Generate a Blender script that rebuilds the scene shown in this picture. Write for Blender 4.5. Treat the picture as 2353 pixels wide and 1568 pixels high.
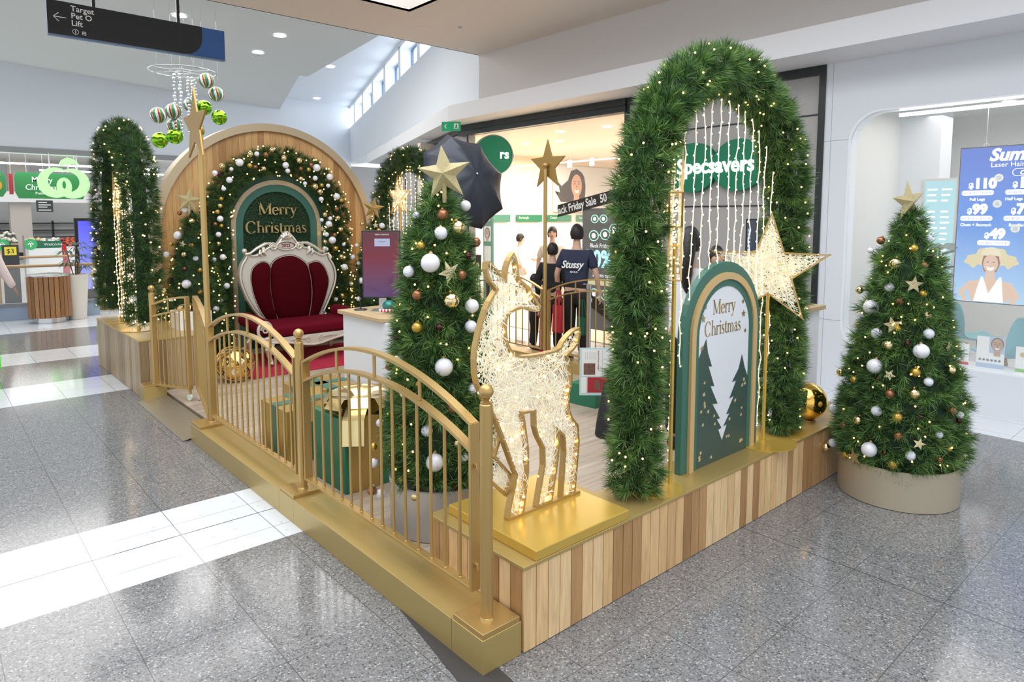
import bpy, bmesh, math, random
import numpy as np
from mathutils import Vector, Matrix
random.seed(7)
rng = np.random.default_rng(11)
PI = math.pi
for o in list(bpy.data.objects): bpy.data.objects.remove(o)
scn = bpy.context.scene
COL = scn.collection

# ---------------------------------------------------------------- camera
cam_d = bpy.data.cameras.new('camera'); cam = bpy.data.objects.new('camera', cam_d); COL.objects.link(cam)
cam_d.sensor_width = 36.0; cam_d.lens = 36.0 * 1548 / 2353
cam_d.shift_y = -142.0 / 2353; cam_d.clip_start = .05; cam_d.clip_end = 200
pitch = math.atan(142 / 1548.); az = math.radians(48.55)
cam.location = (-1.7806, -1.9429, 1.8)
cam.rotation_euler = (PI / 2 - pitch, 0, az - PI / 2)
scn.camera = cam

# ---------------------------------------------------------------- world, big lights, exposure
w = bpy.data.worlds.new('world'); scn.world = w; w.use_nodes = True
bg = w.node_tree.nodes['Background']; bg.inputs[0].default_value = (.86, .92, 1.0, 1); bg.inputs[1].default_value = 1.15
scn.view_settings.view_transform = 'Standard'; scn.view_settings.look = 'None'
scn.view_settings.exposure = 0.09; scn.view_settings.gamma = 1.0
scn.view_settings.use_curve_mapping = False
def area(name, loc, sx, sy, power, color=(1, 1, 1), rot=(0, 0, 0)):
    l = bpy.data.lights.new(name, 'AREA'); l.shape = 'RECTANGLE'; l.size = sx; l.size_y = sy; l.energy = power; l.color = color
    o = bpy.data.objects.new(name, l); COL.objects.link(o); o.location = loc; o.rotation_euler = rot
    return o
area('skylight_opening', (-.2, 0.6, 5.6), 6.0, 9.0, 440, (.93, .97, 1.0))
area('mall_ceiling_lights_far', (1.6, 12.5, 5.3), 6, 8, 430, (1, .97, .93))
area('optician_ceiling_lights', (7.9, 6.6, 3.12), 4.5, 5.0, 330, (1, .91, .80))
area('clinic_ceiling_lights', (7.2, -.8, 3.0), 2.6, 3.4, 60, (1, .98, .95))
area('supermarket_ceiling_lights', (2.5, 27.0, 4.0), 12, 9, 420, (1, .98, .94))

# ---------------------------------------------------------------- materials
MATS = {}
def mat(name, col, rough=.5, metal=0., emit=0., ecol=None, alpha=1., trans=0., bump=0., bscale=60., var=0., coat=0., spec=None, ior=None):
    if name in MATS: return MATS[name]
    m = bpy.data.materials.new(name); m.use_nodes = True; nt = m.node_tree; N = nt.nodes; L = nt.links
    b = N['Principled BSDF']; b.inputs['Base Color'].default_value = (*col, 1); b.inputs['Roughness'].default_value = rough
    b.inputs['Metallic'].default_value = metal; b.inputs['Alpha'].default_value = alpha
    b.inputs['Transmission Weight'].default_value = trans; b.inputs['Coat Weight'].default_value = coat
    if spec is not None: b.inputs['Specular IOR Level'].default_value = spec
    if ior: b.inputs['IOR'].default_value = ior
    if emit:
        b.inputs['Emission Color'].default_value = (*(ecol or col), 1); b.inputs['Emission Strength'].default_value = emit
    if var or bump:
        tc = N.new('ShaderNodeTexCoord'); nz = N.new('ShaderNodeTexNoise'); nz.inputs['Scale'].default_value = bscale; nz.inputs['Detail'].default_value = 4
        L.new(tc.outputs['Object'], nz.inputs['Vector'])
        if var:
            mx = N.new('ShaderNodeMix'); mx.data_type = 'RGBA'
            mx.inputs[6].default_value = (*[c * (1 - var) for c in col], 1); mx.inputs[7].default_value = (*[min(1, c * (1 + var)) for c in col], 1)
            L.new(nz.outputs[0], mx.inputs[0]); L.new(mx.outputs[2], b.inputs['Base Color'])
        if bump:
            bp = N.new('ShaderNodeBump'); bp.inputs['Strength'].default_value = bump; bp.inputs['Distance'].default_value = .004
            L.new(nz.outputs[0], bp.inputs['Height']); L.new(bp.outputs[0], b.inputs['Normal'])
    MATS[name] = m
    return m
def island_mat(name, c1, c2, rough=.5, trans=0., mid=None, grain=False, spec=.5, tuft=False):
    """colour varies from one mesh island (needle, board) to the next"""
    if name in MATS: return MATS[name]
    m = bpy.data.materials.new(name); m.use_nodes = True; nt = m.node_tree; N = nt.nodes; L = nt.links
    b = N['Principled BSDF']; b.inputs['Roughness'].default_value = rough; b.inputs['Specular IOR Level'].default_value = spec
    g = N.new('ShaderNodeNewGeometry'); r = N.new('ShaderNodeValToRGB')
    r.color_ramp.elements[0].color = (*c1, 1); r.color_ramp.elements[1].color = (*c2, 1)
    if mid:
        for p, cc in mid:
            e = r.color_ramp.elements.new(p); e.color = (*cc, 1)
    L.new(g.outputs['Random Per Island'], r.inputs[0])
    out = r.outputs[0]
    if grain:
        tc = N.new('ShaderNodeTexCoord'); mp = N.new('ShaderNodeMapping'); mp.inputs['Scale'].default_value = (9, 9, .9)
        nz = N.new('ShaderNodeTexNoise'); nz.inputs['Scale'].default_value = 4; nz.inputs['Detail'].default_value = 6; nz.inputs['Distortion'].default_value = 1.2
        L.new(tc.outputs['Object'], mp.inputs[0]); L.new(mp.outputs[0], nz.inputs['Vector'])
        rr = N.new('ShaderNodeValToRGB'); rr.color_ramp.elements[0].position = .3; rr.color_ramp.elements[0].color = (.80, .78, .74, 1); rr.color_ramp.elements[1].position = .7; rr.color_ramp.elements[1].color = (1.08, 1.05, 1.02, 1)
        L.new(nz.outputs[0], rr.inputs[0])
        mx = N.new('ShaderNodeMix'); mx.data_type = 'RGBA'; mx.blend_type = 'MULTIPLY'; mx.inputs[0].default_value = 1
        L.new(out, mx.inputs[6]); L.new(rr.outputs[0], mx.inputs[7]); out = mx.outputs[2]
    if tuft:
        tc2 = N.new('ShaderNodeTexCoord'); n2 = N.new('ShaderNodeTexNoise'); n2.inputs['Scale'].default_value = 11; n2.inputs['Detail'].default_value = 2; L.new(tc2.outputs['Object'], n2.inputs['Vector'])
        r2 = N.new('ShaderNodeValToRGB'); r2.color_ramp.elements[0].position = .38; r2.color_ramp.elements[0].color = (.50, .58, .60, 1); r2.color_ramp.elements[1].position = .64; r2.color_ramp.elements[1].color = (1.45, 1.35, 1.2, 1); L.new(n2.outputs[0], r2.inputs[0])
        m2 = N.new('ShaderNodeMix'); m2.data_type = 'RGBA'; m2.blend_type = 'MULTIPLY'; m2.inputs[0].default_value = 1; L.new(out, m2.inputs[6]); L.new(r2.outputs[0], m2.inputs[7]); out = m2.outputs[2]
    L.new(out, b.inputs['Base Color'])
    if trans: b.inputs['Subsurface Weight'].default_value = 0
    MATS[name] = m
    return m

GOLD = mat('satin_gold_paint', (.52, .345, .125), .32, .62, bump=.15, bscale=350, var=.03)
GOLD2 = mat('gold_sheet', (.66, .44, .09), .25, .45)
BASEG = mat('gold_base_paint', (.50, .36, .13), .33, .45, bump=.15, bscale=500)
BRONZE = mat('bronze_gold', (.42, .26, .08), .38, .7)
PLANT = mat('champagne_planter', (.53, .46, .34), .38, .4)
SILVERP = mat('silver_planter', (.50, .49, .48), .35, .35)
WHITE = mat('white_laminate', (.80, .81, .84), .35)
WALLW = mat('white_wall_paint', (.74, .76, .80), .6)
WALLC = mat('cool_white_wall', (.78, .81, .85), .6)
CEILW = mat('grey_white_ceiling', (.62, .63, .61), .7)
CEILB = mat('beige_white_ceiling', (.74, .67, .61), .7)
CEILH = mat('high_ceiling_white', (.80, .84, .90), .7)
FASC = mat('fascia_white', (.78, .78, .80), .55)
GREYP = mat('grey_wall_panel', (.40, .385, .37), .45)
BLACKF = mat('black_frame', (.012, .016, .016), .3)
BLACK = mat('black_plastic', (.015, .016, .02), .35)
GREEN = mat('green_painted_board', (.045, .155, .115), .4)
GREEND = mat('dark_green_print', (.055, .095, .078), .25)
GREENB = mat('green_wrap', (.02, .17, .09), .35)
OCHRE = mat('ochre_board', (.62, .42, .19), .4)
STEEL = mat('brushed_steel', (.6, .6, .62), .25, 1)
CHROME = mat('chrome', (.8, .8, .82), .08, 1)
GLASS = mat('shop_glass', (.92, .96, .95), .02, 0, alpha=.10, spec=.8)
EMW = mat('lamp_white', (1, 1, 1), .5, emit=9, ecol=(1, .98, .94))
BULB = mat('warm_bulb', (1, .75, .35), .4, emit=7, ecol=(1, .58, .17))
BULBW = mat('soft_warm_bulb', (1, .85, .6), .4, emit=4.5, ecol=(1, .72, .36))
BULBY = mat('yellow_warm_bulb', (1, .8, .4), .4, emit=8, ecol=(1, .66, .20))
WIREG = mat('green_wire', (.02, .06, .03), .5)
STRAND = mat('clear_light_wire', (.95, .83, .70), .4, emit=.6, ecol=(1, .76, .50))
THREAD = mat('white_acrylic_thread', (.90, .86, .72), .25, emit=.11, ecol=(1, .86, .5))  # thread glows by itself; tint and emission imitate light from the bulbs
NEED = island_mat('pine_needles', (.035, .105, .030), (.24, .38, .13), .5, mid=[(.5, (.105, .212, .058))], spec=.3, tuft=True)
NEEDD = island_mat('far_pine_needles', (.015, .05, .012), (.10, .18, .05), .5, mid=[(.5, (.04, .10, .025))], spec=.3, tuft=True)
CORE = mat('garland_core', (.012, .035, .012), .9, bump=.5, bscale=80)
LEAFW = island_mat('boxwood_leaves', (.006, .03, .010), (.035, .13, .05), .5)
WOODB = island_mat('maple_boards', (.40, .22, .09), (.86, .62, .35), .4, mid=[(.16, (.46, .26, .11)), (.30, (.55, .33, .155)), (.36, (.74, .48, .235)), (.6, (.80, .55, .285)), (.85, (.84, .60, .33))], grain=True)
WOODW = island_mat('tan_boards', (.42, .215, .075), (.74, .46, .20), .38, mid=[(.3, (.58, .34, .14)), (.7, (.67, .41, .17))], grain=True)
WOODL = island_mat('weathered_boards', (.25, .17, .09), (.52, .40, .25), .45, mid=[(.5, (.42, .31, .18))], grain=True)
BINW = island_mat('bin_slats', (.22, .10, .035), (.42, .22, .09), .5, grain=True)
VELV = mat('red_velvet', (.055, .0006, .003), .85, bump=.3, bscale=200, spec=.08)
VELVS = mat('crimson_velvet_seat', (.115, .001, .010), .8, bump=.3, bscale=200, spec=.12)
RUG = mat('red_rug', (.38, .008, .035), .95, bump=.6, bscale=300, var=.15)
PEARL = mat('pearl_silver_gilt', (.66, .61, .53), .3, .35)
PEARLD = mat('antiqued_groove', (.16, .12, .09), .5, .4)  # dark brown for the thin rings beside the throne mouldings
SKIN = mat('skin', (.62, .38, .27), .5); HAIR = mat('black_hair', (.012, .009, .009), .45, bump=.6, bscale=90)
TXTW = mat('white_lettering', (.88, .88, .86), .5); TXTGOLD = mat('gold_lettering', (.52, .38, .16), .25, .75)
RED = mat('red_plain', (.60, .01, .015), .5)
BAU = dict(W=mat('pearl_white_bauble', (.80, .80, .84), .18, coat=.5), w=mat('matt_white_bauble', (.78, .78, .84), .5),
           R=mat('ribbed_white_bauble', (.78, .79, .88), .4), G=mat('matt_gold_bauble', (.62, .39, .08), .33, .8),
           C=mat('copper_bauble', (.36, .15, .075), .3, .75), M=mat('mirror_champagne_bauble', (.86, .70, .38), .07, 1),
           D=mat('burgundy_bauble', (.09, .018, .03), .08, .7))
STARG = mat('glitter_gold', (.74, .58, .31), .35, .35, bump=2.0, bscale=330, var=.5)
STARF = mat('flat_gold_star', (.82, .68, .40), .25, .7)

# ---------------------------------------------------------------- helpers
class MB:
    def __init__(s): s.v = []; s.f = []; s.m = []; s.mi = 0
    def add(s, vs, fs):
        k = len(s.v); s.v += [tuple(p) for p in vs]; s.f += [tuple(i + k for i in f) for f in fs]; s.m += [s.mi] * len(fs); return s
    def box(s, x0, x1, y0, y1, z0, z1, M=None):
        vs = [(x, y, z) for z in (z0, z1) for y in (y0, y1) for x in (x0, x1)]
        if M is not None: vs = [M @ Vector(p) for p in vs]
        return s.add(vs, [(0, 2, 3, 1), (4, 5, 7, 6), (0, 1, 5, 4), (2, 6, 7, 3), (0, 4, 6, 2), (1, 3, 7, 5)])
    def prism(s, pts, y0, y1):           # polygon in XZ, thickness along Y
        n = len(pts); vs = [(p[0], y0, p[1]) for p in pts] + [(p[0], y1, p[1]) for p in pts]
        fs = [tuple(range(n)), tuple(range(2 * n - 1, n - 1, -1))] + [(i, i + n, (i + 1) % n + n, (i + 1) % n) for i in range(n)]
        return s.add(vs, fs)
    def slab(s, pts, z0, z1):            # polygon in XY, thickness along Z
        n = len(pts); vs = [(p[0], p[1], z0) for p in pts] + [(p[0], p[1], z1) for p in pts]
        fs = [tuple(range(n - 1, -1, -1)), tuple(range(n, 2 * n))] + [(i, (i + 1) % n, (i + 1) % n + n, i + n) for i in range(n)]
        return s.add(vs, fs)
    def ring(s, A, B, y0, y1, closed=True):   # strip between outlines A (outer) and B (inner), XZ, thick along Y
        n = len(A); vs = [(p[0], y, p[1]) for y in (y0, y1) for P in (A, B) for p in P]; fs = []
        for i in range(n if closed else n - 1):
            j = (i + 1) % n
            fs += [(i, j, n + j, n + i), (2 * n + i, 3 * n + i, 3 * n + j, 2 * n + j), (i, 2 * n + i, 2 * n + j, j), (n + i, n + j, 3 * n + j, 3 * n + i)]
        if not closed:
            for i in (0, n - 1): fs.append((i, n + i, 3 * n + i, 2 * n + i))
        return s.add(vs, fs)
    def tube(s, pts, r, n=10, closed=False, cap=True):
        pts = [Vector(p) for p in pts]; m = len(pts); R = r if isinstance(r, (list, tuple)) else [r] * m
        vs = []; up = None
        for i, p in enumerate(pts):
            a = pts[(i - 1) % m] if (closed or i > 0) else p; b = pts[(i + 1) % m] if (closed or i < m - 1) else p
            t = (b - a).normalized()
            if up is None:
                up = Vector((0, 0, 1)) if abs(t.z) < .9 else Vector((1, 0, 0))
            u = (up - t * up.dot(t)).normalized(); v = t.cross(u); up = u
            for k in range(n):
                an = 2 * PI * k / n; vs.append(p + (u * math.cos(an) + v * math.sin(an)) * R[i])
        fs = []
        for i in range(m if closed else m - 1):
            for k in range(n):
                a = i * n + k; b = i * n + (k + 1) % n; c = ((i + 1) % m) * n + (k + 1) % n; d = ((i + 1) % m) * n + k
                fs.append((a, b, c, d))
        if cap and not closed: fs += [tuple(range(n - 1, -1, -1)), tuple(range((m - 1) * n, m * n))]
        return s.add(vs, fs)
    def lathe(s, prof, c=(0, 0, 0), n=28, cap=True):
        vs = []; fs = []
        for (r, z) in prof:
            for k in range(n):
                a = 2 * PI * k / n; vs.append((c[0] + r * math.cos(a), c[1] + r * math.sin(a), c[2] + z))
        m = len(prof)
        for i in range(m - 1):
            for k in range(n): fs.append((i * n + k, i * n + (k + 1) % n, (i + 1) * n + (k + 1) % n, (i + 1) * n + k))
        if cap: fs += [tuple(range(n - 1, -1, -1)), tuple(range((m - 1) * n, m * n))]
        return s.add(vs, fs)
    def ball(s, c, r, n=20, m=12, sq=(1, 1, 1)):
        vs = []; fs = []
        for i in range(m + 1):
            th = PI * i / m
            for k in range(n):
                a = 2 * PI * k / n; vs.append((c[0] + sq[0] * r * math.sin(th) * math.cos(a), c[1] + sq[1] * r * math.sin(th) * math.sin(a), c[2] + sq[2] * r * math.cos(th)))
        for i in range(m):
            for k in range(n): fs.append((i * n + k, (i + 1) * n + k, (i + 1) * n + (k + 1) % n, i * n + (k + 1) % n))
        return s.add(vs, fs)
    def build(s, name, m, parent=None, loc=(0, 0, 0), rotz=0, smooth=False, label=None, bevel=0):
        me = bpy.data.meshes.new(name); me.from_pydata(s.v, [], s.f); me.validate()
        ms = m if isinstance(m, (list, tuple)) else [m]
        for x in ms: me.materials.append(x)
        if len(ms) > 1: me.polygons.foreach_set('material_index', s.m[:len(me.polygons)])
        bm = bmesh.new(); bm.from_mesh(me)
        if smooth: bmesh.ops.remove_doubles(bm, verts=bm.verts, dist=1e-6)
        bmesh.ops.recalc_face_normals(bm, faces=bm.faces); bm.to_mesh(me); bm.free()
        o = bpy.data.objects.new(name, me); COL.objects.link(o); o.location = loc; o.rotation_euler = (0, 0, rotz)
        if smooth:
            me.polygons.foreach_set('use_smooth', [True] * len(me.polygons))
            try: me.set_sharp_from_angle(angle=math.radians(42))
            except Exception: pass
        if bevel:
            bv = o.modifiers.new('bevel', 'BEVEL'); bv.width = bevel; bv.segments = 2; bv.limit_method = 'ANGLE'
        if parent: o.parent = parent
        if label: o['label'] = label
        return o
def tag(o, label, cat, group=None, kind=None):
    o['label'] = label; o['category'] = cat
    if group: o['group'] = group
    if kind: o['kind'] = kind
    return o
def thing(name, label, cat, loc=(0, 0, 0), rotz=0, group=None):
    o = bpy.data.objects.new(name, None); COL.objects.link(o); o.location = loc; o.rotation_euler = (0, 0, rotz); o.empty_display_size = .1
    return tag(o, label, cat, group)
def struct(o): o['kind'] = 'structure'; return o
def dup(root, loc=None, rotz=None, label=None, group=None, scale=None):
    r = root.copy(); COL.objects.link(r)
    if loc is not None: r.location = loc
    if rotz is not None: r.rotation_euler = (0, 0, rotz)
    if scale: r.scale = (scale,) * 3
    if label: r['label'] = label
    if group: r['group'] = group
    for ch in list(root.children):
        c = ch.copy(); COL.objects.link(c); c.parent = r
        for g in ch.children:
            d = g.copy(); COL.objects.link(d); d.parent = c
    return r
def text(s, size, m, parent, x=0, z=0, y=0, name='lettering', ext=.002, off=0, align='LEFT', sx=1, shear=0, roty=0, label=None, rotz=0):
    cu = bpy.data.curves.new(name, 'FONT'); cu.body = s; cu.size = size; cu.extrude = ext; cu.offset = off; cu.align_x = align; cu.shear = shear; cu.resolution_u = 3
    t = bpy.data.objects.new('tmp', cu); COL.objects.link(t)
    dg = bpy.context.evaluated_depsgraph_get(); me = bpy.data.meshes.new_from_object(t.evaluated_get(dg))
    bpy.data.objects.remove(t); me.name = name
    R = Matrix.Translation((x, y, z)) @ Matrix.Rotation(rotz, 4, 'Z') @ Matrix.Rotation(roty, 4, 'Y') @ Matrix.Rotation(PI / 2, 4, 'X') @ Matrix.Diagonal((sx, 1, 1, 1))
    me.transform(R); me.materials.clear(); me.materials.append(m)
    o = bpy.data.objects.new(name, me); COL.objects.link(o); o.parent = parent
    if label: o['label'] = label
    return o
def star_pts(R, r=None, rot=0, n=5):
    r = r or R * .40
    return [((R if k % 2 == 0 else r) * math.sin(rot + PI * k / n), (R if k % 2 == 0 else r) * math.cos(rot + PI * k / n)) for k in range(2 * n)]
def arch_pts(w, h, n=20, x=0, z=0):      # round-topped outline from bottom-left over the top to bottom-right
    r = w / 2
    return [(x - r, z)] + [(x + r * math.cos(PI - PI * k / n), z + h - r + r * math.sin(PI * k / n)) for k in range(n + 1)] + [(x + r, z)]
def inpoly(x, z, P):
    c = False; j = len(P) - 1
    for i in range(len(P)):
        if (P[i][1] > z) != (P[j][1] > z) and x < (P[j][0] - P[i][0]) * (z - P[i][1]) / (P[j][1] - P[i][1]) + P[i][0]: c = not c
        j = i
    return c
def raw_mesh(name, V, F3, m, parent=None):   # fast numpy triangle soup
    me = bpy.data.meshes.new(name); nv = len(V); nf = len(F3)
    me.vertices.add(nv); me.vertices.foreach_set('co', np.asarray(V, np.float32).ravel())
    me.loops.add(nf * 3); me.loops.foreach_set('vertex_index', np.asarray(F3, np.int32).ravel())
    me.polygons.add(nf); me.polygons.foreach_set('loop_start', np.arange(0, nf * 3, 3, dtype=np.int32)); me.polygons.foreach_set('loop_total', np.full(nf, 3, np.int32))
    me.update(calc_edges=True); me.materials.append(m)
    o = bpy.data.objects.new(name, me); COL.objects.link(o)
    if parent: o.parent = parent
    return o
def unit(a): return a / np.maximum(np.linalg.norm(a, axis=-1, keepdims=True), 1e-9)
def needles(name, P, Nn, m, parent=None, per=34, ln=.07, wd=.0034, spread=.9, droop=0.):
    """pine tufts: P points, Nn outward directions"""
    Nn = unit(Nn + rng.normal(0, .38, Nn.shape)); P = P + Nn * rng.uniform(-.25, .45, (len(P), 1)) * ln
    k = len(P); P = np.repeat(P, per, 0); Nn = np.repeat(Nn, per, 0); n = len(P)
    d = unit(Nn + rng.normal(0, spread * .55, (n, 3)) + np.array([0, 0, -droop]))
    L = ln * rng.uniform(.6, 1.15, (n, 1))
    base = P + d * (L * rng.uniform(0, .25, (n, 1)))
    s = unit(np.cross(d, rng.normal(0, 1, (n, 3)))) * wd * .5
    V = np.stack([base - s, base + s, base + d * L + s * .15, base + d * L * .55 - s * .9], 1).reshape(-1, 3)
    i = np.arange(n)[:, None] * 4
    F = np.concatenate([i + np.array([[0, 1, 3]]), i + np.array([[1, 2, 3]])], 0)
    return raw_mesh(name, V, F, m, parent)
BULBME = {}
def bulbs(root, pts, r, m, maxn=100, name='bulb'):
    """first maxn bulbs as parts, nearest to the viewer side first; the rest one part"""
    key = (round(r, 4), m.name)
    if key not in BULBME:
        b = MB().ball((0, 0, 0), r, 8, 6); o = b.build(name, m, smooth=True); BULBME[key] = o.data; bpy.data.objects.remove(o)
    me = BULBME[key]; c0 = Vector(cam.location); wl = root.matrix_world if False else None
    loc = Vector(root.location); ca, sa = math.cos(root.rotation_euler.z), math.sin(root.rotation_euler.z)
    def wpos(p): return Vector((loc.x + ca * p[0] - sa * p[1], loc.y + sa * p[0] + ca * p[1], loc.z + p[2]))
    pts = sorted(pts, key=lambda p: (wpos(p) - c0).length)
    for p in pts[:maxn]:
        o = bpy.data.objects.new(name, me); COL.objects.link(o); o.parent = root; o.location = p
    if len(pts) > maxn:
        b = MB()
        for p in pts[maxn:]: b.ball(p, r, 6, 4)
        o = b.build(name, m, root); o['kind'] = 'stuff'
ORD = ['highest', 'second-highest', 'third-highest', 'fourth-highest', 'fifth-highest', 'sixth-highest', 'seventh-highest', 'eighth-highest', 'ninth-highest', 'tenth-highest', 'eleventh-highest', 'twelfth-highest',
       'thirteenth-highest', 'fourteenth-highest', 'fifteenth-highest', 'sixteenth-highest', 'seventeenth-highest', 'eighteenth-highest', 'nineteenth-highest', 'twentieth-highest', 'twenty-first-highest', 'twenty-second-highest']
NAMES = dict(W='glossy white bauble', w='small matt white bauble', R='ribbed white bauble', G='matt gold bauble', C='copper bauble', M='mirror-bright champagne bauble', D='small dark burgundy bauble', S='flat gold star ornament')

# ================================================================ SETTING
def floor_material():
    m = bpy.data.materials.new('terrazzo_tiles'); m.use_nodes = True; nt = m.node_tree; N = nt.nodes; L = nt.links; b = N['Principled BSDF']
    tc = N.new('ShaderNodeTexCoord'); sp = N.new('ShaderNodeSeparateXYZ'); L.new(tc.outputs['Object'], sp.inputs[0]); X, Y = sp.outputs[0], sp.outputs[1]
    def mth(op, a, bb=None, cc=None):
        n = N.new('ShaderNodeMath'); n.operation = op
        for i, v in enumerate((a, bb, cc)):
            if v is None: continue
            if isinstance(v, (int, float)): n.inputs[i].default_value = v
            else: L.new(v, n.inputs[i])
        return n.outputs[0]
    def between(v, a, bb): return mth('MULTIPLY', mth('GREATER_THAN', v, a), mth('LESS_THAN', v, bb))
    band = between(Y, 1.65, 2.475)
    for a, bb in ((5.94, 6.82), (8.15, 9.05), (10.95, 40)): band = mth('MAXIMUM', band, between(Y, a, bb))
    band = mth('MAXIMUM', band, mth('GREATER_THAN', X, 4.79))
    band = mth('MULTIPLY', band, mth('SUBTRACT', 1, mth('MULTIPLY', mth('GREATER_THAN', X, 3.2), mth('LESS_THAN', X, 4.79))))
    def grout(v, off, per, wd):
        f = mth('FRACT', mth('DIVIDE', mth('SUBTRACT', v, off), per)); return mth('MAXIMUM', mth('LESS_THAN', f, wd / per), mth('GREATER_THAN', f, 1 - wd / per))
    gx = grout(X, -.317, .436, .0022); gy = grout(Y, -.217, .4075, .0020)
    thick = mth('MULTIPLY', between(Y, 2.061, 2.069), band)
    thick = mth('MAXIMUM', thick, mth('MULTIPLY', between(X, 1.722, 1.729), mth('LESS_THAN', Y, 0)))
    g = mth('MINIMUM', mth('ADD', mth('ADD', mth('MULTIPLY', gx, .8), mth('MULTIPLY', gy, .75)), thick), 1)
    # terrazzo chips
    def chips(scale, seedoff):
        mp = N.new('ShaderNodeMapping'); mp.inputs['Location'].default_value = (seedoff,) * 3; mp.inputs['Scale'].default_value = (1, 1, 1); L.new(tc.outputs['Object'], mp.inputs[0])
        v = N.new('ShaderNodeTexVoronoi'); v.inputs['Scale'].default_value = scale; L.new(mp.outputs[0], v.inputs['Vector']); return v
    v1 = chips(150, 0); cr = N.new('ShaderNodeValToRGB'); s = N.new('ShaderNodeSeparateColor'); L.new(v1.outputs['Color'], s.inputs[0]); L.new(s.outputs[0], cr.inputs[0])
    cr.color_ramp.interpolation = 'CONSTANT'; E_ = cr.color_ramp.elements
    E_[0].color = (.035, .035, .04, 1); E_[1].position = .10; E_[1].color = (.15, .145, .14, 1)
    for p, c in ((.28, (.21, .205, .21)), (.52, (.25, .25, .255)), (.74, (.16, .145, .13)), (.86, (.30, .30, .305)), (.95, (.52, .51, .50))):
        e = E_.new(p); e.color = (*c, 1)
    nz = N.new('ShaderNodeTexNoise'); nz.inputs['Scale'].default_value = 700; nz.inputs['Detail'].default_value = 2; L.new(tc.outputs['Object'], nz.inputs['Vector'])
    mxn = N.new('ShaderNodeMix'); mxn.data_type = 'RGBA'; mxn.inputs[0].default_value = .35; L.new(cr.outputs[0], mxn.inputs[6])
    nr = N.new('ShaderNodeValToRGB'); nr.color_ramp.elements[0].position = .4; nr.color_ramp.elements[0].color = (.11, .11, .115, 1); nr.color_ramp.elements[1].position = .6; nr.color_ramp.elements[1].color = (.28, .28, .285, 1)
    L.new(nz.outputs[0], nr.inputs[0]); L.new(nr.outputs[0], mxn.inputs[7])
    # per-tile tone
    v2 = chips(55, 3.3); s2 = N.new('ShaderNodeSeparateColor'); L.new(v2.outputs['Color'], s2.inputs[0])
    wr = N.new('ShaderNodeValToRGB'); wr.color_ramp.interpolation = 'CONSTANT'; wr.color_ramp.elements[0].color = (.60, .61, .62, 1); wr.color_ramp.elements[1].position = .012; wr.color_ramp.elements[1].color = (.71, .735, .77, 1); L.new(s2.outputs[0], wr.inputs[0])
    mx = N.new('ShaderNodeMix'); mx.data_type = 'RGBA'; L.new(band, mx.inputs[0]); L.new(mxn.outputs[2], mx.inputs[6]); L.new(wr.outputs[0], mx.inputs[7])
    mg = N.new('ShaderNodeMix'); mg.data_type = 'RGBA'; L.new(g, mg.inputs[0]); L.new(mx.outputs[2], mg.inputs[6]); mg.inputs[7].default_value = (.07, .07, .075, 1)
    L.new(mg.outputs[2], b.inputs['Base Color']); b.inputs['Roughness'].default_value = .12; b.inputs['Specular IOR Level'].default_value = .55
    return m
struct(MB().add([(-9, -6, 0), (13, -6, 0), (13, 60, 0), (-9, 60, 0)], [(0, 1, 2, 3)]).build('floor', floor_material()))

# ---- shopfront line x = 5.43 : local x runs to the viewer's right (world -y)
FR = -PI / 2
def wl(y): return -y
SHOP = dict(loc=(5.43, 0, 0), rotz=FR)
# clinic wall with rounded window
def rrect(x0, x1, z0, z1, r, n=10):
    P = []
    for cx, cz, a0 in ((x1 - r, z1 - r, 0), (x0 + r, z1 - r, PI / 2), (x0 + r, z0 + r, PI), (x1 - r, z0 + r, 1.5 * PI)):
        P += [(cx + r * math.cos(a0 + PI / 2 * k / n), cz + r * math.sin(a0 + PI / 2 * k / n)) for k in range(n + 1)]
    return P
wx0, wx1 = wl(1.02), wl(-2.9)
inner = rrect(wx0, wx1, .395, 2.865, .30)
X0_, X1_, Z1_ = wl(1.27), wl(-3.3), 3.39
def proj_rect(P, x0, x1, z0, z1):
    cx, cz = (x0 + x1) / 2, (z0 + z1) / 2; out = []; corner = {5: (x1, z1), 16: (x0, z1), 27: (x0, z0), 38: (x1, z0)}
    for (x, z) in P:
        dx, dz = x - cx, z - cz; k = min((x1 - cx) / abs(dx) if dx else 9e9, (z1 - cz) / abs(dz) if dz else 9e9); out.append((cx + dx * k, cz + dz * k))
    for i, c in corner.items(): out[i] = c
    return out
outer = []
for i, (x, z) in enumerate(inner):
    a_, k_ = divmod(i, 11); cx_ = X1_ if a_ in (0, 3) else X0_; cz_ = Z1_ if a_ in (0, 1) else 0; vert = (k_ < 5) if a_ in (0, 2) else (k_ > 5)
    outer.append((cx_, cz_) if k_ == 5 else ((cx_, z) if vert else (x, cz_)))
struct(MB().ring(outer, inner, 0, .16).build('wall_right', WALLW, **SHOP))
inner2 = [(x + (.015 if x < -.5 else -.015), z + (.015 if z < 1.5 else -.015)) for x, z in inner]
wf = struct(MB().ring(inner, inner2, .0, .17).build('window_1', mat('window_trim_white', (.85, .87, .9), .3), **SHOP))
MB().prism(inner2, .03, .04).build('window_pane', GLASS, wf)
b = MB()
for zz in (2.595, .72): b.box(wl(1.27), wl(1.02), -.002, .002, zz - .002, zz + .002)
b.box(wl(1.20), wl(1.197), -.002, .002, 0, 3.39)
struct(b.build('trim_2', mat('shadow_gap', (.35, .36, .38), .6), **SHOP))
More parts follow.
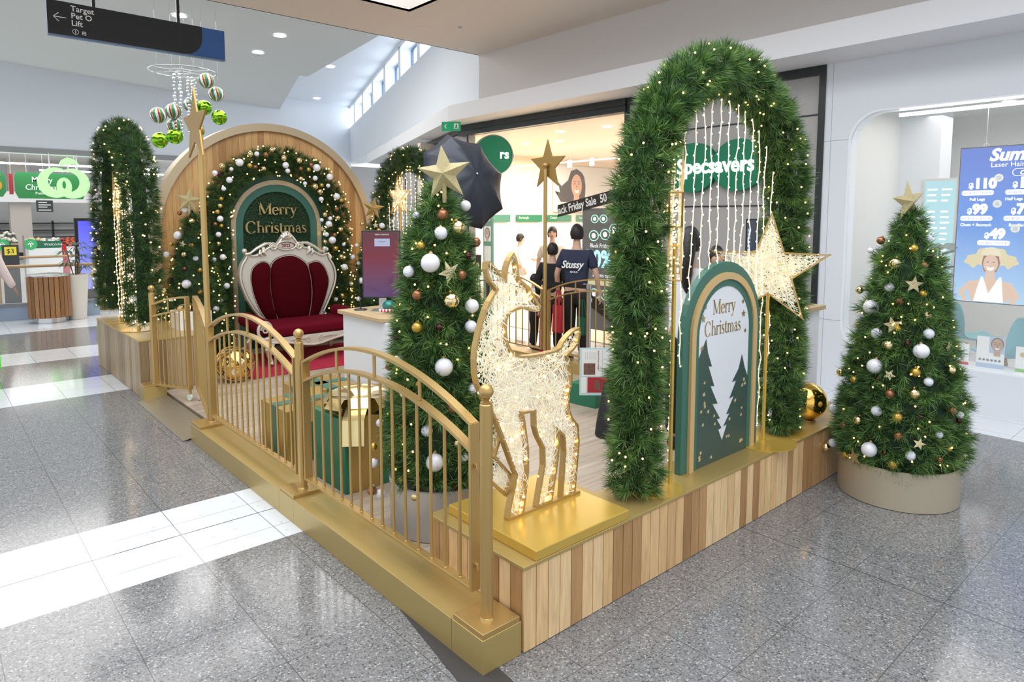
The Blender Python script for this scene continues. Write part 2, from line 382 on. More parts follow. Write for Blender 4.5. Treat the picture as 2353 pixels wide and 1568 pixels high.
# clinic interior
b = MB(); b.box(9.4, 9.5, -3.4, 1.3, 0, 3.3); b.box(5.6, 9.4, 1.2, 1.3, 0, 3.3); b.box(5.6, 9.4, -3.4, -3.3, 0, 3.3); struct(b.build('wall_clinic', mat('clinic_wall', (.70, .69, .67), .6)))
struct(MB().box(5.6, 9.4, -3.3, 1.2, 3.2, 3.3).build('ceiling_clinic', CEILW))
struct(MB().box(7.35, 7.75, .75, 1.2, 0, 3.2).build('wall_column_clinic', WALLW))
struct(MB().box(5.59, 5.95, -3.3, 1.19, .0, .385).build('trim_window_ledge', WHITE))
tag(MB().box(5.62, 5.65, -3.0, .62, 2.80, 2.83).build('strip_light', EMW), 'long thin white strip light along the top of the clinic window', 'light')
for i, (xx, yy) in enumerate(((7.0, .1), (6.6, -.9), (8.2, .3))):
    tag(MB().lathe([(0.001, 0), (.06, 0), (.06, .01), (0.001, .01)], (xx, yy, 3.19), 16).build('downlight', EMW), ['round downlight inside the clinic nearest its column', 'round downlight inside the clinic above the blue screen', 'round downlight at the back of the clinic ceiling'][i], 'light', 'clinic downlights')

# optician: grey panel wall, black frame, glass front, open entrance
t0 = wl(3.90)
b = MB(); b.box(t0, wl(1.335), .03, .15, 0, 3.30); struct(b.build('wall_optician_panel', GREYP, **SHOP))
b = MB()
for zz in (1.935, 2.885, .98): b.box(t0, wl(1.335), .018, .032, zz - .007, zz + .007)
struct(b.build('trim_3', BLACKF, **SHOP))
b = MB(); b.box(wl(1.335), wl(1.27), -.02, .16, 0, 3.38); b.box(wl(3.92), wl(1.335), -.02, .16, 3.29, 3.38); struct(b.build('trim_4', BLACKF, **SHOP))
b = MB(); b.box(wl(7.6), wl(3.90), -.04, .16, 3.205, 3.375); b.box(wl(7.6), wl(3.90), -.06, -.04, 3.29, 3.30); b.box(wl(3.93), wl(3.88), -.02, .16, 0, 3.3); struct(b.build('trim_5', BLACKF, **SHOP))
gp = thing('glass_panel', 'tall frameless glass panel of the optician front carrying the sale strip', 'glass', (5.43, 0, 0), FR)
MB().box(wl(5.24), wl(3.93), .05, .062, .02, 3.2).build('pane', GLASS, gp)
gp2 = thing('glass_panel', 'glass panel at the open side of the optician front, left of the star pole', 'glass', (5.43, 0, 0), FR)
MB().box(wl(7.05), wl(6.35), .05, .062, .02, 3.2).build('pane', GLASS, gp2)
b = MB(); b.box(5.6, 12.7, 3.80, 3.90, 0, 3.3); b.box(5.95, 12.7, 9.6, 9.7, 0, 3.3); struct(b.build('wall_optician', mat('cream_wall', (.82, .74, .64), .6)))
struct(MB().box(12.6, 12.7, 3.9, 9.6, 0, 3.3).build('wall_optician_back', mat('cream_wall', (.82, .74, .64), .6)))
struct(MB().slab([(5.5, 3.9), (12.6, 3.9), (12.6, 9.6), (6.4, 9.6), (5.5, 7.3)], 3.2, 3.26).build('ceiling_optician', mat('cream_ceiling', (.88, .80, .70), .6)))
struct(MB().slab([(5.5, 3.9), (12.6, 3.9), (12.6, 9.6), (6.4, 9.6), (5.5, 7.3)], 0.001, .012).build('floor_optician', mat('cream_floor', (.78, .62, .45), .25)))

b = MB(); sp0 = (5.43, 7.35); q_ = lambda t, o: (sp0[0] + .36 * t + .933 * o, sp0[1] + .933 * t - .36 * o)
b.slab([q_(0, 0), q_(9.0, 0), q_(9.0, .12), q_(0, .12)], 0, 3.28); struct(b.build('wall_optician_side', GREYP))
b = MB(); b.slab([q_(0, -.03), q_(9.0, -.03), q_(9.0, .10), q_(0, .10)], 3.29, 3.383)
for t_ in (0, 1.0, 2.0, 3.0, 4.2, 5.4, 9.0): b.slab([q_(t_, -.02), q_(t_ + (.05 if t_ in (0, 9.0) else .012), -.02), q_(t_ + (.05 if t_ in (0, 9.0) else .012), 0), q_(t_, 0)], 0, 3.25)
for z_ in (1.5, 2.9): b.slab([q_(0, -.02), q_(9.0, -.02), q_(9.0, .0), q_(0, .0)], z_, z_ + .012)
struct(b.build('trim_7', BLACKF))
# fascia (two directions) and wall above it
FZ0, FZ1 = 3.385, 3.635
c1 = (4.93, 7.25); far = (4.93 + .36 * 9.2, 7.25 + .933 * 9.2)
b = MB(); b.slab([(4.72, -4), (4.82, 2.5), (4.93, 7.25), far, (8.80, 15.93), (5.50, 7.38), (5.45, 7.2), (5.45, -4)], FZ0, FZ1); struct(b.build('wall_fascia', FASC))
P0 = (5.1, 6.65); d = (.36, .933); P1 = (P0[0] + d[0] * 16.6, P0[1] + d[1] * 16.6)
struct(MB().add([(5.1, -5, 3.6), (5.1, 6.65, 3.6), (5.1, 6.65, 4.37), (5.1, -5, 4.37)], [(0, 1, 2, 3)]).build('wall_bulkhead', mat('bulkhead_paint', (.63, .60, .575), .65)))
# clerestory wall: solid band, then windows between piers
def cw(t, z, off=0): return (P0[0] + d[0] * t + d[1] * off, P0[1] + d[1] * t - d[0] * off, z)
b = MB(); b.add([cw(0, 3.6), cw(16.6, 3.93), cw(16.6, 5.24), cw(0, 5.24)], [(0, 1, 2, 3)])
b.add([cw(0, 5.24), cw(16.6, 5.24), cw(16.6, 5.24, .35), cw(0, 5.24, .35)], [(0, 1, 2, 3)])
b.add([cw(16.6, 3.93), cw(16.6, 3.93, .5), cw(7, 3.93, .5), cw(7, 3.85)], [(0, 1, 2, 3)])
struct(b.build('wall_clerestory', WALLC))
CLW = mat('clerestory_reveal', (.85, .89, .95), .6)
for k in range(8):
    t = -.1 + k * 2.15
    b = MB(); M = []
    b.add([cw(t, 5.24), cw(t + .28, 5.24), cw(t + .28, 6.0), cw(t, 6.0), cw(t, 5.24, .35), cw(t + .28, 5.24, .35), cw(t + .28, 6.0, .35), cw(t, 6.0, .35)], [(0, 1, 2, 3), (4, 7, 6, 5), (0, 4, 5, 1), (1, 5, 6, 2), (2, 6, 7, 3), (0, 3, 7, 4)])
    struct(b.build('trim_clerestory_pier', CLW))
    fr = MB(); x0, x1 = t + .28, t + 2.15
    for a0, a1, z0, z1 in ((x0, x0 + .06, 5.24, 5.92), (x1 - .06, x1, 5.24, 5.92), (x0, x1, 5.24, 5.28), (x0, x1, 5.86, 5.92)):
        fr.add([cw(a0, z0, .28), cw(a1, z0, .28), cw(a1, z1, .28), cw(a0, z1, .28), cw(a0, z0, .33), cw(a1, z0, .33), cw(a1, z1, .33), cw(a0, z1, .33)], [(0, 1, 2, 3), (4, 7, 6, 5), (0, 4, 5, 1), (1, 5, 6, 2), (2, 6, 7, 3), (0, 3, 7, 4)])
    wdw = struct(fr.build('window_%d' % (k + 2), mat('blue_grey_frame', (.12, .20, .34), .4)))
    MB().add([cw(x0, 5.24, .34), cw(x1, 5.24, .34), cw(x1, 5.92, .34), cw(x0, 5.92, .34)], [(0, 1, 2, 3)]).build('window_pane', mat('bright_sky_pane', (.9, .95, 1), .4, emit=3.2, ecol=(.86, .93, 1)), wdw)
b = MB(); b.add([cw(-.1, 5.95), cw(17, 5.95), cw(17, 6.08), cw(-.1, 6.08), cw(-.1, 5.95, .4), cw(17, 5.95, .4), cw(17, 6.08, .4), cw(-.1, 6.08, .4)], [(0, 1, 2, 3), (4, 7, 6, 5), (0, 4, 5, 1), (1, 5, 6, 2), (2, 6, 7, 3), (0, 3, 7, 4)]); struct(b.build('trim_clerestory_head', CLW))
# ceilings
b = MB()
zb = 4.366
def holed(x0, x1, y0, y1, hx0, hx1, hy0, hy1, z0, z1):
    b = MB(); b.box(x0, x1, y0, hy0, z0, z1); b.box(x0, x1, hy1, y1, z0, z1); b.box(x0, hx0, hy0, hy1, z0, z1); b.box(hx1, x1, hy0, hy1, z0, z1); return b
b = holed(-7, 5.1, -6, 6.64, -5, 3.0, -5.2, 5.41, zb, zb + .02)
for (x0, x1, y0, y1) in ((-5, 3.0, 5.41, 5.43), (3.0, 3.02, -5.2, 5.43), (-5.02, -5, -5.2, 5.43), (-5, 3.0, -5.22, -5.2)): b.box(x0, x1, y0, y1, zb, zb + 1.1)
b.box(-7, 5.1, 6.62, 6.64, zb, 6.2)
struct(b.build('ceiling_low', CEILB))
b = MB(); b.slab([(-9, 14.95), (-.3, 14.95), (6.21, 15.24), (5.3, 8.6), (5.1, 6.64), (-9, 6.64)], 5.5, 5.56); struct(b.build('ceiling_mid', CEILW))
b = MB(); b.add([(-9, 14.9, 5.55), (6.0, 15.2, 5.55), (8.24, 21.95, 5.66), (-9, 21.95, 6.7), (-9, 14.9, 6.7), (6.0, 15.2, 5.9), (8.24, 21.95, 6.1)], [(0, 1, 2, 3), (1, 5, 6, 2)]); struct(b.build('ceiling_raked', CEILW))
b = MB(); b.add([(3.0, 6.64, 6.06), (P0[0] + .3, 6.64, 6.06), (P1[0] + .5, P1[1] + .3, 6.06), (6.0, 22, 6.06), (5.0, 15, 6.06)], [(0, 1, 2, 3, 4)]); struct(b.build('ceiling_high', CEILH))
struct(MB().box(5.1, 14, 14, 24, 6.5, 6.6).build('ceiling_roof', CEILH))
# grout-like joints in the raked ceiling
b = MB()
for k in range(4):
    x = -1.2 + k * 1.75
    b.add([(x, 15.0, 5.548), (x + .02, 15.0, 5.548), (x * 1.1 + .93, 21.9, 6.15 - .05 * k - .035 * k), (x * 1.1 + .9, 21.9, 6.15 - .085 * k)], [(0, 1, 2, 3)])
# end wall over the supermarket opening
YW = 21.95
struct(MB().add([(-9, YW, 3.64), (11.0, YW, 3.64), (11.0, YW, 6.9), (-9, YW, 6.9), (-9, YW + .4, 3.64), (11, YW + .4, 3.64)], [(0, 1, 2, 3), (0, 1, 5, 4)]).build('wall_far', WALLC))
struct(MB().box(-9, 8, YW - .03, YW, 3.64, 3.80).build('trim_6', mat('grey_metal_channel', (.30, .31, .31), .4)))
struct(MB().box(8.6, 15, 23.5, 23.6, 0, 3.9).build('wall_far_corner', GREYP))
# supermarket shell
struct(MB().box(-10, 12, 36, 36.1, 0, 4.4).build('wall_supermarket', mat('supermarket_wall', (.80, .80, .80), .6)))
struct(MB().add([(-10, 22.4, 4.3), (14, 22.4, 4.3), (14, 36, 4.3), (-10, 36, 4.3)], [(0, 1, 2, 3)]).build('ceiling_supermarket', mat('supermarket_ceiling', (.78, .76, .70), .7)))
# downlights in the mall ceilings
DL = [(4.01, 11.743, 5.49, 'large round downlight, nearest to the high skylight edge'), (4.214, 13.44, 5.49, 'round downlight second in the row left of the high skylight edge'), (2.08, 11.64, 5.49, 'round downlight just behind the right rod of the hanging sign'),
      (5.70, 17.318, 5.60, 'round downlight in the raked ceiling, upper of the two near the edge'), (6.75, 19.902, 5.66, 'round downlight in the raked ceiling, lower of the two near the edge'), (1.396, 16.435, 5.66, 'round downlight below the left part of the hanging sign'),
      (3.6, 16.83, 5.63, 'round downlight seen through the wire ring of the mobile'), (4.5, 19.34, 5.78, 'round downlight between the bead strings of the mobile'),
      (7.285, 16.079, 6.05, 'round downlight in the high ceiling beside the clerestory, upper one'), (9.27, 21.122, 6.05, 'round downlight in the high ceiling beside the clerestory, lower one')]
for x, y, z, lab in DL:
    t = thing('downlight', lab, 'light', (x, y, z - .012), 0, 'mall ceiling downlights')
    MB().lathe([(.13, 0), (.135, .012), (.10, .012), (.10, 0)], (0, 0, 0), 24, False).build('rim', WHITE, t)
    MB().lathe([(.001, .002), (.10, .002), (.10, .01), (.001, .01)], (0, 0, 0), 24).build('diffuser', mat('downlight_glow', (1, 1, 1), .5, emit=12, ecol=(1, 1, .97)), t)
for x, y, z, lab in ((4.35, 13.8, 5.50, 'tiny fire sprinkler head in the grey ceiling, beside the downlights'), (1.25, 15.4, 5.56, 'tiny fire sprinkler head under the hanging sign'), (3.9, 5.55, zb, 'small fire sprinkler head in the beige ceiling over the stage')):
    t = thing('sprinkler', lab, 'sprinkler', (x, y, z - .05), 0)
    MB().lathe([(.008, 0), (.012, .02), (.03, .045), (.03, .05)], (0, 0, 0), 12).build('head', STEEL, t)
tag(MB().lathe([(.12, 0), (.125, .008), (.115, .008), (.11, .004), (.001, .004)], (3.55, 5.95, zb - .008), 32).build('ceiling_speaker', CEILB), 'flush round speaker plate in the beige ceiling', 'speaker')
tag(MB().slab([(-.112 + .0, 1.25), (-.04, 1.25), (-.18, -.55), (-.40, -.55)], 0.0005, .004).build('joint_cover', mat('dark_grey_metal', (.10, .10, .11), .35, .6)), 'dark grey metal strip on the floor beside the gold base', 'floor strip')
BA_R=[('C',2.908,-0.261,1.651,0.026),('G',2.865,-0.455,1.609,0.025),('w',2.986,-0.487,1.672,0.023),('w',2.894,-0.203,1.585,0.019),('S',2.906,-0.237,1.503,0.048),('M',2.815,-0.383,1.512,0.039),('D',2.937,-0.525,1.56,0.016),('C',2.867,-0.511,1.503,0.027),('M',2.869,-0.159,1.323,0.025),('G',2.896,-0.208,1.339,0.024),('W',2.788,-0.364,1.365,0.03),('S',2.807,-0.485,1.389,0.056),('G',2.832,-0.527,1.334,0.024),('C',2.771,-0.426,1.281,0.027),('D',2.805,-0.525,1.271,0.018),('W',2.798,-0.269,1.228,0.048),('M',2.814,-0.554,1.206,0.033),('S',2.732,-0.409,1.136,0.057),('G',2.882,-0.16,1.087,0.022),('R',2.721,-0.327,1.074,0.033),('G',2.731,-0.437,1.118,0.02),('R',2.797,-0.579,1.098,0.031),('M',2.704,-0.4,1.012,0.037),('D',2.724,-0.495,1.034,0.02),('W',2.746,-0.559,0.995,0.046),('S',2.9,-0.654,1.01,0.043),('R',2.851,-0.104,0.877,0.03),('W',2.682,-0.343,0.874,0.047),('G',2.716,-0.549,0.866,0.029),('M',2.846,-0.074,0.76,0.028),('G',2.713,-0.211,0.756,0.024),('D',2.662,-0.362,0.798,0.018),('R',2.746,-0.609,0.813,0.026),('S',2.665,-0.427,0.836,0.036),('C',2.649,-0.44,0.721,0.029),('M',2.692,-0.556,0.74,0.033),('M',2.894,-0.678,0.875,0.026),('S',2.844,-0.085,0.652,0.036),('W',2.827,-0.061,0.509,0.041),('R',2.637,-0.377,0.603,0.032),('G',2.64,-0.489,0.589,0.031),('D',2.694,-0.588,0.603,0.017),('C',2.85,-0.708,0.64,0.026),('M',2.654,-0.269,0.514,0.031),('C',2.717,-0.16,0.438,0.027),('W',2.942,-0.728,0.596,0.022),('D',2.925,-0.73,0.565,0.015),('C',2.637,-0.5,0.475,0.027),('R',2.763,-0.675,0.499,0.022),('R',2.795,-0.061,0.278,0.028),('W',2.622,-0.354,0.356,0.047),('S',2.682,-0.598,0.441,0.039),('D',2.622,-0.435,0.352,0.016),('R',2.662,-0.563,0.363,0.029),('M',2.761,-0.034,0.251,0.031),('G',2.69,-0.185,0.257,0.025),('S',2.642,-0.261,0.275,0.058),('G',2.624,-0.484,0.296,0.029),('C',2.769,-0.686,0.344,0.019),('M',2.96,-0.748,0.345,0.026),('G',2.825,-0.715,0.406,0.017)]
BA_C=[('C',0.357,1.048,1.814,0.032),('W',0.512,1.065,1.865,0.03),('w',0.292,1.185,1.81,0.021),('M',0.418,1.012,1.743,0.041),('R',0.327,1.022,1.716,0.036),('G',0.243,1.074,1.649,0.025),('C',0.556,1.028,1.662,0.028),('W',0.257,1.011,1.561,0.051),('D',0.459,0.971,1.595,0.021),('S',0.335,0.963,1.509,0.067),('R',0.201,1.122,1.511,0.031),('C',0.398,0.946,1.493,0.027),('C',0.208,1.06,1.389,0.029),('M',0.332,0.948,1.361,0.045),('W',0.449,0.933,1.322,0.039),('G',0.198,1.049,1.218,0.031),('D',0.274,0.968,1.222,0.02),('R',0.44,0.927,1.211,0.034),('D',0.178,1.218,1.141,0.021),('R',0.163,1.162,1.021,0.032),('W',0.284,0.947,1.01,0.049),('R',0.441,0.911,0.865,0.03),('M',0.162,1.104,0.863,0.038),('G',0.187,1.035,0.915,0.018),('C',0.174,1.293,0.966,0.023),('R',0.121,1.314,0.649,0.023),('G',0.143,1.123,0.663,0.023),('R',0.206,0.987,0.668,0.031),('C',0.312,0.921,0.781,0.029),('D',0.21,0.995,0.76,0.018),('G',0.079,1.322,0.519,0.021),('C',0.152,1.295,0.494,0.028),('W',0.082,1.322,0.425,0.026),('W',0.232,0.957,0.5,0.049),('M',0.329,0.896,0.594,0.025),('C',0.075,1.335,0.263,0.028),('R',0.119,1.319,0.233,0.028),('G',0.149,1.135,0.37,0.025),('M',0.181,1.045,0.3,0.036),('D',0.322,0.913,0.347,0.023),('R',0.367,0.893,0.509,0.025)]
BA_T=[('W',0.693,6.75,1.894,0.05),('C',0.615,6.773,1.852,0.027),('M',0.704,6.656,1.759,0.041),('M',0.816,6.718,1.868,0.028),('W',0.573,6.698,1.588,0.05),('w',0.791,6.631,1.633,0.032),('C',0.749,6.611,1.608,0.023),('S',0.589,6.631,1.486,0.049),('G',0.515,6.803,1.483,0.027),('G',0.665,6.575,1.471,0.032),('W',0.466,6.818,1.359,0.036),('M',0.588,6.577,1.365,0.036),('w',0.687,6.523,1.317,0.032),('D',0.507,6.671,1.338,0.022),('S',0.474,6.757,1.247,0.054),('C',0.572,6.544,1.202,0.022),('G',0.716,6.494,1.177,0.032),('C',0.45,6.73,1.079,0.027),('C',0.753,6.494,1.113,0.023),('W',0.58,6.514,1.019,0.054),('M',0.429,6.784,0.925,0.04),('G',0.702,6.462,0.921,0.032),('w',0.445,6.624,0.828,0.022),('D',0.666,6.638,1.666,0.023),('w',0.867,6.463,0.703,0.037)]
BA_F=[('w',3.187,6.504,1.683,0.041),('G',3.13,6.48,1.622,0.029),('M',3.003,6.683,1.707,0.029),('S',3.106,6.509,1.69,0.047),('W',2.882,6.745,1.237,0.041),('w',2.903,6.623,1.156,0.029),('w',2.934,6.72,1.404,0.029),('W',2.871,6.489,0.919,0.046),('w',2.86,6.759,0.857,0.035),('w',2.824,6.499,0.664,0.035),('G',2.913,6.732,1.131,0.029),('M',2.803,6.786,0.778,0.029)]
BA_A=[('W',1.271,6.62,2.476,0.048),('w',1.491,6.62,2.596,0.03),('W',0.975,6.62,2.335,0.033),('M',1.06,6.62,2.423,0.033),('M',1.409,6.62,2.586,0.034),('G',1.398,6.62,2.445,0.03),('C',1.469,6.62,2.432,0.025),('C',1.607,6.62,2.592,0.03),('w',1.142,6.62,2.258,0.038),('w',1.173,6.62,2.392,0.024),('D',1.021,6.62,2.322,0.028),('M',1.573,6.62,2.416,0.03),('M',1.687,6.62,2.657,0.03),('M',1.838,6.62,2.562,0.036),('W',1.859,6.62,2.474,0.041),('w',1.886,6.62,2.402,0.031),('M',2.043,6.62,2.54,0.037),('C',2.211,6.62,2.492,0.027),('W',2.284,6.62,2.461,0.049),('C',2.064,6.62,2.439,0.027),('G',2.172,6.62,2.433,0.027),('W',2.469,6.62,2.347,0.044),('w',2.261,6.62,2.322,0.033),('w',2.118,6.62,2.248,0.027),('M',2.06,6.62,2.308,0.032),('M',2.252,6.62,2.212,0.043),('G',2.352,6.62,2.232,0.027),('w',2.446,6.62,2.229,0.028),('M',2.324,6.62,2.144,0.038),('W',2.564,6.62,2.085,0.045),('w',2.34,6.62,2.045,0.033),('G',2.635,6.62,2.033,0.028),('C',2.56,6.62,1.919,0.028),('M',2.385,6.62,1.841,0.033),('w',2.339,6.62,1.765,0.027),('w',2.466,6.62,1.788,0.028),('M',2.576,6.62,1.794,0.034),('W',2.439,6.62,1.711,0.044),('M',2.611,6.62,1.638,0.034),('S',2.342,6.62,1.647,0.05),('w',2.403,6.62,1.57,0.033),('W',2.484,6.62,1.491,0.05),('M',2.375,6.62,1.47,0.033),('C',2.525,6.62,1.562,0.028),('M',1.022,6.62,1.943,0.028),('G',1.04,6.62,2.028,0.024),('G',0.988,6.62,1.869,0.028),('W',1.015,6.62,1.784,0.038),('C',0.957,6.62,1.721,0.024),('G',1.028,6.62,1.699,0.024),('W',0.988,6.62,1.593,0.033),('w',1.071,6.62,2.15,0.028),('w',0.801,6.62,1.971,0.023),('w',2.44,6.62,1.26,0.033),('W',2.657,6.62,1.112,0.046),('M',2.615,6.62,1.259,0.034),('G',2.533,6.62,1.376,0.034),('w',2.398,6.62,1.369,0.028),('w',2.659,6.62,1.427,0.023),('M',0.983,6.62,1.482,0.028),('W',1.029,6.62,1.315,0.038),('w',0.925,6.62,1.287,0.028),('W',1.062,6.62,0.957,0.038),('w',0.988,6.62,0.784,0.029),('M',0.993,6.62,0.659,0.029),('w',2.521,6.62,0.672,0.028),('M',2.614,6.62,0.719,0.034)]
TH={'outer':[(-0.017,1.628),(0.016,1.601),(0.049,1.568),(0.128,1.46),(0.183,1.426),(0.294,1.402),(0.378,1.339),(0.464,1.302),(0.516,1.334),(0.552,1.319),(0.551,1.272),(0.623,1.165),(0.649,1.039),(0.631,0.915),(0.536,0.7),(0.458,0.555),(0.494,0.524),(0.367,0.419),(0.014,0.422),(-0.307,0.475),(-0.445,0.599),(-0.564,0.815),(-0.626,0.997),(-0.634,1.111),(-0.611,1.223),(-0.546,1.314),(-0.551,1.352),(-0.513,1.37),(-0.483,1.331),(-0.394,1.34),(-0.315,1.401),(-0.235,1.444),(-0.156,1.455),(-0.086,1.551),(-0.051,1.609)],'mid':[(0.014,1.319),(0.123,1.282),(0.218,1.211),(0.259,1.142),(0.29,0.992),(0.299,0.801),(0.271,0.599),(0.216,0.421),(0.041,0.425),(-0.135,0.437),(-0.222,0.644),(-0.26,0.908),(-0.253,1.102),(-0.23,1.218),(-0.148,1.286)],'left':[(-0.346,1.249),(-0.281,1.233),(-0.244,1.18),(-0.262,1.025),(-0.255,0.843),(-0.222,0.644),(-0.162,0.44),(-0.319,0.509),(-0.404,0.66),(-0.474,0.859),(-0.499,1.04),(-0.476,1.166),(-0.41,1.226)],'right':[(0.361,1.225),(0.432,1.201),(0.489,1.13),(0.53,1.018),(0.534,0.922),(0.478,0.733),(0.384,0.52),(0.324,0.423),(0.23,0.419),(0.271,0.599),(0.299,0.801),(0.29,0.992),(0.259,1.142),(0.26,1.196)]}
DE={'body':[(0.171,0.419),(0.16,0.436),(0.216,0.625),(0.204,0.641),(0.09,0.913),(0.023,1.009),(-0.022,1.106),(-0.026,1.219),(0.005,1.334),(0.046,1.426),(0.098,1.487),(0.056,1.529),(0.041,1.57),(0.042,1.61),(0.062,1.613),(0.098,1.583),(0.151,1.528),(0.151,1.572),(0.172,1.62),(0.199,1.648),(0.221,1.61),(0.232,1.527),(0.294,1.49),(0.328,1.436),(0.369,1.39),(0.352,1.366),(0.317,1.369),(0.26,1.391),(0.194,1.381),(0.161,1.359),(0.156,1.293),(0.172,1.225),(0.227,1.176),(0.329,1.166),(0.492,1.171),(0.523,1.216),(0.586,1.254),(0.632,1.263),(0.639,1.221),(0.613,1.169),(0.549,1.132),(0.582,1.082),(0.583,0.999),(0.558,0.93),(0.572,0.835),(0.645,0.755),(0.609,0.414),(0.511,0.427),(0.537,0.723),(0.483,0.78),(0.502,0.694),(0.448,0.431),(0.344,0.434),(0.403,0.68),(0.331,0.804),(0.328,0.897),(0.263,0.901),(0.302,0.678),(0.262,0.423)],'leg':[(0.059,0.874),(0.145,0.907),(0.166,0.825),(0.125,0.724),(0.222,0.613),(0.228,0.576),(0.19,0.514),(0.117,0.589),(0.037,0.669)]}

# ================================================================ serif lettering (drawn pen strokes)
def _arc(cx, cz, rx, rz, a0, a1, n=14): return [(cx + rx * math.cos(math.radians(a0 + (a1 - a0) * k / n)), cz + rz * math.sin(math.radians(a0 + (a1 - a0) * k / n))) for k in range(n + 1)]
GL = {  # letter: (advance, [strokes (pts, weight or None)], [serif bars x0,x1,z], [dots x,z,r])
 'M': (.88, [([(.12, 0), (.12, .7)], .035), ([(.12, .7), (.42, .04)], .095), ([(.42, .04), (.74, .7)], .03), ([(.74, 0), (.74, .7)], .10)], [(.03, .22, .012), (.64, .85, .012), (.02, .17, .69), (.70, .85, .69)], []),
 'e': (.44, [(_arc(.22, .225, .17, .225, 5, 318, 22), None), ([(.06, .245), (.385, .245)], .022)], [], []),
 'r': (.36, [([(.10, 0), (.10, .45)], .085), (_arc(.25, .33, .14, .12, 165, 60, 8), .03)], [(.02, .20, .011), (.02, .12, .44)], [(.30, .41, .045)]),
 'y': (.46, [([(.07, .45), (.24, .03)], .085), ([(.40, .45), (.24, .02), (.17, -.14), (.10, -.20)], .028)], [(.0, .16, .44), (.32, .48, .44)], [(.08, -.18, .04)]),
 'C': (.72, [(_arc(.36, .35, .30, .36, 42, 322, 26), None)], [], [(.60, .56, .035)]),
 'h': (.52, [([(.11, 0), (.11, .74)], .085), (_arc(.27, .28, .15, .16, 175, 60, 8) + [(.40, .30)], .032), ([(.405, .33), (.405, 0)], .085)], [(.02, .20, .011), (.32, .50, .011), (.02, .12, .73)], []),
 'i': (.24, [([(.12, 0), (.12, .45)], .085)], [(.02, .22, .011), (.02, .13, .44)], [(.11, .62, .05)]),
 's': (.36, [([(.29, .37), (.25, .43), (.17, .45), (.09, .42), (.07, .35), (.11, .28), (.20, .22), (.28, .16), (.30, .10), (.26, .03), (.17, 0), (.09, .02), (.05, .08)], 'S')], [], []),
 't': (.30, [([(.12, .58), (.12, .10), (.16, .02), (.22, .0), (.28, .05)], None)], [(.02, .27, .44)], []),
 'm': (.80, [([(.11, 0), (.11, .45)], .085), (_arc(.26, .28, .14, .16, 175, 60, 8) + [(.38, .30)], .032), ([(.385, .33), (.385, 0)], .085), (_arc(.53, .28, .14, .16, 175, 60, 8) + [(.65, .30)], .032), ([(.66, .33), (.66, 0)], .085)], [(.02, .20, .011), (.30, .47, .011), (.58, .75, .011), (.02, .12, .44)], []),
 'a': (.44, [(_arc(.19, .33, .12, .12, 150, 40, 8) + [(.30, .34)], .032), ([(.31, .36), (.31, .05), (.35, .0), (.40, .03)], .075), (_arc(.20, .13, .13, .12, 70, 330, 14), .05)], [], [(.10, .36, .04)]),
}
def serif_text(s, size, mt, parent, cx, z, y, th=.004, sx=1, name='lettering', bold=1):
    tot = sum(GL[ch][0] for ch in s); b = MB(); x0 = cx - tot * size * sx / 2; off = 0
    for ch in s:
        adv, strokes, bars, dots = GL[ch]
        T = lambda p: (x0 + (off + p[0]) * size * sx, z + p[1] * size)
        for pts, wgt in strokes:
            n = len(pts); L = []; R = []
            for i, p in enumerate(pts):
                a = pts[max(0, i - 1)]; c = pts[min(n - 1, i + 1)]; tx, tz = c[0] - a[0], c[1] - a[1]; l = math.hypot(tx, tz) or 1; tx /= l; tz /= l
                if wgt is None: ww = .022 + .075 * abs(tz) ** 1.6
                elif wgt == 'S': ww = .03 + .06 * max(0, 1 - abs(i - 6) / 4)
                else: ww = wgt
                ww *= bold
                L.append(T((p[0] - tz * ww / 2, p[1] + tx * ww / 2))); R.append(T((p[0] + tz * ww / 2, p[1] - tx * ww / 2)))
            b.ring(L, R, y - th, y, closed=False)
        for (a, c, zz) in bars: b.prism([T((a, zz - .011)), T((c, zz - .011)), T((c, zz + .011)), T((a, zz + .011))], y - th, y)
        for (dx, dz, r) in dots: b.prism([T((dx + r * math.cos(2 * PI * k / 12), dz + r * math.sin(2 * PI * k / 12))) for k in range(12)], y - th, y)
        off += adv
    return b.build(name, mt, parent)

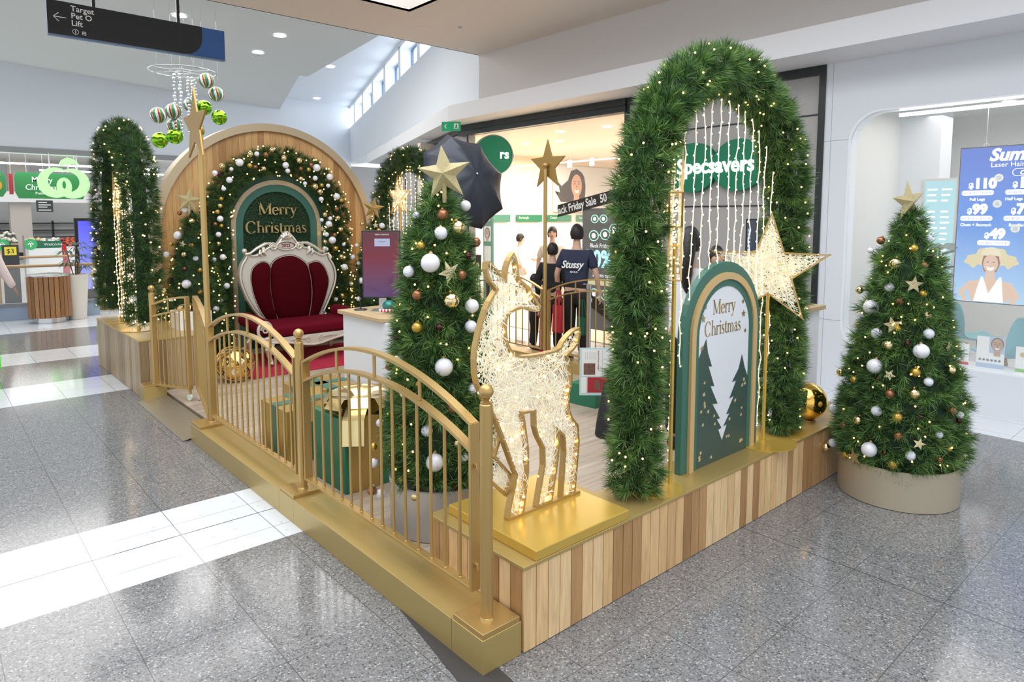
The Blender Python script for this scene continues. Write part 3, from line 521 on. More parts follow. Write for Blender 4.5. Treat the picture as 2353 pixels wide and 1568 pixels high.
# ================================================================ STAGE
def vinyl():
    m = bpy.data.materials.new('oak_vinyl'); m.use_nodes = True; nt = m.node_tree; N = nt.nodes; L = nt.links; b = N['Principled BSDF']
    tc = N.new('ShaderNodeTexCoord'); mp = N.new('ShaderNodeMapping'); mp.inputs['Scale'].default_value = (.8, 9, 1); mp.inputs['Rotation'].default_value = (0, 0, 0)
    nz = N.new('ShaderNodeTexNoise'); nz.inputs['Scale'].default_value = 3; nz.inputs['Detail'].default_value = 8; nz.inputs['Distortion'].default_value = .6
    br = N.new('ShaderNodeTexBrick'); br.inputs['Scale'].default_value = 1; br.inputs['Brick Width'].default_value = 1.2; br.inputs['Row Height'].default_value = .15; br.inputs['Mortar Size'].default_value = .0015
    br.inputs['Color1'].default_value = (.42, .33, .25, 1); br.inputs['Color2'].default_value = (.50, .41, .32, 1); br.inputs['Mortar'].default_value = (.30, .23, .17, 1)
    L.new(tc.outputs['Object'], mp.inputs[0]); L.new(mp.outputs[0], nz.inputs['Vector']); L.new(tc.outputs['Object'], br.inputs['Vector'])
    cr = N.new('ShaderNodeValToRGB'); cr.color_ramp.elements[0].position = .3; cr.color_ramp.elements[0].color = (.75, .75, .75, 1); cr.color_ramp.elements[1].position = .7; cr.color_ramp.elements[1].color = (1.15, 1.15, 1.15, 1)
    L.new(nz.outputs[0], cr.inputs[0]); mx = N.new('ShaderNodeMix'); mx.data_type = 'RGBA'; mx.blend_type = 'MULTIPLY'; mx.inputs[0].default_value = 1
    L.new(br.outputs[0], mx.inputs[6]); L.new(cr.outputs[0], mx.inputs[7]); L.new(mx.outputs[2], b.inputs['Base Color']); b.inputs['Roughness'].default_value = .42
    return m
t = thing('stage_platform', 'low timber-look platform under the whole Christmas set', 'stage', (0, 0, 0))
MB().slab([(.02, .69), (.80, .69), (.80, .32), (3.9, .32), (3.9, 5.72), (3.42, 5.72), (3.42, 7.0), (.43, 7.0), (.43, 5.42), (.02, 5.42)], .0005, .05).build('vinyl_floor', vinyl(), t)
def boards(b, p0, p1, z0, z1, wdt=.070, gap=.0045, th=.012, nrm=(0, -1)):
    L = math.hypot(p1[0] - p0[0], p1[1] - p0[1]); n = max(1, round(L / wdt)); ux, uy = (p1[0] - p0[0]) / L, (p1[1] - p0[1]) / L; wv = L / n
    for k in range(n):
        a, c = k * wv + gap / 2, (k + 1) * wv - gap / 2
        q = [(p0[0] + ux * a, p0[1] + uy * a), (p0[0] + ux * c, p0[1] + uy * c)]
        b.slab([q[0], q[1], (q[1][0] + nrm[0] * th, q[1][1] + nrm[1] * th), (q[0][0] + nrm[0] * th, q[0][1] + nrm[1] * th)], z0, z1)
t = thing('display_box', 'long timber-clad display box with gold top along the front of the stage', 'display box', (0, 0, 0))
foot = [(.012, .012), (3.45, .012), (3.45, .30), (.78, .30), (.78, .66), (.012, .66)]
MB().slab(foot, .0, .358).build('carcass', mat('ply', (.45, .32, .2), .6), t)
b = MB(); boards(b, (0, .012), (3.46, .012), .004, .358); boards(b, (.012, .012), (.012, .67), .004, .358, nrm=(-1, 0)); boards(b, (3.45, .02), (3.45, .30), .004, .358, nrm=(1, 0)); boards(b, (.78, .66), (.02, .66), .004, .358, nrm=(0, 1)); b.build('board_cladding', WOODB, t)
MB().slab([(-.004, -.004), (3.466, -.004), (3.466, .31), (.79, .31), (.79, .675), (-.004, .675)], .359, .375).build('gold_top', BASEG, t, bevel=.002)
tag(MB().box(.068, .675, -.001, .612, .3755, .42).build('deer_plinth', GOLD2, bevel=.003), 'glossy gold square slab under the light-up deer', 'plinth')
# low gold base under the left fence
def plinth(y0, y1, lab, loc=(0, 0)):
    t = thing('post_plinth', lab, 'plinth', (loc[0], loc[1], 0)); b = MB(); b.box(-.214, -.01, y0, y1, .0005, .145); b.build('block', BASEG, t, bevel=.002)
    MB().box(-.209, -.015, y0 + .004, y1 - .004, .1455, .167).build('cap_plate', GOLD, t, bevel=.002)
    for x in (-.19, -.034):
        for y in (y0 + .025, y1 - .025): MB().lathe([(.004, .167), (.004, .169), (.001, .1695)], (x, y, 0), 8).build('screw', STEEL, t)
    return t
plinth(.004, .21, 'square gold plinth at the near corner, nearest the viewer, carrying a ball-topped post')
plinth(1.777, 1.983, 'gold plinth between the two fence panels under the middle ball-topped post')
plinth(3.517, 3.75, 'gold plinth at the entrance under the tall star-topped pole')
plinth(5.22, 5.42, 'gold plinth at the left side of the entrance beside the tan timber box')
def ledge(y0, y1, lab): tag(MB().box(-.214, -.003, y0, y1, .0005, .1445).build('base_ledge', BASEG, bevel=.0015), lab, 'ledge')
ledge(.212, 1.775, 'long gold ledge under the nearest fence panel'); ledge(1.985, 3.515, 'gold ledge under the second fence panel from the viewer')
t = thing('ramp_edge', 'metal ramp strip on the floor at the gate entrance', 'ramp')
MB().add([(-.27, 3.77, .002), (-.26, 5.30, .002), (-.02, 5.30, .05), (-.02, 3.77, .05), (-.27, 3.77, .006), (-.26, 5.30, .006), (-.02, 5.30, .056), (-.02, 3.77, .056)], [(0, 1, 2, 3), (4, 7, 6, 5), (0, 4, 5, 1), (0, 3, 7, 4), (1, 5, 6, 2), (2, 6, 7, 3)]).build('plate', mat('worn_aluminium', (.42, .38, .30), .28, .7), t)
b = MB()
for k in range(3): b.tube([(-.10 + k * .03, 3.78, .042 + k * .006), (-.10 + k * .03, 5.29, .042 + k * .006)], .003, 6)
b.build('grip_rib', mat('worn_aluminium', (.42, .38, .30), .28, .7), t)

def ball_post(name, lab, loc, z0=.167, top=1.06, r=.026, group=None):
    t = thing(name, lab, 'post', (loc[0], loc[1], z0), 0, group); h = top - z0
    MB().lathe([(r + .006, 0), (r + .004, .006), (r, .01), (r, h), (r - .004, h + .004)]).build('post', GOLD, t, smooth=True)
    MB().lathe([(r - .004, h + .004), (r - .002, h + .010), (.012, h + .014), (.014, h + .020), (.018, h + .022), (.012, h + .027)]).build('neck', GOLD, t, smooth=True)
    MB().ball((0, 0, h + .053), .030, 24, 16).build('ball_finial', GOLD, t, smooth=True)
    return t
ball_post('fence_post', 'gold ball-topped fence post on the nearest corner plinth', (-.124, .088))
ball_post('fence_post', 'gold ball-topped fence post between the two front-left fence panels', (-.115, 1.858))
ball_post('fence_post', 'gold ball-topped fence post left of the entrance gate', (-.092, 5.293))

def fence_panel(lab, loc, rotz, L, peak=1.137, zend=.955, pk=.5, nb=15, z0=.23, group=None, zoff=0, kind='railing', struts=(.25, .5, .75), hinges=True, wheel=None, r=.0075):
    t = thing(kind, lab, 'gate' if kind == 'gate' else 'fence', (loc[0], loc[1], zoff), rotz, group)
    px = L * pk; zo = lambda x: peak - (peak - zend) * ((x - px) / (px if x < px and px > 0 else max(L - px, 1e-3))) ** 2
    if pk == 1: zo = lambda x: zend + (peak - zend) * (1 - (1 - x / L) ** 2)
    if pk == 0: zo = lambda x: zend + (peak - zend) * (1 - (x / L) ** 2)
    zi = lambda x: zo(x) - .115 - .015 * (1 - abs(2 * x / L - 1))
    def rail(fn, name):
        xs = [.005 + (L - .01) * k / 28 for k in range(29)]; top = [(x, fn(x)) for x in xs]; bot = [(x, fn(x) - .016) for x in xs]
        MB().ring(top, bot, -.021, .021, closed=False).build(name, GOLD, t, smooth=True)
    rail(zo, 'top_rail'); rail(zi, 'inner_rail')
    b = MB(); b.box(0, .016, -.024, .024, z0, zo(0)); b.build('end_bar', GOLD, t, bevel=.0015)
    b = MB(); b.box(L - .016, L, -.024, .024, z0, zo(L)); b.build('end_bar', GOLD, t, bevel=.0015)
    MB().box(.016, L - .016, -.021, .021, z0, z0 + .016).build('bottom_rail', GOLD, t, bevel=.0015)
    for k in range(nb):
        x = L * (k + 1) / (nb + 1); bb = MB(); bb.lathe([(r + .002, z0 + .016), (r + .002, z0 + .02), (r, z0 + .022), (r, zi(x) - .012)], (x, 0, 0), 12)
        bb.build('baluster', GOLD, t, smooth=True)
    for s in struts: MB().lathe([(r + .001, zi(L * s)), (r + .001, zo(L * s) - .014)], (L * s, 0, 0), 12).build('spacer', GOLD, t, smooth=True)
    if hinges:
        for x, sg in ((0, -1), (L, 1)):
            for zz in (z0 + .12, z0 + .55): MB().tube([(x, 0, zz), (x + sg * .014, 0, zz), (x + sg * .018, 0, zz - .02)], .007, 8).build('hinge_pin', GOLD, t, smooth=True)
    if wheel is not None:
        f = MB(); f.box(wheel - .02, wheel + .004, -.008, .008, z0 - .05, z0); fk = f.build('caster_bracket', GOLD, t)
        wv = MB(); wv.lathe([(.010, -.009), (.030, -.009), (.033, -.004), (.033, .004), (.030, .009), (.010, .009)], (0, 0, 0), 24)
        wo = wv.build('caster_wheel', mat('caster_cream', (.66, .72, .62), .4), t, smooth=True); wo.rotation_euler = (PI / 2, 0, 0); wo.location = (wheel - .012, 0, .084)
    return t
fence_panel('nearest gold fence panel with arched double top rail, in front of the green gift box', (-.1, 1.815), FR, 1.625, nb=14)
fence_panel('second gold fence panel with arched double top rail, in front of the throne', (-.1, 3.53), FR, 1.60, peak=1.13, nb=14)
fence_panel('short gold gate leaf on the left of the entrance, standing open on a white caster', (-.10, 5.245), math.atan2(-.415, .20), .47, peak=1.055, zend=.96, pk=1, nb=7, z0=.16, kind='gate', struts=(.45,), hinges=False, wheel=.46, r=.006)
g2 = fence_panel('long gold gate leaf seen nearly edge-on beside the tall star pole, on a white caster', (-.078, 3.665), math.atan2(1.16, .25), 1.19, peak=1.06, zend=.93, pk=1, nb=11, z0=.16, kind='gate', struts=(.3, .7), hinges=False, wheel=1.17, r=.006)
fence_panel('back gold fence panel in front of the optician, right of the back star pole', (3.74, 3.66), FR, 1.72, nb=13, zoff=0)
fence_panel('back gold fence panel in front of the optician, left of the back star pole', (3.74, 5.42), FR, 1.66, nb=13)
t = thing('base_ledge', 'gold ledge under the back fence, seen past the deer tail', 'ledge'); MB().box(3.66, 3.86, 1.7, 5.6, .0505, .17).build('ledge', BASEG, t)
def star_pole(lab, loc, z0, top, R, rot, zc, sidex):
    t = ball_post('star_pole', lab, loc, z0, top, .022)
    st = MB(); S = star_pts(R, R * .42)
    yd = .035 * sidex
    st.prism([(x, zc - z0 + z) for x, z in S], yd - .008, yd + .008); s = st.build('star', BRONZE, t, bevel=.004); s.rotation_euler = (0, 0, rot)
    MB().tube([(0, 0, zc - z0), (0, yd, zc - z0)], .01, 8).build('star_bracket', GOLD, t)
    return t
star_pole('tall gold pole with a folded-looking metal star at the top, beside the entrance', (-.092, 3.60), .167, 2.42, .29, PI / 2, 2.50, 1)
star_pole('tall gold pole with a flat bronze star at the top, in front of the optician', (3.72, 3.70), .17, 2.35, .30, PI / 2, 2.40, -1)

# tan timber boxes under the left and right arches
def side_box(lab, x0, x1, y0, y1, mt):
    t = thing('display_box', lab, 'display box'); MB().box(x0 + .012, x1, y0 + .012, y1, .0005, .56).build('carcass', mat('ply', (.45, .32, .2), .6), t)
    b = MB(); boards(b, (x0 + .012, y0), (x0 + .012, y1), .003, .56, .085, nrm=(-1, 0)); boards(b, (x0, y0 + .012), (x1, y0 + .012), .003, .56, .085); b.build('board_cladding', mt, t)
    MB().box(x0 - .003, x1 + .003, y0 - .003, y1, .561, .58).build('gold_top', BASEG, t, bevel=.002)
side_box('tan timber-clad box with gold top under the left evergreen arch', -.19, .40, 5.45, 7.52, WOODL)
side_box('tan timber-clad box with gold top under the far right evergreen arch', 3.45, 4.05, 5.75, 7.52, WOODL)
tag(MB().box(-.19, .12, 5.0, 5.2, .0505, .145).build('gate_step', BASEG), 'low gold block just behind the left gate leaf', 'ledge') if False else None

# ---------------------------------------------------------------- back wall with green arch niche
t = thing('backdrop_wall', 'half-round timber backdrop wall with gold rim behind the throne', 'backdrop', (1.905, 7.2, 0))
Rw = 1.53; zc = 1.53
def halfround(R, n=48, z0=0): return [(-R, z0)] + [(R * math.cos(PI - PI * k / n), zc + R * math.sin(PI * k / n)) for k in range(n + 1)] + [(R, z0)]
A_ = halfround(Rw); B_ = halfround(Rw - .10)
MB().ring(A_, B_, -.06, .20, closed=False).build('gold_rim', mat('champagne_rim', (.56, .45, .30), .35, .35), t, smooth=True)
MB().prism(halfround(Rw - .1), .02, .16).build('backing', mat('ply', (.45, .32, .2), .6), t)
b = MB(); n = 34; wv = 2 * (Rw - .1) / n
for k in range(n):
    x0 = -(Rw - .1) + k * wv + .001; x1 = x0 + wv - .002; h = lambda x: zc + math.sqrt(max(0, (Rw - .1) ** 2 - x * x))
    b.prism([(x0, .05), (x1, .05), (x1, h(x1)), ((x0 + x1) / 2, h((x0 + x1) / 2)), (x0, h(x0))], .0, .018)
b.build('timber_boards', WOODW, t)
t = thing('niche_panel', 'tall green arched niche with boxwood hedge and gold MERRY CHRISTMAS lettering', 'niche', (1.885, 7.0, .05))
W1, H1 = 1.46, 2.36
MB().prism(arch_pts(W1, H1), .02, .18).build('green_board', GREEN, t)
MB().ring(arch_pts(1.24, 2.25), arch_pts(1.12, 2.19), -.03, .02, closed=False).build('gold_band', mat('champagne_rim', (.56, .45, .30), .35, .35), t)
MB().ring(arch_pts(1.12, 2.19), arch_pts(.93, 2.095), -.02, .02, closed=False).build('inner_green_band', GREEN, t)
# boxwood leaves
AP = arch_pts(.93, 2.09); P = []
while len(P) < 9000:
    x, z = random.uniform(-.47, .47), random.uniform(0, 2.1)
    if inpoly(x, z, AP): P.append((x, random.uniform(-.012, .012), z))
P = np.array(P); n = len(P); dd = unit(rng.normal(0, 1, (n, 3)) * [1, .5, 1]); s = unit(np.cross(dd, rng.normal(0, .4, (n, 3)) + [0, 1, 0])); L_ = .013
V = np.stack([P, P + dd * L_ * .5 + s * .006, P + dd * L_, P + dd * L_ * .5 - s * .006], 1).reshape(-1, 3) + [0, 0, 0]; i = np.arange(n)[:, None] * 4
lv = raw_mesh('boxwood_hedge', V, np.concatenate([i + np.array([[0, 1, 2]]), i + np.array([[0, 2, 3]])]), LEAFW, t)
MB().prism(AP, .012, .019).build('hedge_backing', CORE, t)
serif_text('Merry', .215, TXTGOLD, t, .0, 1.79, -.03, .012, bold=1.35, name='lettering'); serif_text('Christmas', .215, TXTGOLD, t, -.02, 1.545, -.03, .012, bold=1.35, sx=.95, name='lettering')

# ================================================================ evergreen things
def garland_arch(name, lab, loc, rotz, w, h, rt, per=30, ln=.075, ntuft=1700, leg0=0., mt=None, group=None):
    """tube of pine along a round-topped path; local X across, Z up"""
    t = thing(name, lab, 'arch', loc, rotz, group); r = w / 2; path = [(-r, leg0 + (h - r - leg0) * k / 14) for k in range(15)] + [(r * math.cos(PI - PI * k / 24), h - r + r * math.sin(PI * k / 24)) for k in range(1, 25)] + [(r, h - r - (h - r - leg0) * k / 14) for k in range(1, 15)]
    pts = [(x, 0, z) for x, z in path]
    MB().tube(pts, rt * .33, 12).build('core', CORE, t, smooth=True)
    MB().tube(pts, .008, 8).build('gold_hoop', GOLD, t)
    A = np.array(pts); seg = np.linalg.norm(np.diff(A, axis=0), axis=1); cum = np.r_[0, np.cumsum(seg)]
    def sample(n, rad):
        s = rng.uniform(0, cum[-1], n); k = np.clip(np.searchsorted(cum, s) - 1, 0, len(seg) - 1); f = ((s - cum[k]) / seg[k])[:, None]
        c = A[k] * (1 - f) + A[k + 1] * f; tg = unit(A[k + 1] - A[k]); ph = rng.uniform(0, 2 * PI, n)[:, None]
        nn = np.cross(tg, [0, 1, 0]); dr = nn * np.cos(ph) + np.array([0, 1, 0]) * np.sin(ph); return c + dr * rad, dr
    P, Nn = sample(ntuft, rt * .60); needles('pine_garland', P, Nn, mt or NEED, t, per=per, ln=ln * .95, spread=.92); P, Nn = sample(ntuft // 4, rt * .32); needles('inner_pine', P, Nn, mt or NEED, t, per=per, ln=ln * 1.1, spread=1.1)
    return t, sample, pts
def light_set(lab, loc, rotz, pts, r=.006, m=None, wire=True, n=100):
    t = thing('fairy_light_string', lab, 'fairy lights', loc, rotz)
    if wire: MB().tube(sorted([tuple(p) for p in pts[:60]], key=lambda p: p[2]), .0012, 4).build('wire', WIREG, t)
    bulbs(t, [tuple(p) for p in pts], r, m or BULB, n)
    return t
def curtain(lab, cx, y, loc, rotz, xs, tops, z1s, r=.0055, parts=True, step=.043):
    for k, (x, zt, zb_) in enumerate(zip(xs, tops, z1s)):
        t = thing('light_strand', lab[k] if isinstance(lab, list) else lab, 'fairy lights', loc, rotz, 'hanging warm light strands')
        n = int((zt - zb_) / step); wq = [0.]
        for i in range(n): wq.append(wq[-1] * .8 + random.uniform(-.009, .009))
        P = [(x + wq[i], y + random.uniform(-.006, .006), zt - i * step) for i in range(n + 1)]
        MB().tube(P, .0030 if parts else .0028, 5).build('wire', STRAND, t, smooth=True)
        B_ = [(p[0] + random.choice((-1, 1)) * .007, p[1], p[2] - .01) for p in P]
        if parts: bulbs(t, B_, r, BULBW)
        else:
            b = MB()
            for p in B_: b.ball(p, r, 6, 4)
            b.build('bulb', BULBW, t)

# big arch on the front box
loc1 = (1.685, .16, .375)
t, smp, pth = garland_arch('evergreen_arch', 'large green pine garland arch with warm lights on the front timber box', loc1, 0, 1.52, 2.24, .145, per=42, ln=.076, ntuft=2300, leg0=.03)
for sx_ in (-1, 1): MB().lathe([(.155, .0005), (.155, .006), (.02, .008), (.014, .03), (.012, .12)], (sx_ * .76 + (.15 if sx_ < 0 else 0), -.005, 0), 40).build('base_disc', GOLD2, t, smooth=True)
P, _ = smp(200, .142); light_set('warm fairy lights wound through the large front pine arch', loc1, 0, P, .0052, wire=False)
xs = [-.56 + .086 * k for k in range(14)]; tops = [2.22 - .73 + math.sqrt(max(.02, .60 ** 2 - x * x)) for x in xs]
ordn = ['first', 'second', 'third', 'fourth', 'fifth', 'sixth', 'seventh', 'eighth', 'ninth', 'tenth', 'eleventh', 'twelfth', 'thirteenth', 'fourteenth']
curtain(['%s hanging warm light strand from the left inside the large front arch' % o for o in ordn], 0, 0, loc1, 0, xs, tops, [.10 + .25 * (k % 3) * (0 if k in (0, 1) else 1) for k in range(14)], r=.0048, step=.06)
# left arch
loc2 = (-.02, 6.65, .58)
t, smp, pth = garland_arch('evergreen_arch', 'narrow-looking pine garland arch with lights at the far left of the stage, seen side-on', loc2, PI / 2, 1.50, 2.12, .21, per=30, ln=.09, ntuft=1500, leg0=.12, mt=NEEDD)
P, _ = smp(170, .20); light_set('warm fairy lights on the side-on pine arch at the far left', loc2, PI / 2, P, .0085, wire=False)
for sx_ in (-1, 1): MB().lathe([(.18, .0005), (.18, .006), (.02, .008), (.014, .05)], (sx_ * .45, 0, 0), 32).build('base_disc', GOLD2, t, smooth=True)
curtain('warm light strand hanging inside the side-on left arch', 0, 0, loc2, PI / 2, [-.45 + .13 * k for k in range(8)], [1.75 - abs(k - 3.5) * .07 for k in range(8)], [.03] * 8, r=.009, parts=False, step=.05)
# far right arch
loc3 = (3.80, 6.72, .58)
t, smp, pth = garland_arch('evergreen_arch', 'pine garland arch with lights at the back right, behind the vertical screen', loc3, PI / 2, 1.50, 2.10, .17, per=28, ln=.10, ntuft=1300, leg0=.1, mt=NEEDD)
P, _ = smp(190, .17); light_set('warm fairy lights on the back right pine arch behind the screen', loc3, PI / 2, P, .009, wire=False)
curtain('warm light strand hanging inside the back right arch', 0, 0, loc3, PI / 2, [-.56 + .124 * k for k in range(10)], [1.95 - .025 * (k - 4.5) ** 2 for k in range(10)], [.05] * 10, r=.009, parts=False, step=.06)
# garland round the niche
loc4 = (1.87, 6.86, .05)
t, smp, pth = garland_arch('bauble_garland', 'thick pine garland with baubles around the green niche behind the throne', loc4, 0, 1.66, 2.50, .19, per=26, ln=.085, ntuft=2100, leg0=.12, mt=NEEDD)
P, _ = smp(620, .20); P = P[P[:, 1] < .05][:190]; light_set('warm fairy lights in the bauble garland round the green niche', loc4, 0, P, .009, wire=False)

# ---------------------------------------------------------------- trees
def tree(lab, loc, prof, planter, per, ln, ntuft, mt, pl_label, zbase, cone_r, lightn, br, where):
    t = thing('christmas_tree', lab, 'Christmas tree', (loc[0], loc[1], 0)); prof = sorted(prof)
    zs = np.array([p[0] for p in prof]); rs = np.array([p[1] for p in prof])
    core = [(max(.01, rs[i] - ln * .62), zs[i]) for i in range(len(zs))]; core = [(core[0][0] * .8, zs[0] - .0)] + core + [(.005, zs[-1] + .01)]
    MB().lathe(core, n=24).build('core', CORE, t, smooth=True)
    MB().tube([(0, 0, zbase), (0, 0, zs[0] + .1)], .02, 8).build('trunk', mat('bark', (.12, .07, .04), .8), t)
    def sample(n, off):
        z = []
        while len(z) < n:
            c = rng.uniform(zs[0], zs[-1]); 
            if rng.uniform(0, rs.max()) < np.interp(c, zs, rs) + .03: z.append(c)
        z = np.array(z); r = np.interp(z, zs, rs) + off; a = rng.uniform(0, 2 * PI, n); dr = np.stack([np.cos(a), np.sin(a), np.full(n, .25)], 1)
        return np.stack([r * np.cos(a), r * np.sin(a), z], 1), unit(dr)
    P, Nn = sample(ntuft, -ln * .62); P[:, :2] *= 1 + rng.normal(0, .05, (ntuft, 1)); needles('pine_foliage', P, Nn, mt, t, per=per, ln=ln, spread=.95, droop=.15)
    P, _ = sample(lightn, .002); light_set('warm fairy lights wound round ' + where, (loc[0], loc[1], 0), 0, P, br)
    return t
prR = [(1.83, .05), (1.72, .09), (1.52, .175), (1.247, .24), (.97, .29), (.69, .34), (.40, .37), (.27, .36), (.2, .31)]
prC = [(1.97, .05), (1.87, .10), (1.68, .17), (1.56, .195), (1.32, .225), (.83, .28), (.59, .30), (.38, .295), (.33, .25)]
prT = [(1.88, .03), (1.75, .11), (1.3, .24), (.75, .32), (.3, .36), (.15, .3)]
prF = [(1.83, .03), (1.7, .1), (1.3, .22), (.8, .33), (.3, .38), (.15, .3)]
tree('tall decorated Christmas tree on the mall floor at the right, in the champagne planter', (2.96, -.40), prR, None, 44, .075, 1500, NEED, '', .05, .35, 130, .0052, 'the Christmas tree at the right')
tree('decorated Christmas tree in the middle, directly behind the nearest fence panel', (.40, 1.15), prC, None, 46, .078, 1500, NEED, '', .1, .28, 110, .0055, 'the Christmas tree behind the nearest fence')
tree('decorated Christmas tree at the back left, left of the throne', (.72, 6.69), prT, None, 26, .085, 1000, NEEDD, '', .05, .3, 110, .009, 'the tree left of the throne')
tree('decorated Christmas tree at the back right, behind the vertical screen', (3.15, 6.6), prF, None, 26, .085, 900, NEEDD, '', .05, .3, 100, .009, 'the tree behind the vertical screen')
t = thing('planter', 'low round champagne-coloured planter under the right Christmas tree', 'planter', (2.96, -.40, 0))
MB().lathe([(.345, .0005), (.352, .004), (.352, .245), (.345, .25), (.335, .245), (.335, .16), (.02, .155)], n=64).build('pot', PLANT, t, smooth=True)
MB().lathe([(.33, .16), (.33, .175), (.02, .18)], n=32).build('soil', mat('soil', (.05, .035, .02), .9), t)
t = thing('planter', 'low round silver-grey planter under the middle Christmas tree', 'planter', (.40, 1.15, .05))
MB().lathe([(.275, .0005), (.285, .004), (.29, .28), (.28, .285), (.27, .28), (.27, .2), (.02, .2)], n=64).build('pot', SILVERP, t, smooth=True)

def tree_star(lab, loc, R, rotz, m, tilt=0):
    t = thing('tree_topper', lab, 'star', loc, rotz); S = star_pts(R, R * .42); n = len(S); V = [(x, 0, z) for x, z in S] + [(0, -R * .30, 0), (0, R * .30, 0)]
    b = MB(); b.add(V, [(i, (i + 1) % n, n) for i in range(n)] + [((i + 1) % n, i, n + 1) for i in range(n)]); s = b.build('star', m, t); s.rotation_euler = (0, tilt, 0)
    MB().tube([(0, 0, -R * 1.0), (0, 0, -R * .3)], .012, 8).build('stem', m, t)
tree_star('large glittery gold faceted star on top of the middle Christmas tree', (.375, 1.05, 2.035), .155, -math.radians(48), STARG, math.radians(-6))
tree_star('glittery gold faceted star on top of the right Christmas tree', (2.95, -.385, 1.90), .135, -math.radians(24), STARG, math.radians(-8))
tree_star('gold faceted star on top of the tree left of the throne', (.68, 6.66, 2.0), .155, -math.radians(12), STARG, math.radians(8))
tree_star('gold faceted star on top of the tree behind the vertical screen', (3.1, 6.55, 1.93), .16, -math.radians(35), mat('matt_gold_star', (.55, .38, .14), .4, .5), math.radians(8))

# baubles: one of each kind, copied
def proto_bauble(k):
    if k == 'S':
        b = MB(); b.prism(star_pts(1, .42), -.03, .03); me = b.build('star_ornament', STARF).data
    elif k == 'R':
        b = MB(); n, m = 32, 40
        vs = []; fs = []
        for i in range(m + 1):
            th = PI * i / m; rr = 1 + .022 * math.cos(th * 22)
            for j in range(n): a = 2 * PI * j / n; vs.append((rr * math.sin(th) * math.cos(a), rr * math.sin(th) * math.sin(a), rr * math.cos(th)))
        for i in range(m):
            for j in range(n): fs.append((i * n + j, (i + 1) * n + j, (i + 1) * n + (j + 1) % n, i * n + (j + 1) % n))
        b.add(vs, fs); me = b.build('bauble', BAU[k], smooth=True).data
    else: me = MB().ball((0, 0, 0), 1, 28, 18).build('bauble', BAU[k], smooth=True).data
    for o in list(bpy.data.objects):
        if o.data == me: bpy.data.objects.remove(o)
    return me
PB = {k: proto_bauble(k) for k in 'WwRGCMDS'}
CAPME = MB().lathe([(.22, .96), (.24, 1.0), (.22, 1.16), (.08, 1.20), (.05, 1.3)], n=14).build('cap', GOLD)
capm = CAPME.data; bpy.data.objects.remove(CAPME)
def hang(data, axis, where, grp, minr=0, cap=True, push=-.45):
    cnt = {}
    for (k, x, y, z, r) in sorted(data, key=lambda q: -q[3]):
        i = cnt.get(k, 0); cnt[k] = i + 1
        if axis: vx, vy = x - axis[0], y - axis[1]
        else: vx, vy = 0, -1
        l = math.hypot(vx, vy) or 1; vx /= l; vy /= l; r = max(r, minr)
        if k == 'S':
            o = bpy.data.objects.new('star_ornament', PB[k]); COL.objects.link(o); o.location = (x + vx * .015, y + vy * .015, z)
            o.rotation_euler = (random.uniform(-.15, .15), random.uniform(-.5, .5), math.atan2(vy, vx) + PI / 2 + random.uniform(-.2, .2)); o.scale = (r,) * 3
        else:
            o = bpy.data.objects.new('bauble', PB[k]); COL.objects.link(o); o.location = (x - vx * r * push, y - vy * r * push, z); o.scale = (r,) * 3; o.rotation_euler = (.3 * vy, -.3 * vx, 0)
            if cap and r > .018:
                c = bpy.data.objects.new('cap', capm); COL.objects.link(c); c.parent = o
        tag(o, '%s %s on %s' % (ORD[min(i, 21)], NAMES[k], where), 'ornament', grp)

hang(BA_R, (2.96, -.40), 'the Christmas tree at the right', 'ornaments on the right Christmas tree')
hang(BA_C, (.40, 1.15), 'the Christmas tree behind the nearest fence', 'ornaments on the middle Christmas tree')
hang(BA_T, (.72, 6.75), 'the tree left of the throne', 'ornaments on the back left tree', cap=False)
hang(BA_F, (3.15, 6.6), 'the tree behind the vertical screen', 'ornaments on the back right tree', cap=False)
hang(BA_A, None, 'the garland round the green niche', 'ornaments on the niche garland', cap=False)

# ================================================================ light-up deer and stars
def thread_fill(polys, y0, y1, n, parent, seglen=.09, name='thread_fill', wd=.0022):
    xs = [p[0] for P in polys for p in P]; zs = [p[1] for P in polys for p in P]; V = []; F = []
    made = 0
    while made < n:
        x, z = random.uniform(min(xs), max(xs)), random.uniform(min(zs), max(zs))
        if not any(inpoly(x, z, P) for P in polys): continue
        made += 1; a = random.uniform(0, 2 * PI); curv = random.uniform(-14, 14); y = random.choice((y0, y1)) + random.uniform(-.004, .004); k0 = len(V); cnt = 0; px, pz = x, z; st = seglen / 6
        for i in range(7):
            if not any(inpoly(px, pz, P) for P in polys): break
            nx, nz = -math.sin(a), math.cos(a); yy = y + .006 * math.sin(i * 1.3 + x * 90)
            V += [(px - nx * wd / 2, yy, pz - nz * wd / 2), (px + nx * wd / 2, yy + .0006, pz + nz * wd / 2)]; cnt += 1
            px += math.cos(a) * st; pz += math.sin(a) * st; a += curv * st
        for i in range(cnt - 1):
            q = k0 + 2 * i; F += [(q, q + 1, q + 3), (q, q + 3, q + 2)]
    o = raw_mesh(name, np.array(V), np.array(F), THREAD, parent); o['kind'] = 'stuff'; return o
def poly_bulbs(polys, n, y0, y1):
    xs = [p[0] for P in polys for p in P]; zs = [p[1] for P in polys for p in P]; out = []
    while len(out) < n:
        x, z = random.uniform(min(xs), max(xs)), random.uniform(min(zs), max(zs))
        if any(inpoly(x, z, P) for P in polys): out.append((x, random.uniform(y0, y1), z))
    return out
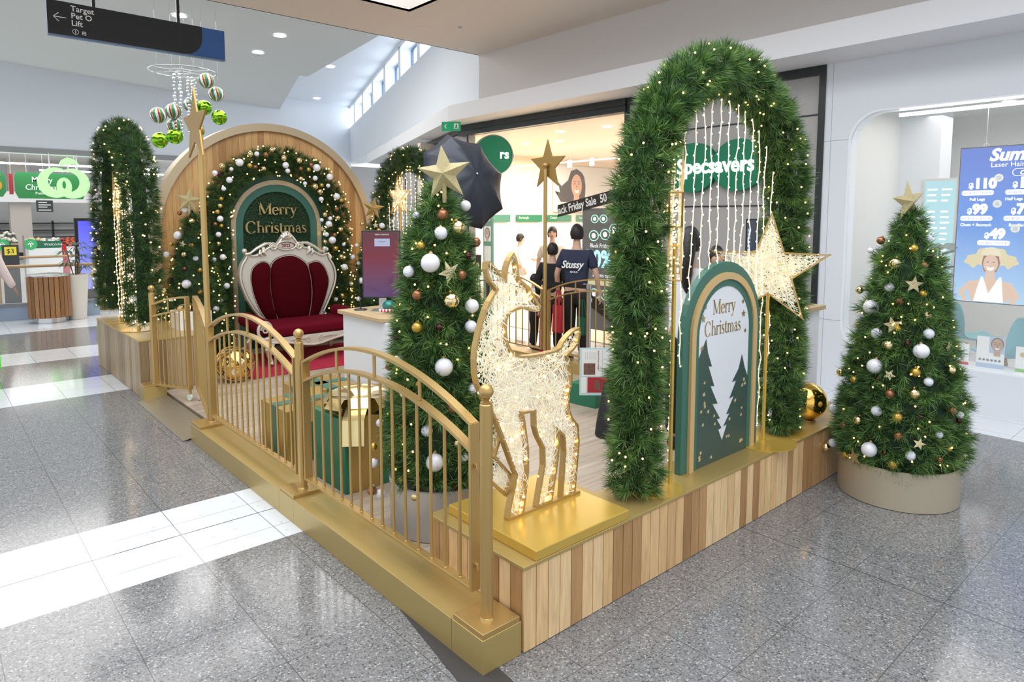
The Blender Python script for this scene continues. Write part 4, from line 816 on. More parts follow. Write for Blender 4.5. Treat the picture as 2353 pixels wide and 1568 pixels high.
def outline(P, y0, y1, r, parent, name='gold_frame'):
    b = MB(); n = len(P); cx = sum(p[0] for p in P) / n
    A2 = sum(P[i][0] * P[(i + 1) % n][1] - P[(i + 1) % n][0] * P[i][1] for i in range(n)); sg = 1 if A2 > 0 else -1
    inn = []
    for i in range(n):
        a, p, c = P[i - 1], P[i], P[(i + 1) % n]; t1 = Vector((p[0] - a[0], p[1] - a[1])).normalized(); t2 = Vector((c[0] - p[0], c[1] - p[1])).normalized()
        n1 = Vector((-t1.y, t1.x)) * sg; n2 = Vector((-t2.y, t2.x)) * sg; m_ = (n1 + n2); l = m_.length
        m_ = m_ / l if l > .2 else n1; k = min(1.8, 1 / max(.35, m_.dot(n1)))
        inn.append((p[0] + m_.x * r * k, p[1] + m_.y * r * k))
    b.ring(P, inn, y0, y1)
    return b.build(name, GOLD, parent)
def smooth_poly(P, keep=None):
    out = []
    for i in range(len(P)):
        a, p, c = P[i - 1], P[i], P[(i + 1) % len(P)]; v1 = Vector((p[0] - a[0], p[1] - a[1])); v2 = Vector((c[0] - p[0], c[1] - p[1]))
        if v1.length > 1e-5 and v2.length > 1e-5 and v1.angle(v2) < 1.0:
            q = .22; out += [(p[0] - v1.x * q, p[1] - v1.y * q), (p[0] + v2.x * q, p[1] + v2.y * q)]
        else: out.append(p)
    return out
ox, oy = .38, .30
t = thing('light_up_deer', 'gold-framed light-up deer silhouette filled with white thread, on the gold slab at the near corner', 'deer decoration', (ox, oy, 0))
body = [(x - ox, max(z, .4215)) for x, z in smooth_poly(DE['body'])]; leg = [(x - ox, z) for x, z in DE['leg']]
outline(body, -.016, .016, .011, t); outline(leg, .022, .05, .010, t, 'raised_leg_frame')
thread_fill([body], -.012, .012, 1700, t, .13, wd=.0030); thread_fill([leg], .035, .05, 260, t, .07)
MB().box(.165 - ox, .645 - ox, -.0155, .0155, .4203, .432).build('foot_bar', GOLD, t)
pb = poly_bulbs([body], 52, -.014, .014)
cxs, pe = 0, []
for i in range(0, len(body)):
    a, c = body[i - 1], body[i]; L_ = math.hypot(c[0] - a[0], c[1] - a[1]); k_ = int(L_ / .085 + random.random())
    for j in range(k_):
        f_ = random.random(); px_, pz_ = a[0] + (c[0] - a[0]) * f_, a[1] + (c[1] - a[1]) * f_; nx_, nz_ = -(c[1] - a[1]) / L_, (c[0] - a[0]) / L_
        for sg in (1, -1):
            q_ = (px_ + nx_ * sg * .019, pz_ + nz_ * sg * .019)
            if inpoly(q_[0], q_[1], body): pe.append((q_[0], random.uniform(-.014, .004), q_[1])); break
random.shuffle(pe); bulbs(t, pb + pe[:48], .0055, BULBY)
def lit_star(lab, loc, rotz, R, zc, z0, disc=True, pr=.011, dens=1, br=.0045, tilt=0, discm=True):
    t = thing('light_up_star', lab, 'star decoration', (loc[0], loc[1], z0), rotz); S = [(x, z + zc - z0) for x, z in star_pts(R, R * .40, tilt)]
    for y0, y1 in ((-.036, -.026), (.026, .036)): outline(S, y0, y1, .009, t)
    for p in S: MB().tube([(p[0], -.03, p[1]), (p[0], .03, p[1])], .004, 6).build('cross_tie', GOLD, t)
    for yy in (-.022, .022): thread_fill([S], yy, yy, int(480 * dens), t, .16, wd=.0028)
    bulbs(t, poly_bulbs([S], int(90 * dens), -.024, .024), br, BULBY)
    lo = min(p[1] for p in S); MB().tube([(0, 0, .005), (0, 0, zc - z0 - R * .36)], pr, 12).build('pole', GOLD2, t, smooth=True)
    if disc: MB().lathe([(.20, .0005), (.20, .006), (.03, .008), (.001, .009)], n=48).build('base_disc', GOLD2, t, smooth=True)
lit_star('large light-up star on a gold pole, right of the white Merry Christmas board', (2.19, .135), -math.radians(59), .36, 1.47, .375, tilt=.02)
lit_star('tall light-up star seen edge-on beside the left leg of the large front arch', (1.17, .12), math.radians(35), .38, 1.80, .375, disc=False)
lit_star('light-up star seen nearly edge-on inside the left arch', (-.0, 7.02), PI / 2 - .12, .31, 2.02, .58, disc=True, dens=.7, br=.008)
lit_star('light-up star inside the back right arch', (3.8, 6.98), -PI / 2, .32, 2.12, .58, disc=False, dens=.7, br=.008)
lit_star('lower light-up star half hidden by the middle tree, inside the back right arch', (3.8, 6.50), -PI / 2 + .3, .30, 1.50, .58, disc=False, dens=.7, br=.008)

# ---------------------------------------------------------------- white Merry Christmas board
t = thing('arched_sign', 'arched white and green MERRY CHRISTMAS board with pine tree print, on the front box', 'sign', (1.72, .15, .3755))
def av(w, h, n=20): return arch_pts(w, h, n)
MB().prism(av(.82, 1.172), .0, .04).build('green_frame', GREEN, t, bevel=.003)
MB().ring(av(.70, 1.11), av(.62, 1.07), -.018, .0, closed=False).build('gold_band', OCHRE, t)
MB().ring(av(.62, 1.07), av(.54, 1.03), -.008, .0, closed=False).build('inner_green_band', GREEN, t)
MB().prism(av(.54, 1.03), -.004, .0).build('white_face', mat('white_print', (.80, .82, .86), .3), t)
tr1 = [(-.27, .0), (-.27, .63), (-.195, .74), (-.175, .66), (-.13, .575), (-.165, .58), (-.10, .455), (-.14, .462), (-.06, .345), (-.115, .352), (-.03, .25), (-.065, .252), (-.01, .19), (-.045, .185), (.0, .11), (.05, .20), (.012, .195), (.075, .262), (.04, .262), (.12, .36), (.07, .352), (.14, .45), (.095, .448), (.165, .52), (.197, .60), (.23, .52), (.27, .455), (.27, 0)]
MB().prism(tr1, -.0065, -.0042).build('pine_print', GREEND, t)
serif_text('Merry', .118, TXTGOLD, t, -.015, .875, -.0045, .002, sx=.82); serif_text('Christmas', .118, TXTGOLD, t, -.02, .755, -.0045, .002, sx=.80)
b = MB()
for (x, z, r) in ((-.21, .925, .016), (-.23, .86, .024), (.19, .925, .016), (.20, .85, .024), (.225, .745, .016), (-.235, .69, .018)): b.prism([(x + a, z + c) for a, c in star_pts(r)], -.007, -.0045)
b.build('star_print', TXTGOLD, t); b = MB()
for i in range(46):
    x, z = random.uniform(-.25, .25), random.uniform(.03, .5)
    if inpoly(x, z, tr1) and inpoly(x + .03, z, tr1) and inpoly(x - .03, z, tr1): b.prism([(x + a, z + c) for a, c in star_pts(random.uniform(.010, .016), rot=random.uniform(0, 1))], -.009, -.0067)
b.build('small_star_print', mat('bright_gold_print', (.85, .68, .38), .3, .3), t)
# big gold ball
t = thing('giant_bauble', 'large mirror gold ball on the front box behind the right arch leg', 'ornament', (2.86, .165, .376)); MB().ball((0, 0, .135), .132, 40, 26).build('ball', mat('mirror_gold', (.85, .52, .12), .04, 1), t, smooth=True); MB().lathe([(.06, 0), (.06, .008), (.04, .01)], n=24).build('ring_base', GOLD, t)

# ---------------------------------------------------------------- throne
t = thing('throne', 'ornate pearl and gilt throne with crimson velvet cushions', 'throne', (1.78, 0, .06))
zf = -.06
def zz(P): return [(x, z + zf) for x, z in P]
def smooth2(P): return smooth_poly(smooth_poly(P))
OUT = smooth2(zz(TH['outer'])); MB().prism(OUT, 6.40, 6.48).build('back_frame', PEARL, t, bevel=.008)
def offs(P, k):
    cx = sum(p[0] for p in P) / len(P); cz = sum(p[1] for p in P) / len(P); return [(cx + (x - cx) * k, cz + (z - cz) * k) for x, z in P]
for nm in ('mid', 'left', 'right'):
    P = smooth2(zz(TH[nm])); b = MB(); n = len(P); L1, L2, L3 = offs(P, 1.035), offs(P, 1.0), offs(P, .72); cx = sum(p[0] for p in P) / n; cz = sum(p[1] for p in P) / n
    V = [(x, 6.40, z) for x, z in offs(P, 1)] + [(x, 6.37, z) for x, z in offs(P, .93)] + [(x, 6.345, z) for x, z in offs(P, .7)] + [(cx, 6.335, cz)]
    F = [(i, (i + 1) % n, n + (i + 1) % n, n + i) for i in range(n)] + [(n + i, n + (i + 1) % n, 2 * n + (i + 1) % n, 2 * n + i) for i in range(n)] + [(2 * n + i, 2 * n + (i + 1) % n, 3 * n) for i in range(n)]
    b.add(V, F); b.build('back_cushion', VELV, t, smooth=True)
    b = MB(); b.ring(offs(P, 1.055), offs(P, 1.03), 6.388, 6.401); b.build('groove', PEARLD, t); b = MB(); b.tube([(x, 6.395, z) for x, z in offs(P, 1.018)], .007, 6, closed=True); b.build('cushion_moulding', PEARL, t, smooth=True)
b = MB(); b.tube([(x * .965, 6.392, (z - .9) * .965 + .905) for x, z in OUT], .007, 6, closed=True); b.build('outer_groove', PEARLD, t, smooth=True)
b = MB(); b.tube([(x * .985, 6.392, (z - .9) * .985 + .9) for x, z in OUT], .014, 8, closed=True); b.build('outer_moulding', PEARL, t, smooth=True)
def scroll(cx, cz, r0, turns, sx_, y=6.385, rr=.012, a0=0):
    return [(cx + sx_ * (r0 * (1 - .72 * k / 40)) * math.cos(a0 + 2 * PI * turns * k / 40), y, cz + (r0 * (1 - .72 * k / 40)) * math.sin(a0 + 2 * PI * turns * k / 40)) for k in range(41)]
b = MB()
for s_ in (-1, 1):
    b.tube(scroll(s_ * .17 - .035, 1.375, .05, 1.6, s_), .011, 8); b.tube([(s_ * .20 - .035, 6.385, 1.42), (s_ * .28 - .035, 6.38, 1.41), (s_ * .38 - .035, 6.38, 1.36), (s_ * .46 - .04, 6.38, 1.30), (s_ * .52 - .04, 6.385, 1.29)], [.012, .022, .018, .014, .02], 8)
    b.ball((s_ * .525 - .04, 6.39, 1.33), .032, 14, 10); b.tube([(s_ * .30 - .035, 6.385, 1.37), (s_ * .30 - .035, 6.375, 1.31), (s_ * .27 - .035, 6.38, 1.27)], [.02, .025, .012], 8); b.tube([(s_ * .34 - .035, 6.385, 1.34), (s_ * .35 - .035, 6.375, 1.29), (s_ * .32 - .035, 6.38, 1.26)], [.012, .018, .008], 8)
for a in (-60, -30, 0, 30, 60):
    an = math.radians(a); b.tube([(-.035, 6.39, 1.47), (-.035 + .05 * math.sin(an), 6.372, 1.47 + .045 * math.cos(an)), (-.035 + .085 * math.sin(an), 6.385, 1.47 + .085 * math.cos(an))], [.012, .022, .010], 8)
b.build('carved_scrollwork', PEARL, t, smooth=True)
EL = lambda a, c: [(-.035 + a * math.cos(2 * PI * k / 32), 1.385 + c * math.sin(2 * PI * k / 32)) for k in range(32)]
MB().tube([(x, 6.385, z) for x, z in EL(.125, .055)], .010, 8, closed=True).build('oval_cartouche', PEARL, t, smooth=True)
MB().ring(EL(.112, .044), EL(.106, .039), 6.388, 6.40).build('cartouche_groove', PEARLD, t)
text('2025', .058, mat('dark_red_print', (.20, .02, .02), .5), t, -.035, 1.365, 6.398, 'date_lettering', align='CENTER', off=.0015)
b = MB(); b.box(-.56, .56, 5.72, 6.36, .33, .47); cu = b.build('seat_cushion', VELVS, t, bevel=.05); cu.modifiers['bevel'].segments = 5
for s_ in (-1, 1):
    b = MB(); b.tube([(s_ * .60, 5.74, .47), (s_ * .60, 5.80, .47), (s_ * .60, 6.34, .50)], [.085, .095, .09], 16); b.build('arm_roll', VELVS, t, smooth=True)
    b = MB(); b.tube([(s_ * .60 + .08 * math.cos(2 * PI * k / 24), 5.725, .43 + .10 * math.sin(2 * PI * k / 24)) for k in range(24)], .018, 8, closed=True); b.tube([(p[0], 5.72, p[2]) for p in scroll(s_ * .60, .44, .05, 1.4, s_)], .010, 6); b.tube([(s_ * .60, 5.74, .34), (s_ * .55, 5.74, .27), (s_ * .50, 5.74, .25)], [.03, .025, .03], 10); b.build('arm_scroll', PEARL, t, smooth=True)
    for yy, nm in ((5.75, 'leg'), (6.38, 'leg')):
        b = MB(); b.tube([(s_ * .52, yy, .27), (s_ * .565, yy - .015, .20), (s_ * .55, yy, .11), (s_ * .52, yy, .05), (s_ * .54, yy - .02, .022)], [.035, .042, .026, .018, .024], 12); b.build(nm, PEARL, t, smooth=True)
AP_ = [(-.56, .33), (-.56, .28), (-.40, .27), (-.25, .245), (-.10, .21), (.0, .20), (.10, .21), (.25, .245), (.40, .27), (.56, .28), (.56, .33)]
MB().prism(AP_, 5.725, 5.75).build('apron', PEARL, t, bevel=.006)
b = MB(); b.tube([(x, 5.722, z) for x, z in AP_[1:-1]], .012, 8)
for s_ in (-1, 1): b.tube(scroll(s_ * .08, .275, .035, 1.5, s_, 5.72), .008, 6); b.tube([(s_ * .11, 5.72, .29), (s_ * .20, 5.715, .30), (s_ * .30, 5.72, .29)], [.01, .014, .006], 6)
b.build('apron_carving', PEARL, t, smooth=True)
tag(MB().box(.85, 2.6, 5.28, 6.6, .0505, .058).build('rug', RUG), 'red rug under the throne', 'rug')

# ---------------------------------------------------------------- gifts, balls
def gift(lab, x, y, rot, w, dd, h, m, ribs, rm, z=.0505, bow=None):
    t = thing('gift_box', lab, 'gift box', (x, y, z), rot); MB().box(-w / 2, w / 2, -dd / 2, dd / 2, 0, h).build('box', m, t, bevel=.003)
    e = .004
    b = MB()
    for (c, wd, ax) in ribs:
        if ax == 'x': b.box(c - wd / 2, c + wd / 2, -dd / 2 - e, dd / 2 + e, 0.002, h + e)
        else: b.box(-w / 2 - e, w / 2 + e, c - wd / 2, c + wd / 2, 0.002, h + e)
    b.build('ribbon', rm, t)
    if bow:
        b = MB(); R = bow
        for k in range(9):
            a = 2 * PI * k / 9; ca, sa = math.cos(a), math.sin(a); L = R * random.uniform(.8, 1.1); wd = R * .22
            top = [(ca * L * f, sa * L * f, h + R * zz_) for f, zz_ in ((0, .08), (.35, .38), (.8, .42), (1.0, .20), (.75, .04), (0, .05))]
            V = []; 
            for p in top: V += [(p[0] - sa * wd, p[1] + ca * wd, p[2]), (p[0] + sa * wd, p[1] - ca * wd, p[2])]
            b.add(V, [(2 * i, 2 * i + 1, 2 * i + 3, 2 * i + 2) for i in range(5)])
        for k in range(3):
            a = 2 * PI * k / 3 - 2.2; ca, sa = math.cos(a), math.sin(a); top = [(0, 0, h + .06), (ca * R * .8, sa * R * .8, h + .05), (ca * R * 1.35, sa * R * 1.35, h + .02), (ca * R * 1.45, sa * R * 1.45, h - R * .5)]; V = []
            for p in top: V += [(p[0] - sa * R * .25, p[1] + ca * R * .25, p[2]), (p[0] + sa * R * .25, p[1] - ca * R * .25, p[2])]
            b.add(V, [(2 * i, 2 * i + 1, 2 * i + 3, 2 * i + 2) for i in range(3)])
        o = b.build('bow', mat('gold_foil', (.80, .66, .32), .18, .9), t, smooth=True)
    return t
GBOX = mat('gold_wrap', (.52, .34, .10), .35, .55)
gift('gold gift box with a wide green ribbon, behind the second fence panel', .31, 2.80, 0, .44, .46, .39, GBOX, [(0, .11, 'x'), (-.0, .10, 'y')], GREEN)
gift('smaller gold gift box with a green ribbon, behind the first one', .70, 3.30, .0, .46, .44, .36, GBOX, [(0, .10, 'x'), (0, .10, 'y')], GREEN)
gift('dark green gift box with big gold foil bow behind the nearest fence', .40, 2.07, .0, .48, .46, .47, GREENB, [(-.10, .20, 'x')], GBOX, bow=.27)
gift('white and red gift box with gold bow behind the left gate leaf', .46, 6.0, 0, .36, .36, .34, RED, [], GOLD2)
t = gift('white gift box with silver-gold bow stacked on a red one behind the gate', .46, 6.0, 0, .34, .34, .38, mat('white_wrap', (.78, .76, .76), .4), [], GOLD2, z=.3915, bow=.15)
gift('small green gift box with gold edge on the stage floor under the price board', 2.95, 2.25, .1, .34, .30, .20, GREENB, [(.14, .05, 'x')], GOLD2)
t = thing('giant_bauble', 'large gold ball decoration with dark diamond facets beside the throne', 'ornament', (.70, 5.35, .0505)); MB().ball((0, 0, .19), .185, 30, 20).build('ball', mat('mirror_gold', (.85, .52, .12), .04, 1), t, smooth=True)
b = MB(); bb = MB()
for i in range(8):
    for j in range(1, 5):
        a0 = 2 * PI * (i + .5 * (j % 2)) / 8; th = PI * j / 5; q = []
        for da, dt in ((-.22, 0), (0, -.24), (.22, 0), (0, .24)):
            A0 = a0 + da; T0 = th + dt; q.append((.188 * math.sin(T0) * math.cos(A0), .188 * math.sin(T0) * math.sin(A0), .19 + .188 * math.cos(T0)))
        (b if (i + j) % 2 else bb).add(q, [(0, 1, 2, 3)])
b.build('dark_facet', BLACK, t); bb.build('cream_facet', mat('cream_gloss', (.85, .75, .5), .2), t)
b = MB()
for k in range(3): b.tube([(.195 * math.cos(2 * PI * i / 40) * (1 if k else 1), .195 * math.sin(2 * PI * i / 40) * math.cos(k * PI / 3), .19 + .195 * math.sin(2 * PI * i / 40) * math.sin(k * PI / 3)) for i in range(40)], .008, 6, closed=True)
b.build('gold_band', GOLD, t, smooth=True)
t = thing('hoop_stand', 'orange-gold round hoop decoration behind the gate leaves', 'ornament', (.35, 5.55, .051)); MB().tube([(.17 * math.cos(2 * PI * k / 40), 0, .18 + .175 * math.sin(2 * PI * k / 40)) for k in range(40)], .012, 10, closed=True).build('hoop', mat('amber_metal', (.50, .20, .04), .15, .8), t, smooth=True); MB().box(-.06, .06, -.06, .06, 0, .006).build('foot', GOLD, t)

# ---------------------------------------------------------------- counters, screen
def counter(lab, x0, x1, y0, y1, h, clip=0.):
    t = thing('counter', lab, 'counter', (0, 0, .0)); MB().box(x0, x1, y0, y1, .0505, h - .035).build('cabinet', WHITE, t, bevel=.003)
    o = .035; c = .10; P = [(x0 - o, y0 - o + (c if clip else 0)), (x0 - o + (c if clip else 0), y0 - o), (x1 + o, y0 - o), (x1 + o, y1 + o), (x0 - o, y1 + o)] if clip else [(x0 - o, y0 - o), (x1 + o, y0 - o), (x1 + o, y1 + o), (x0 - o, y1 + o)]
    MB().slab(P, h - .034, h).build('worktop', mat('maple_top', (.52, .37, .20), .4), t, bevel=.004)
counter('white counter with maple top carrying the vertical screen, right of the throne', .97, 1.75, 2.66, 3.40, 1.0, 1)
counter('white counter with maple top at the right end of the stage, behind the large arch', 2.85, 3.40, .345, .95, 1.13)
t = thing('kiosk_screen', 'black vertical touch screen on a stand showing a dark red display, on the maple counter', 'screen', (1.20, 3.12, 1.0005), math.radians(-40))
s_ = MB(); s_.box(-.165, .165, -.02, .03, .11, .69).build('housing', BLACK, t, bevel=.004)
def screen_mat(name, ctop, cbot, e=1.0, cmid=None, z0=0, z1=1):
    m = bpy.data.materials.new(name); m.use_nodes = True; nt = m.node_tree; N = nt.nodes; L = nt.links; b = N['Principled BSDF']; tc = N.new('ShaderNodeTexCoord'); sp = N.new('ShaderNodeSeparateXYZ'); r = N.new('ShaderNodeValToRGB'); mr = N.new('ShaderNodeMapRange')
    L.new(tc.outputs['Object'], sp.inputs[0]); L.new(sp.outputs[2], mr.inputs[0]); mr.inputs[1].default_value = z0; mr.inputs[2].default_value = z1; L.new(mr.outputs[0], r.inputs[0])
    r.color_ramp.elements[0].color = (*cbot, 1); r.color_ramp.elements[1].color = (*ctop, 1)
    if cmid:
        x = r.color_ramp.elements.new(.55); x.color = (*cmid, 1)
    b.inputs['Base Color'].default_value = (.01, .01, .01, 1); b.inputs['Roughness'].default_value = .08; L.new(r.outputs[0], b.inputs['Emission Color']); b.inputs['Emission Strength'].default_value = e
    return m
MB().box(-.155, .155, -.022, -.0205, .12, .68).build('display', screen_mat('kiosk_display', (.085, .014, .02), (.095, .045, .13), 1, (.16, .004, .022), .15, .71), t)
MB().box(-.055, .075, -.024, -.0225, .555, .62).build('display_card', mat('pale_lilac_display', (.1, .1, .1), .3, emit=.55, ecol=(.55, .6, .9)), t)
text('MERRY CHRISTMAS', .014, TXTW, t, .01, .65, -.0225, 'display_lettering', align='CENTER', ext=.0005); text('Welcome', .014, BLACK, t, .01, .59, -.0245, 'display_lettering', align='CENTER', ext=.0005)
MB().box(-.03, .03, .0, .02, .004, .12).build('neck', STEEL, t); MB().box(-.09, .09, -.08, .08, 0, .006).build('foot', STEEL, t)
t = thing('cable_stand', 'thin black curved wire stand beside the vertical screen', 'stand', (1.08, 3.28, 1.0005)); MB().tube([(0, 0, .004), (-.01, 0, .15), (-.015, .0, .30), (-.04, .02, .36), (-.07, .04, .37)], .005, 8).build('arm', BLACK, t, smooth=True); MB().lathe([(.06, 0), (.055, .008), (.01, .01)], n=24).build('foot', BLACK, t)
tag(MB().ball((1.18, 2.98, 1.056), .055, 24, 16, (1, 1, .9)).build('bauble', mat('teal_bauble', (.03, .20, .17), .25, .4, var=.5, bscale=30), smooth=True), 'dark teal bauble resting on the maple counter in front of the screen', 'ornament')
def candy(lab, x, y, a, z=1.012):
    b = MB(); n = 12; L = .16
    t = thing('candy_cane', lab, 'candy', (x, y, z), a)
    for j, mm in ((0, mat('candy_white', (.85, .85, .85), .3)), (1, mat('candy_red', (.6, .01, .03), .3))):
        b = MB()
        for k in range(j, n, 2): b.tube([(L * k / n - L / 2, 0, 0), (L * (k + 1) / n - L / 2 + .004 * 0, 0, 0)], .011, 10)
        b.build('stripe', mm, t, smooth=False, label=('white' if j == 0 else 'red') + ' stripes')
candy('red and white striped candy stick nearest the front corner of the maple counter', 1.20, 2.86, -.75); candy('red and white candy stick crossing behind the teal bauble on the maple counter', 1.13, 2.90, -.55, 1.03)
# price board held on an easel
t = thing('price_board', 'portrait photo package price board with red lower half, seen behind the deer tail', 'sign', (2.60, 1.90, .05), -math.radians(42))
MB().box(-.15, .25, -.004, .004, .20, .62).build('board', mat('pale_aqua_card', (.55, .72, .74), .5), t)
for x0, x1, z0, z1, m_ in ((-.13, .045, .37, .605, TXTW), (.052, .24, .37, .605, TXTW), (-.135, -.09, .22, .36, TXTW), (-.08, .245, .225, .36, mat('brick_red_print', (.42, .03, .04), .5)), (-.115, -.015, .385, .485, mat('photo_collage', (.20, .10, .08), .5, var=.9, bscale=70)), (-.02, .03, .25, .335, mat('photo_collage', (.20, .10, .08), .5)), (.10, .15, .25, .335, mat('photo_collage', (.2, .1, .08), .5))):
    MB().box(x0, x1, -.0062 if m_ == TXTW or 'brick' in m_.name else -.008, -.0042, z0, z1).build('printed_panel', m_, t)
text('Standard Photo Packages', .017, mat('brick_red_print', (.42, .03, .04), .5), t, .008, .598, -.0075, 'heading', ext=.0003, roty=PI / 2)
b = MB()
for k in range(6): b.box(-.10 + k * .018, -.097 + k * .018, -.0072, -.0064, .52, .585)
b.build('small_print', mat('grey_print', (.45, .45, .5), .6), t)
MB().box(.04, .055, .005, .02, 0, .6).build('easel_post', BLACK, t)

# ---------------------------------------------------------------- photo umbrella
t = thing('photo_umbrella', 'large open black studio umbrella tilted towards the throne', 'umbrella', (2.3, 3.3, .05))
ctr = Vector((2.30, 3.30, 2.18)); apex = Vector((2.375, 3.0, 2.245)); axv = (apex - ctr); axn = Vector((-.04, -.95, .30)).normalized()
u = axn.cross(Vector((0, 0, 1))).normalized(); v = axn.cross(u).normalized(); RU = .50; dep = .21
V = []; F = []; NR = 7; NS = 8
apexp = ctr + axn * dep * .55
b = MB()
for i in range(NS):
    a0, a1 = 2 * PI * i / NS + .2, 2 * PI * (i + 1) / NS + .2
    k0 = len(V)
    for j in range(NR + 1):
        f = j / NR; zz_ = dep * (1 - f * f)
        for s in range(5):
            g = s / 4; a = a0 + (a1 - a0) * g; rr = RU * f * (1 - .07 * f * math.sin(PI * g)); sag = -.02 * math.sin(PI * g) * f
            rad = RU * f * (math.cos((a1 - a0) / 2) / math.cos(a - (a0 + a1) / 2)) * (1 - .03 * math.sin(PI * g))
            V.append(ctr - axn * dep * .45 + (u * math.cos(a) + v * math.sin(a)) * rad + axn * (zz_ + sag) + Vector((0, 0, 0)))
    for j in range(NR):
        for s in range(4): q = k0 + j * 5 + s; F.append((q, q + 1, q + 6, q + 5))
V = [tuple(Vector(p) - Vector((2.3, 3.3, .05))) for p in V]
b.add(V, F); can = b.build('canopy', mat('black_nylon', (.022, .026, .040), .45, bump=.4, bscale=6), t, smooth=True); sd = can.modifiers.new('solid', 'SOLIDIFY'); sd.thickness = .002
b = MB()
for i in range(NS):
    a = 2 * PI * i / NS + .2; b.tube([ctr - axn * dep * .45 + (u * math.cos(a) + v * math.sin(a)) * RU * f + axn * (dep * (1 - f * f) - .006) - Vector((2.3, 3.3, .05)) for f in (0, .25, .5, .75, 1.0)], .003, 6)
b.build('rib', BLACK, t)
b = MB(); b.tube([ctr + axn * dep * .62 - Vector((2.3, 3.3, .05)), ctr - axn * .42 - Vector((2.3, 3.3, .05))], .005, 8); b.ball(tuple(ctr + axn * dep * .62 - Vector((2.3, 3.3, .05))), .011, 10, 8); b.build('shaft', CHROME, t, smooth=True)
hd = ctr - axn * .36 - Vector((2.3, 3.3, .05)); b = MB(); b.tube([(hd.x, hd.y, 0.02), (hd.x, hd.y, hd.z - .03)], .012, 8)
for k in range(3): a = 2 * PI * k / 3; b.tube([(hd.x, hd.y, .35), (hd.x + .35 * math.cos(a), hd.y + .35 * math.sin(a), .008)], .009, 8)
b.build('light_stand', BLACK, t, smooth=True); MB().box(hd.x - .05, hd.x + .05, hd.y - .09, hd.y + .09, hd.z - .06, hd.z + .06).build('flash_head', BLACK, t, bevel=.008)

# ================================================================ people
def skin_mesh(name, verts, edges, radii, m, parent, sub=2, mirror=False):
    me = bpy.data.meshes.new(name); me.from_pydata(verts, edges, []); o = bpy.data.objects.new(name, me); COL.objects.link(o)
    sk = o.modifiers.new('skin', 'SKIN'); sk.use_smooth_shade = True
    for i, r in enumerate(radii):
        sv = me.skin_vertices[0].data[i]; sv.radius = r if isinstance(r, tuple) else (r, r); sv.use_root = (i == 0)
    ss = o.modifiers.new('sub', 'SUBSURF'); ss.levels = sub; ss.render_levels = sub
    dg = bpy.context.evaluated_depsgraph_get(); nm = bpy.data.meshes.new_from_object(o.evaluated_get(dg)); bpy.data.objects.remove(o)
    nm.name = name; nm.materials.clear(); nm.materials.append(m); nm.polygons.foreach_set('use_smooth', [True] * len(nm.polygons))
    q = bpy.data.objects.new(name, nm); COL.objects.link(q); q.parent = parent
    return q
def join_into(o, mb):
    """append MB geometry to an existing mesh object"""
    bm = bmesh.new(); bm.from_mesh(o.data); vs = [bm.verts.new(p) for p in mb.v]
    for f in mb.f:
        try: bm.faces.new([vs[i] for i in f]).smooth = True
        except Exception: pass
    bm.to_mesh(o.data); bm.free()
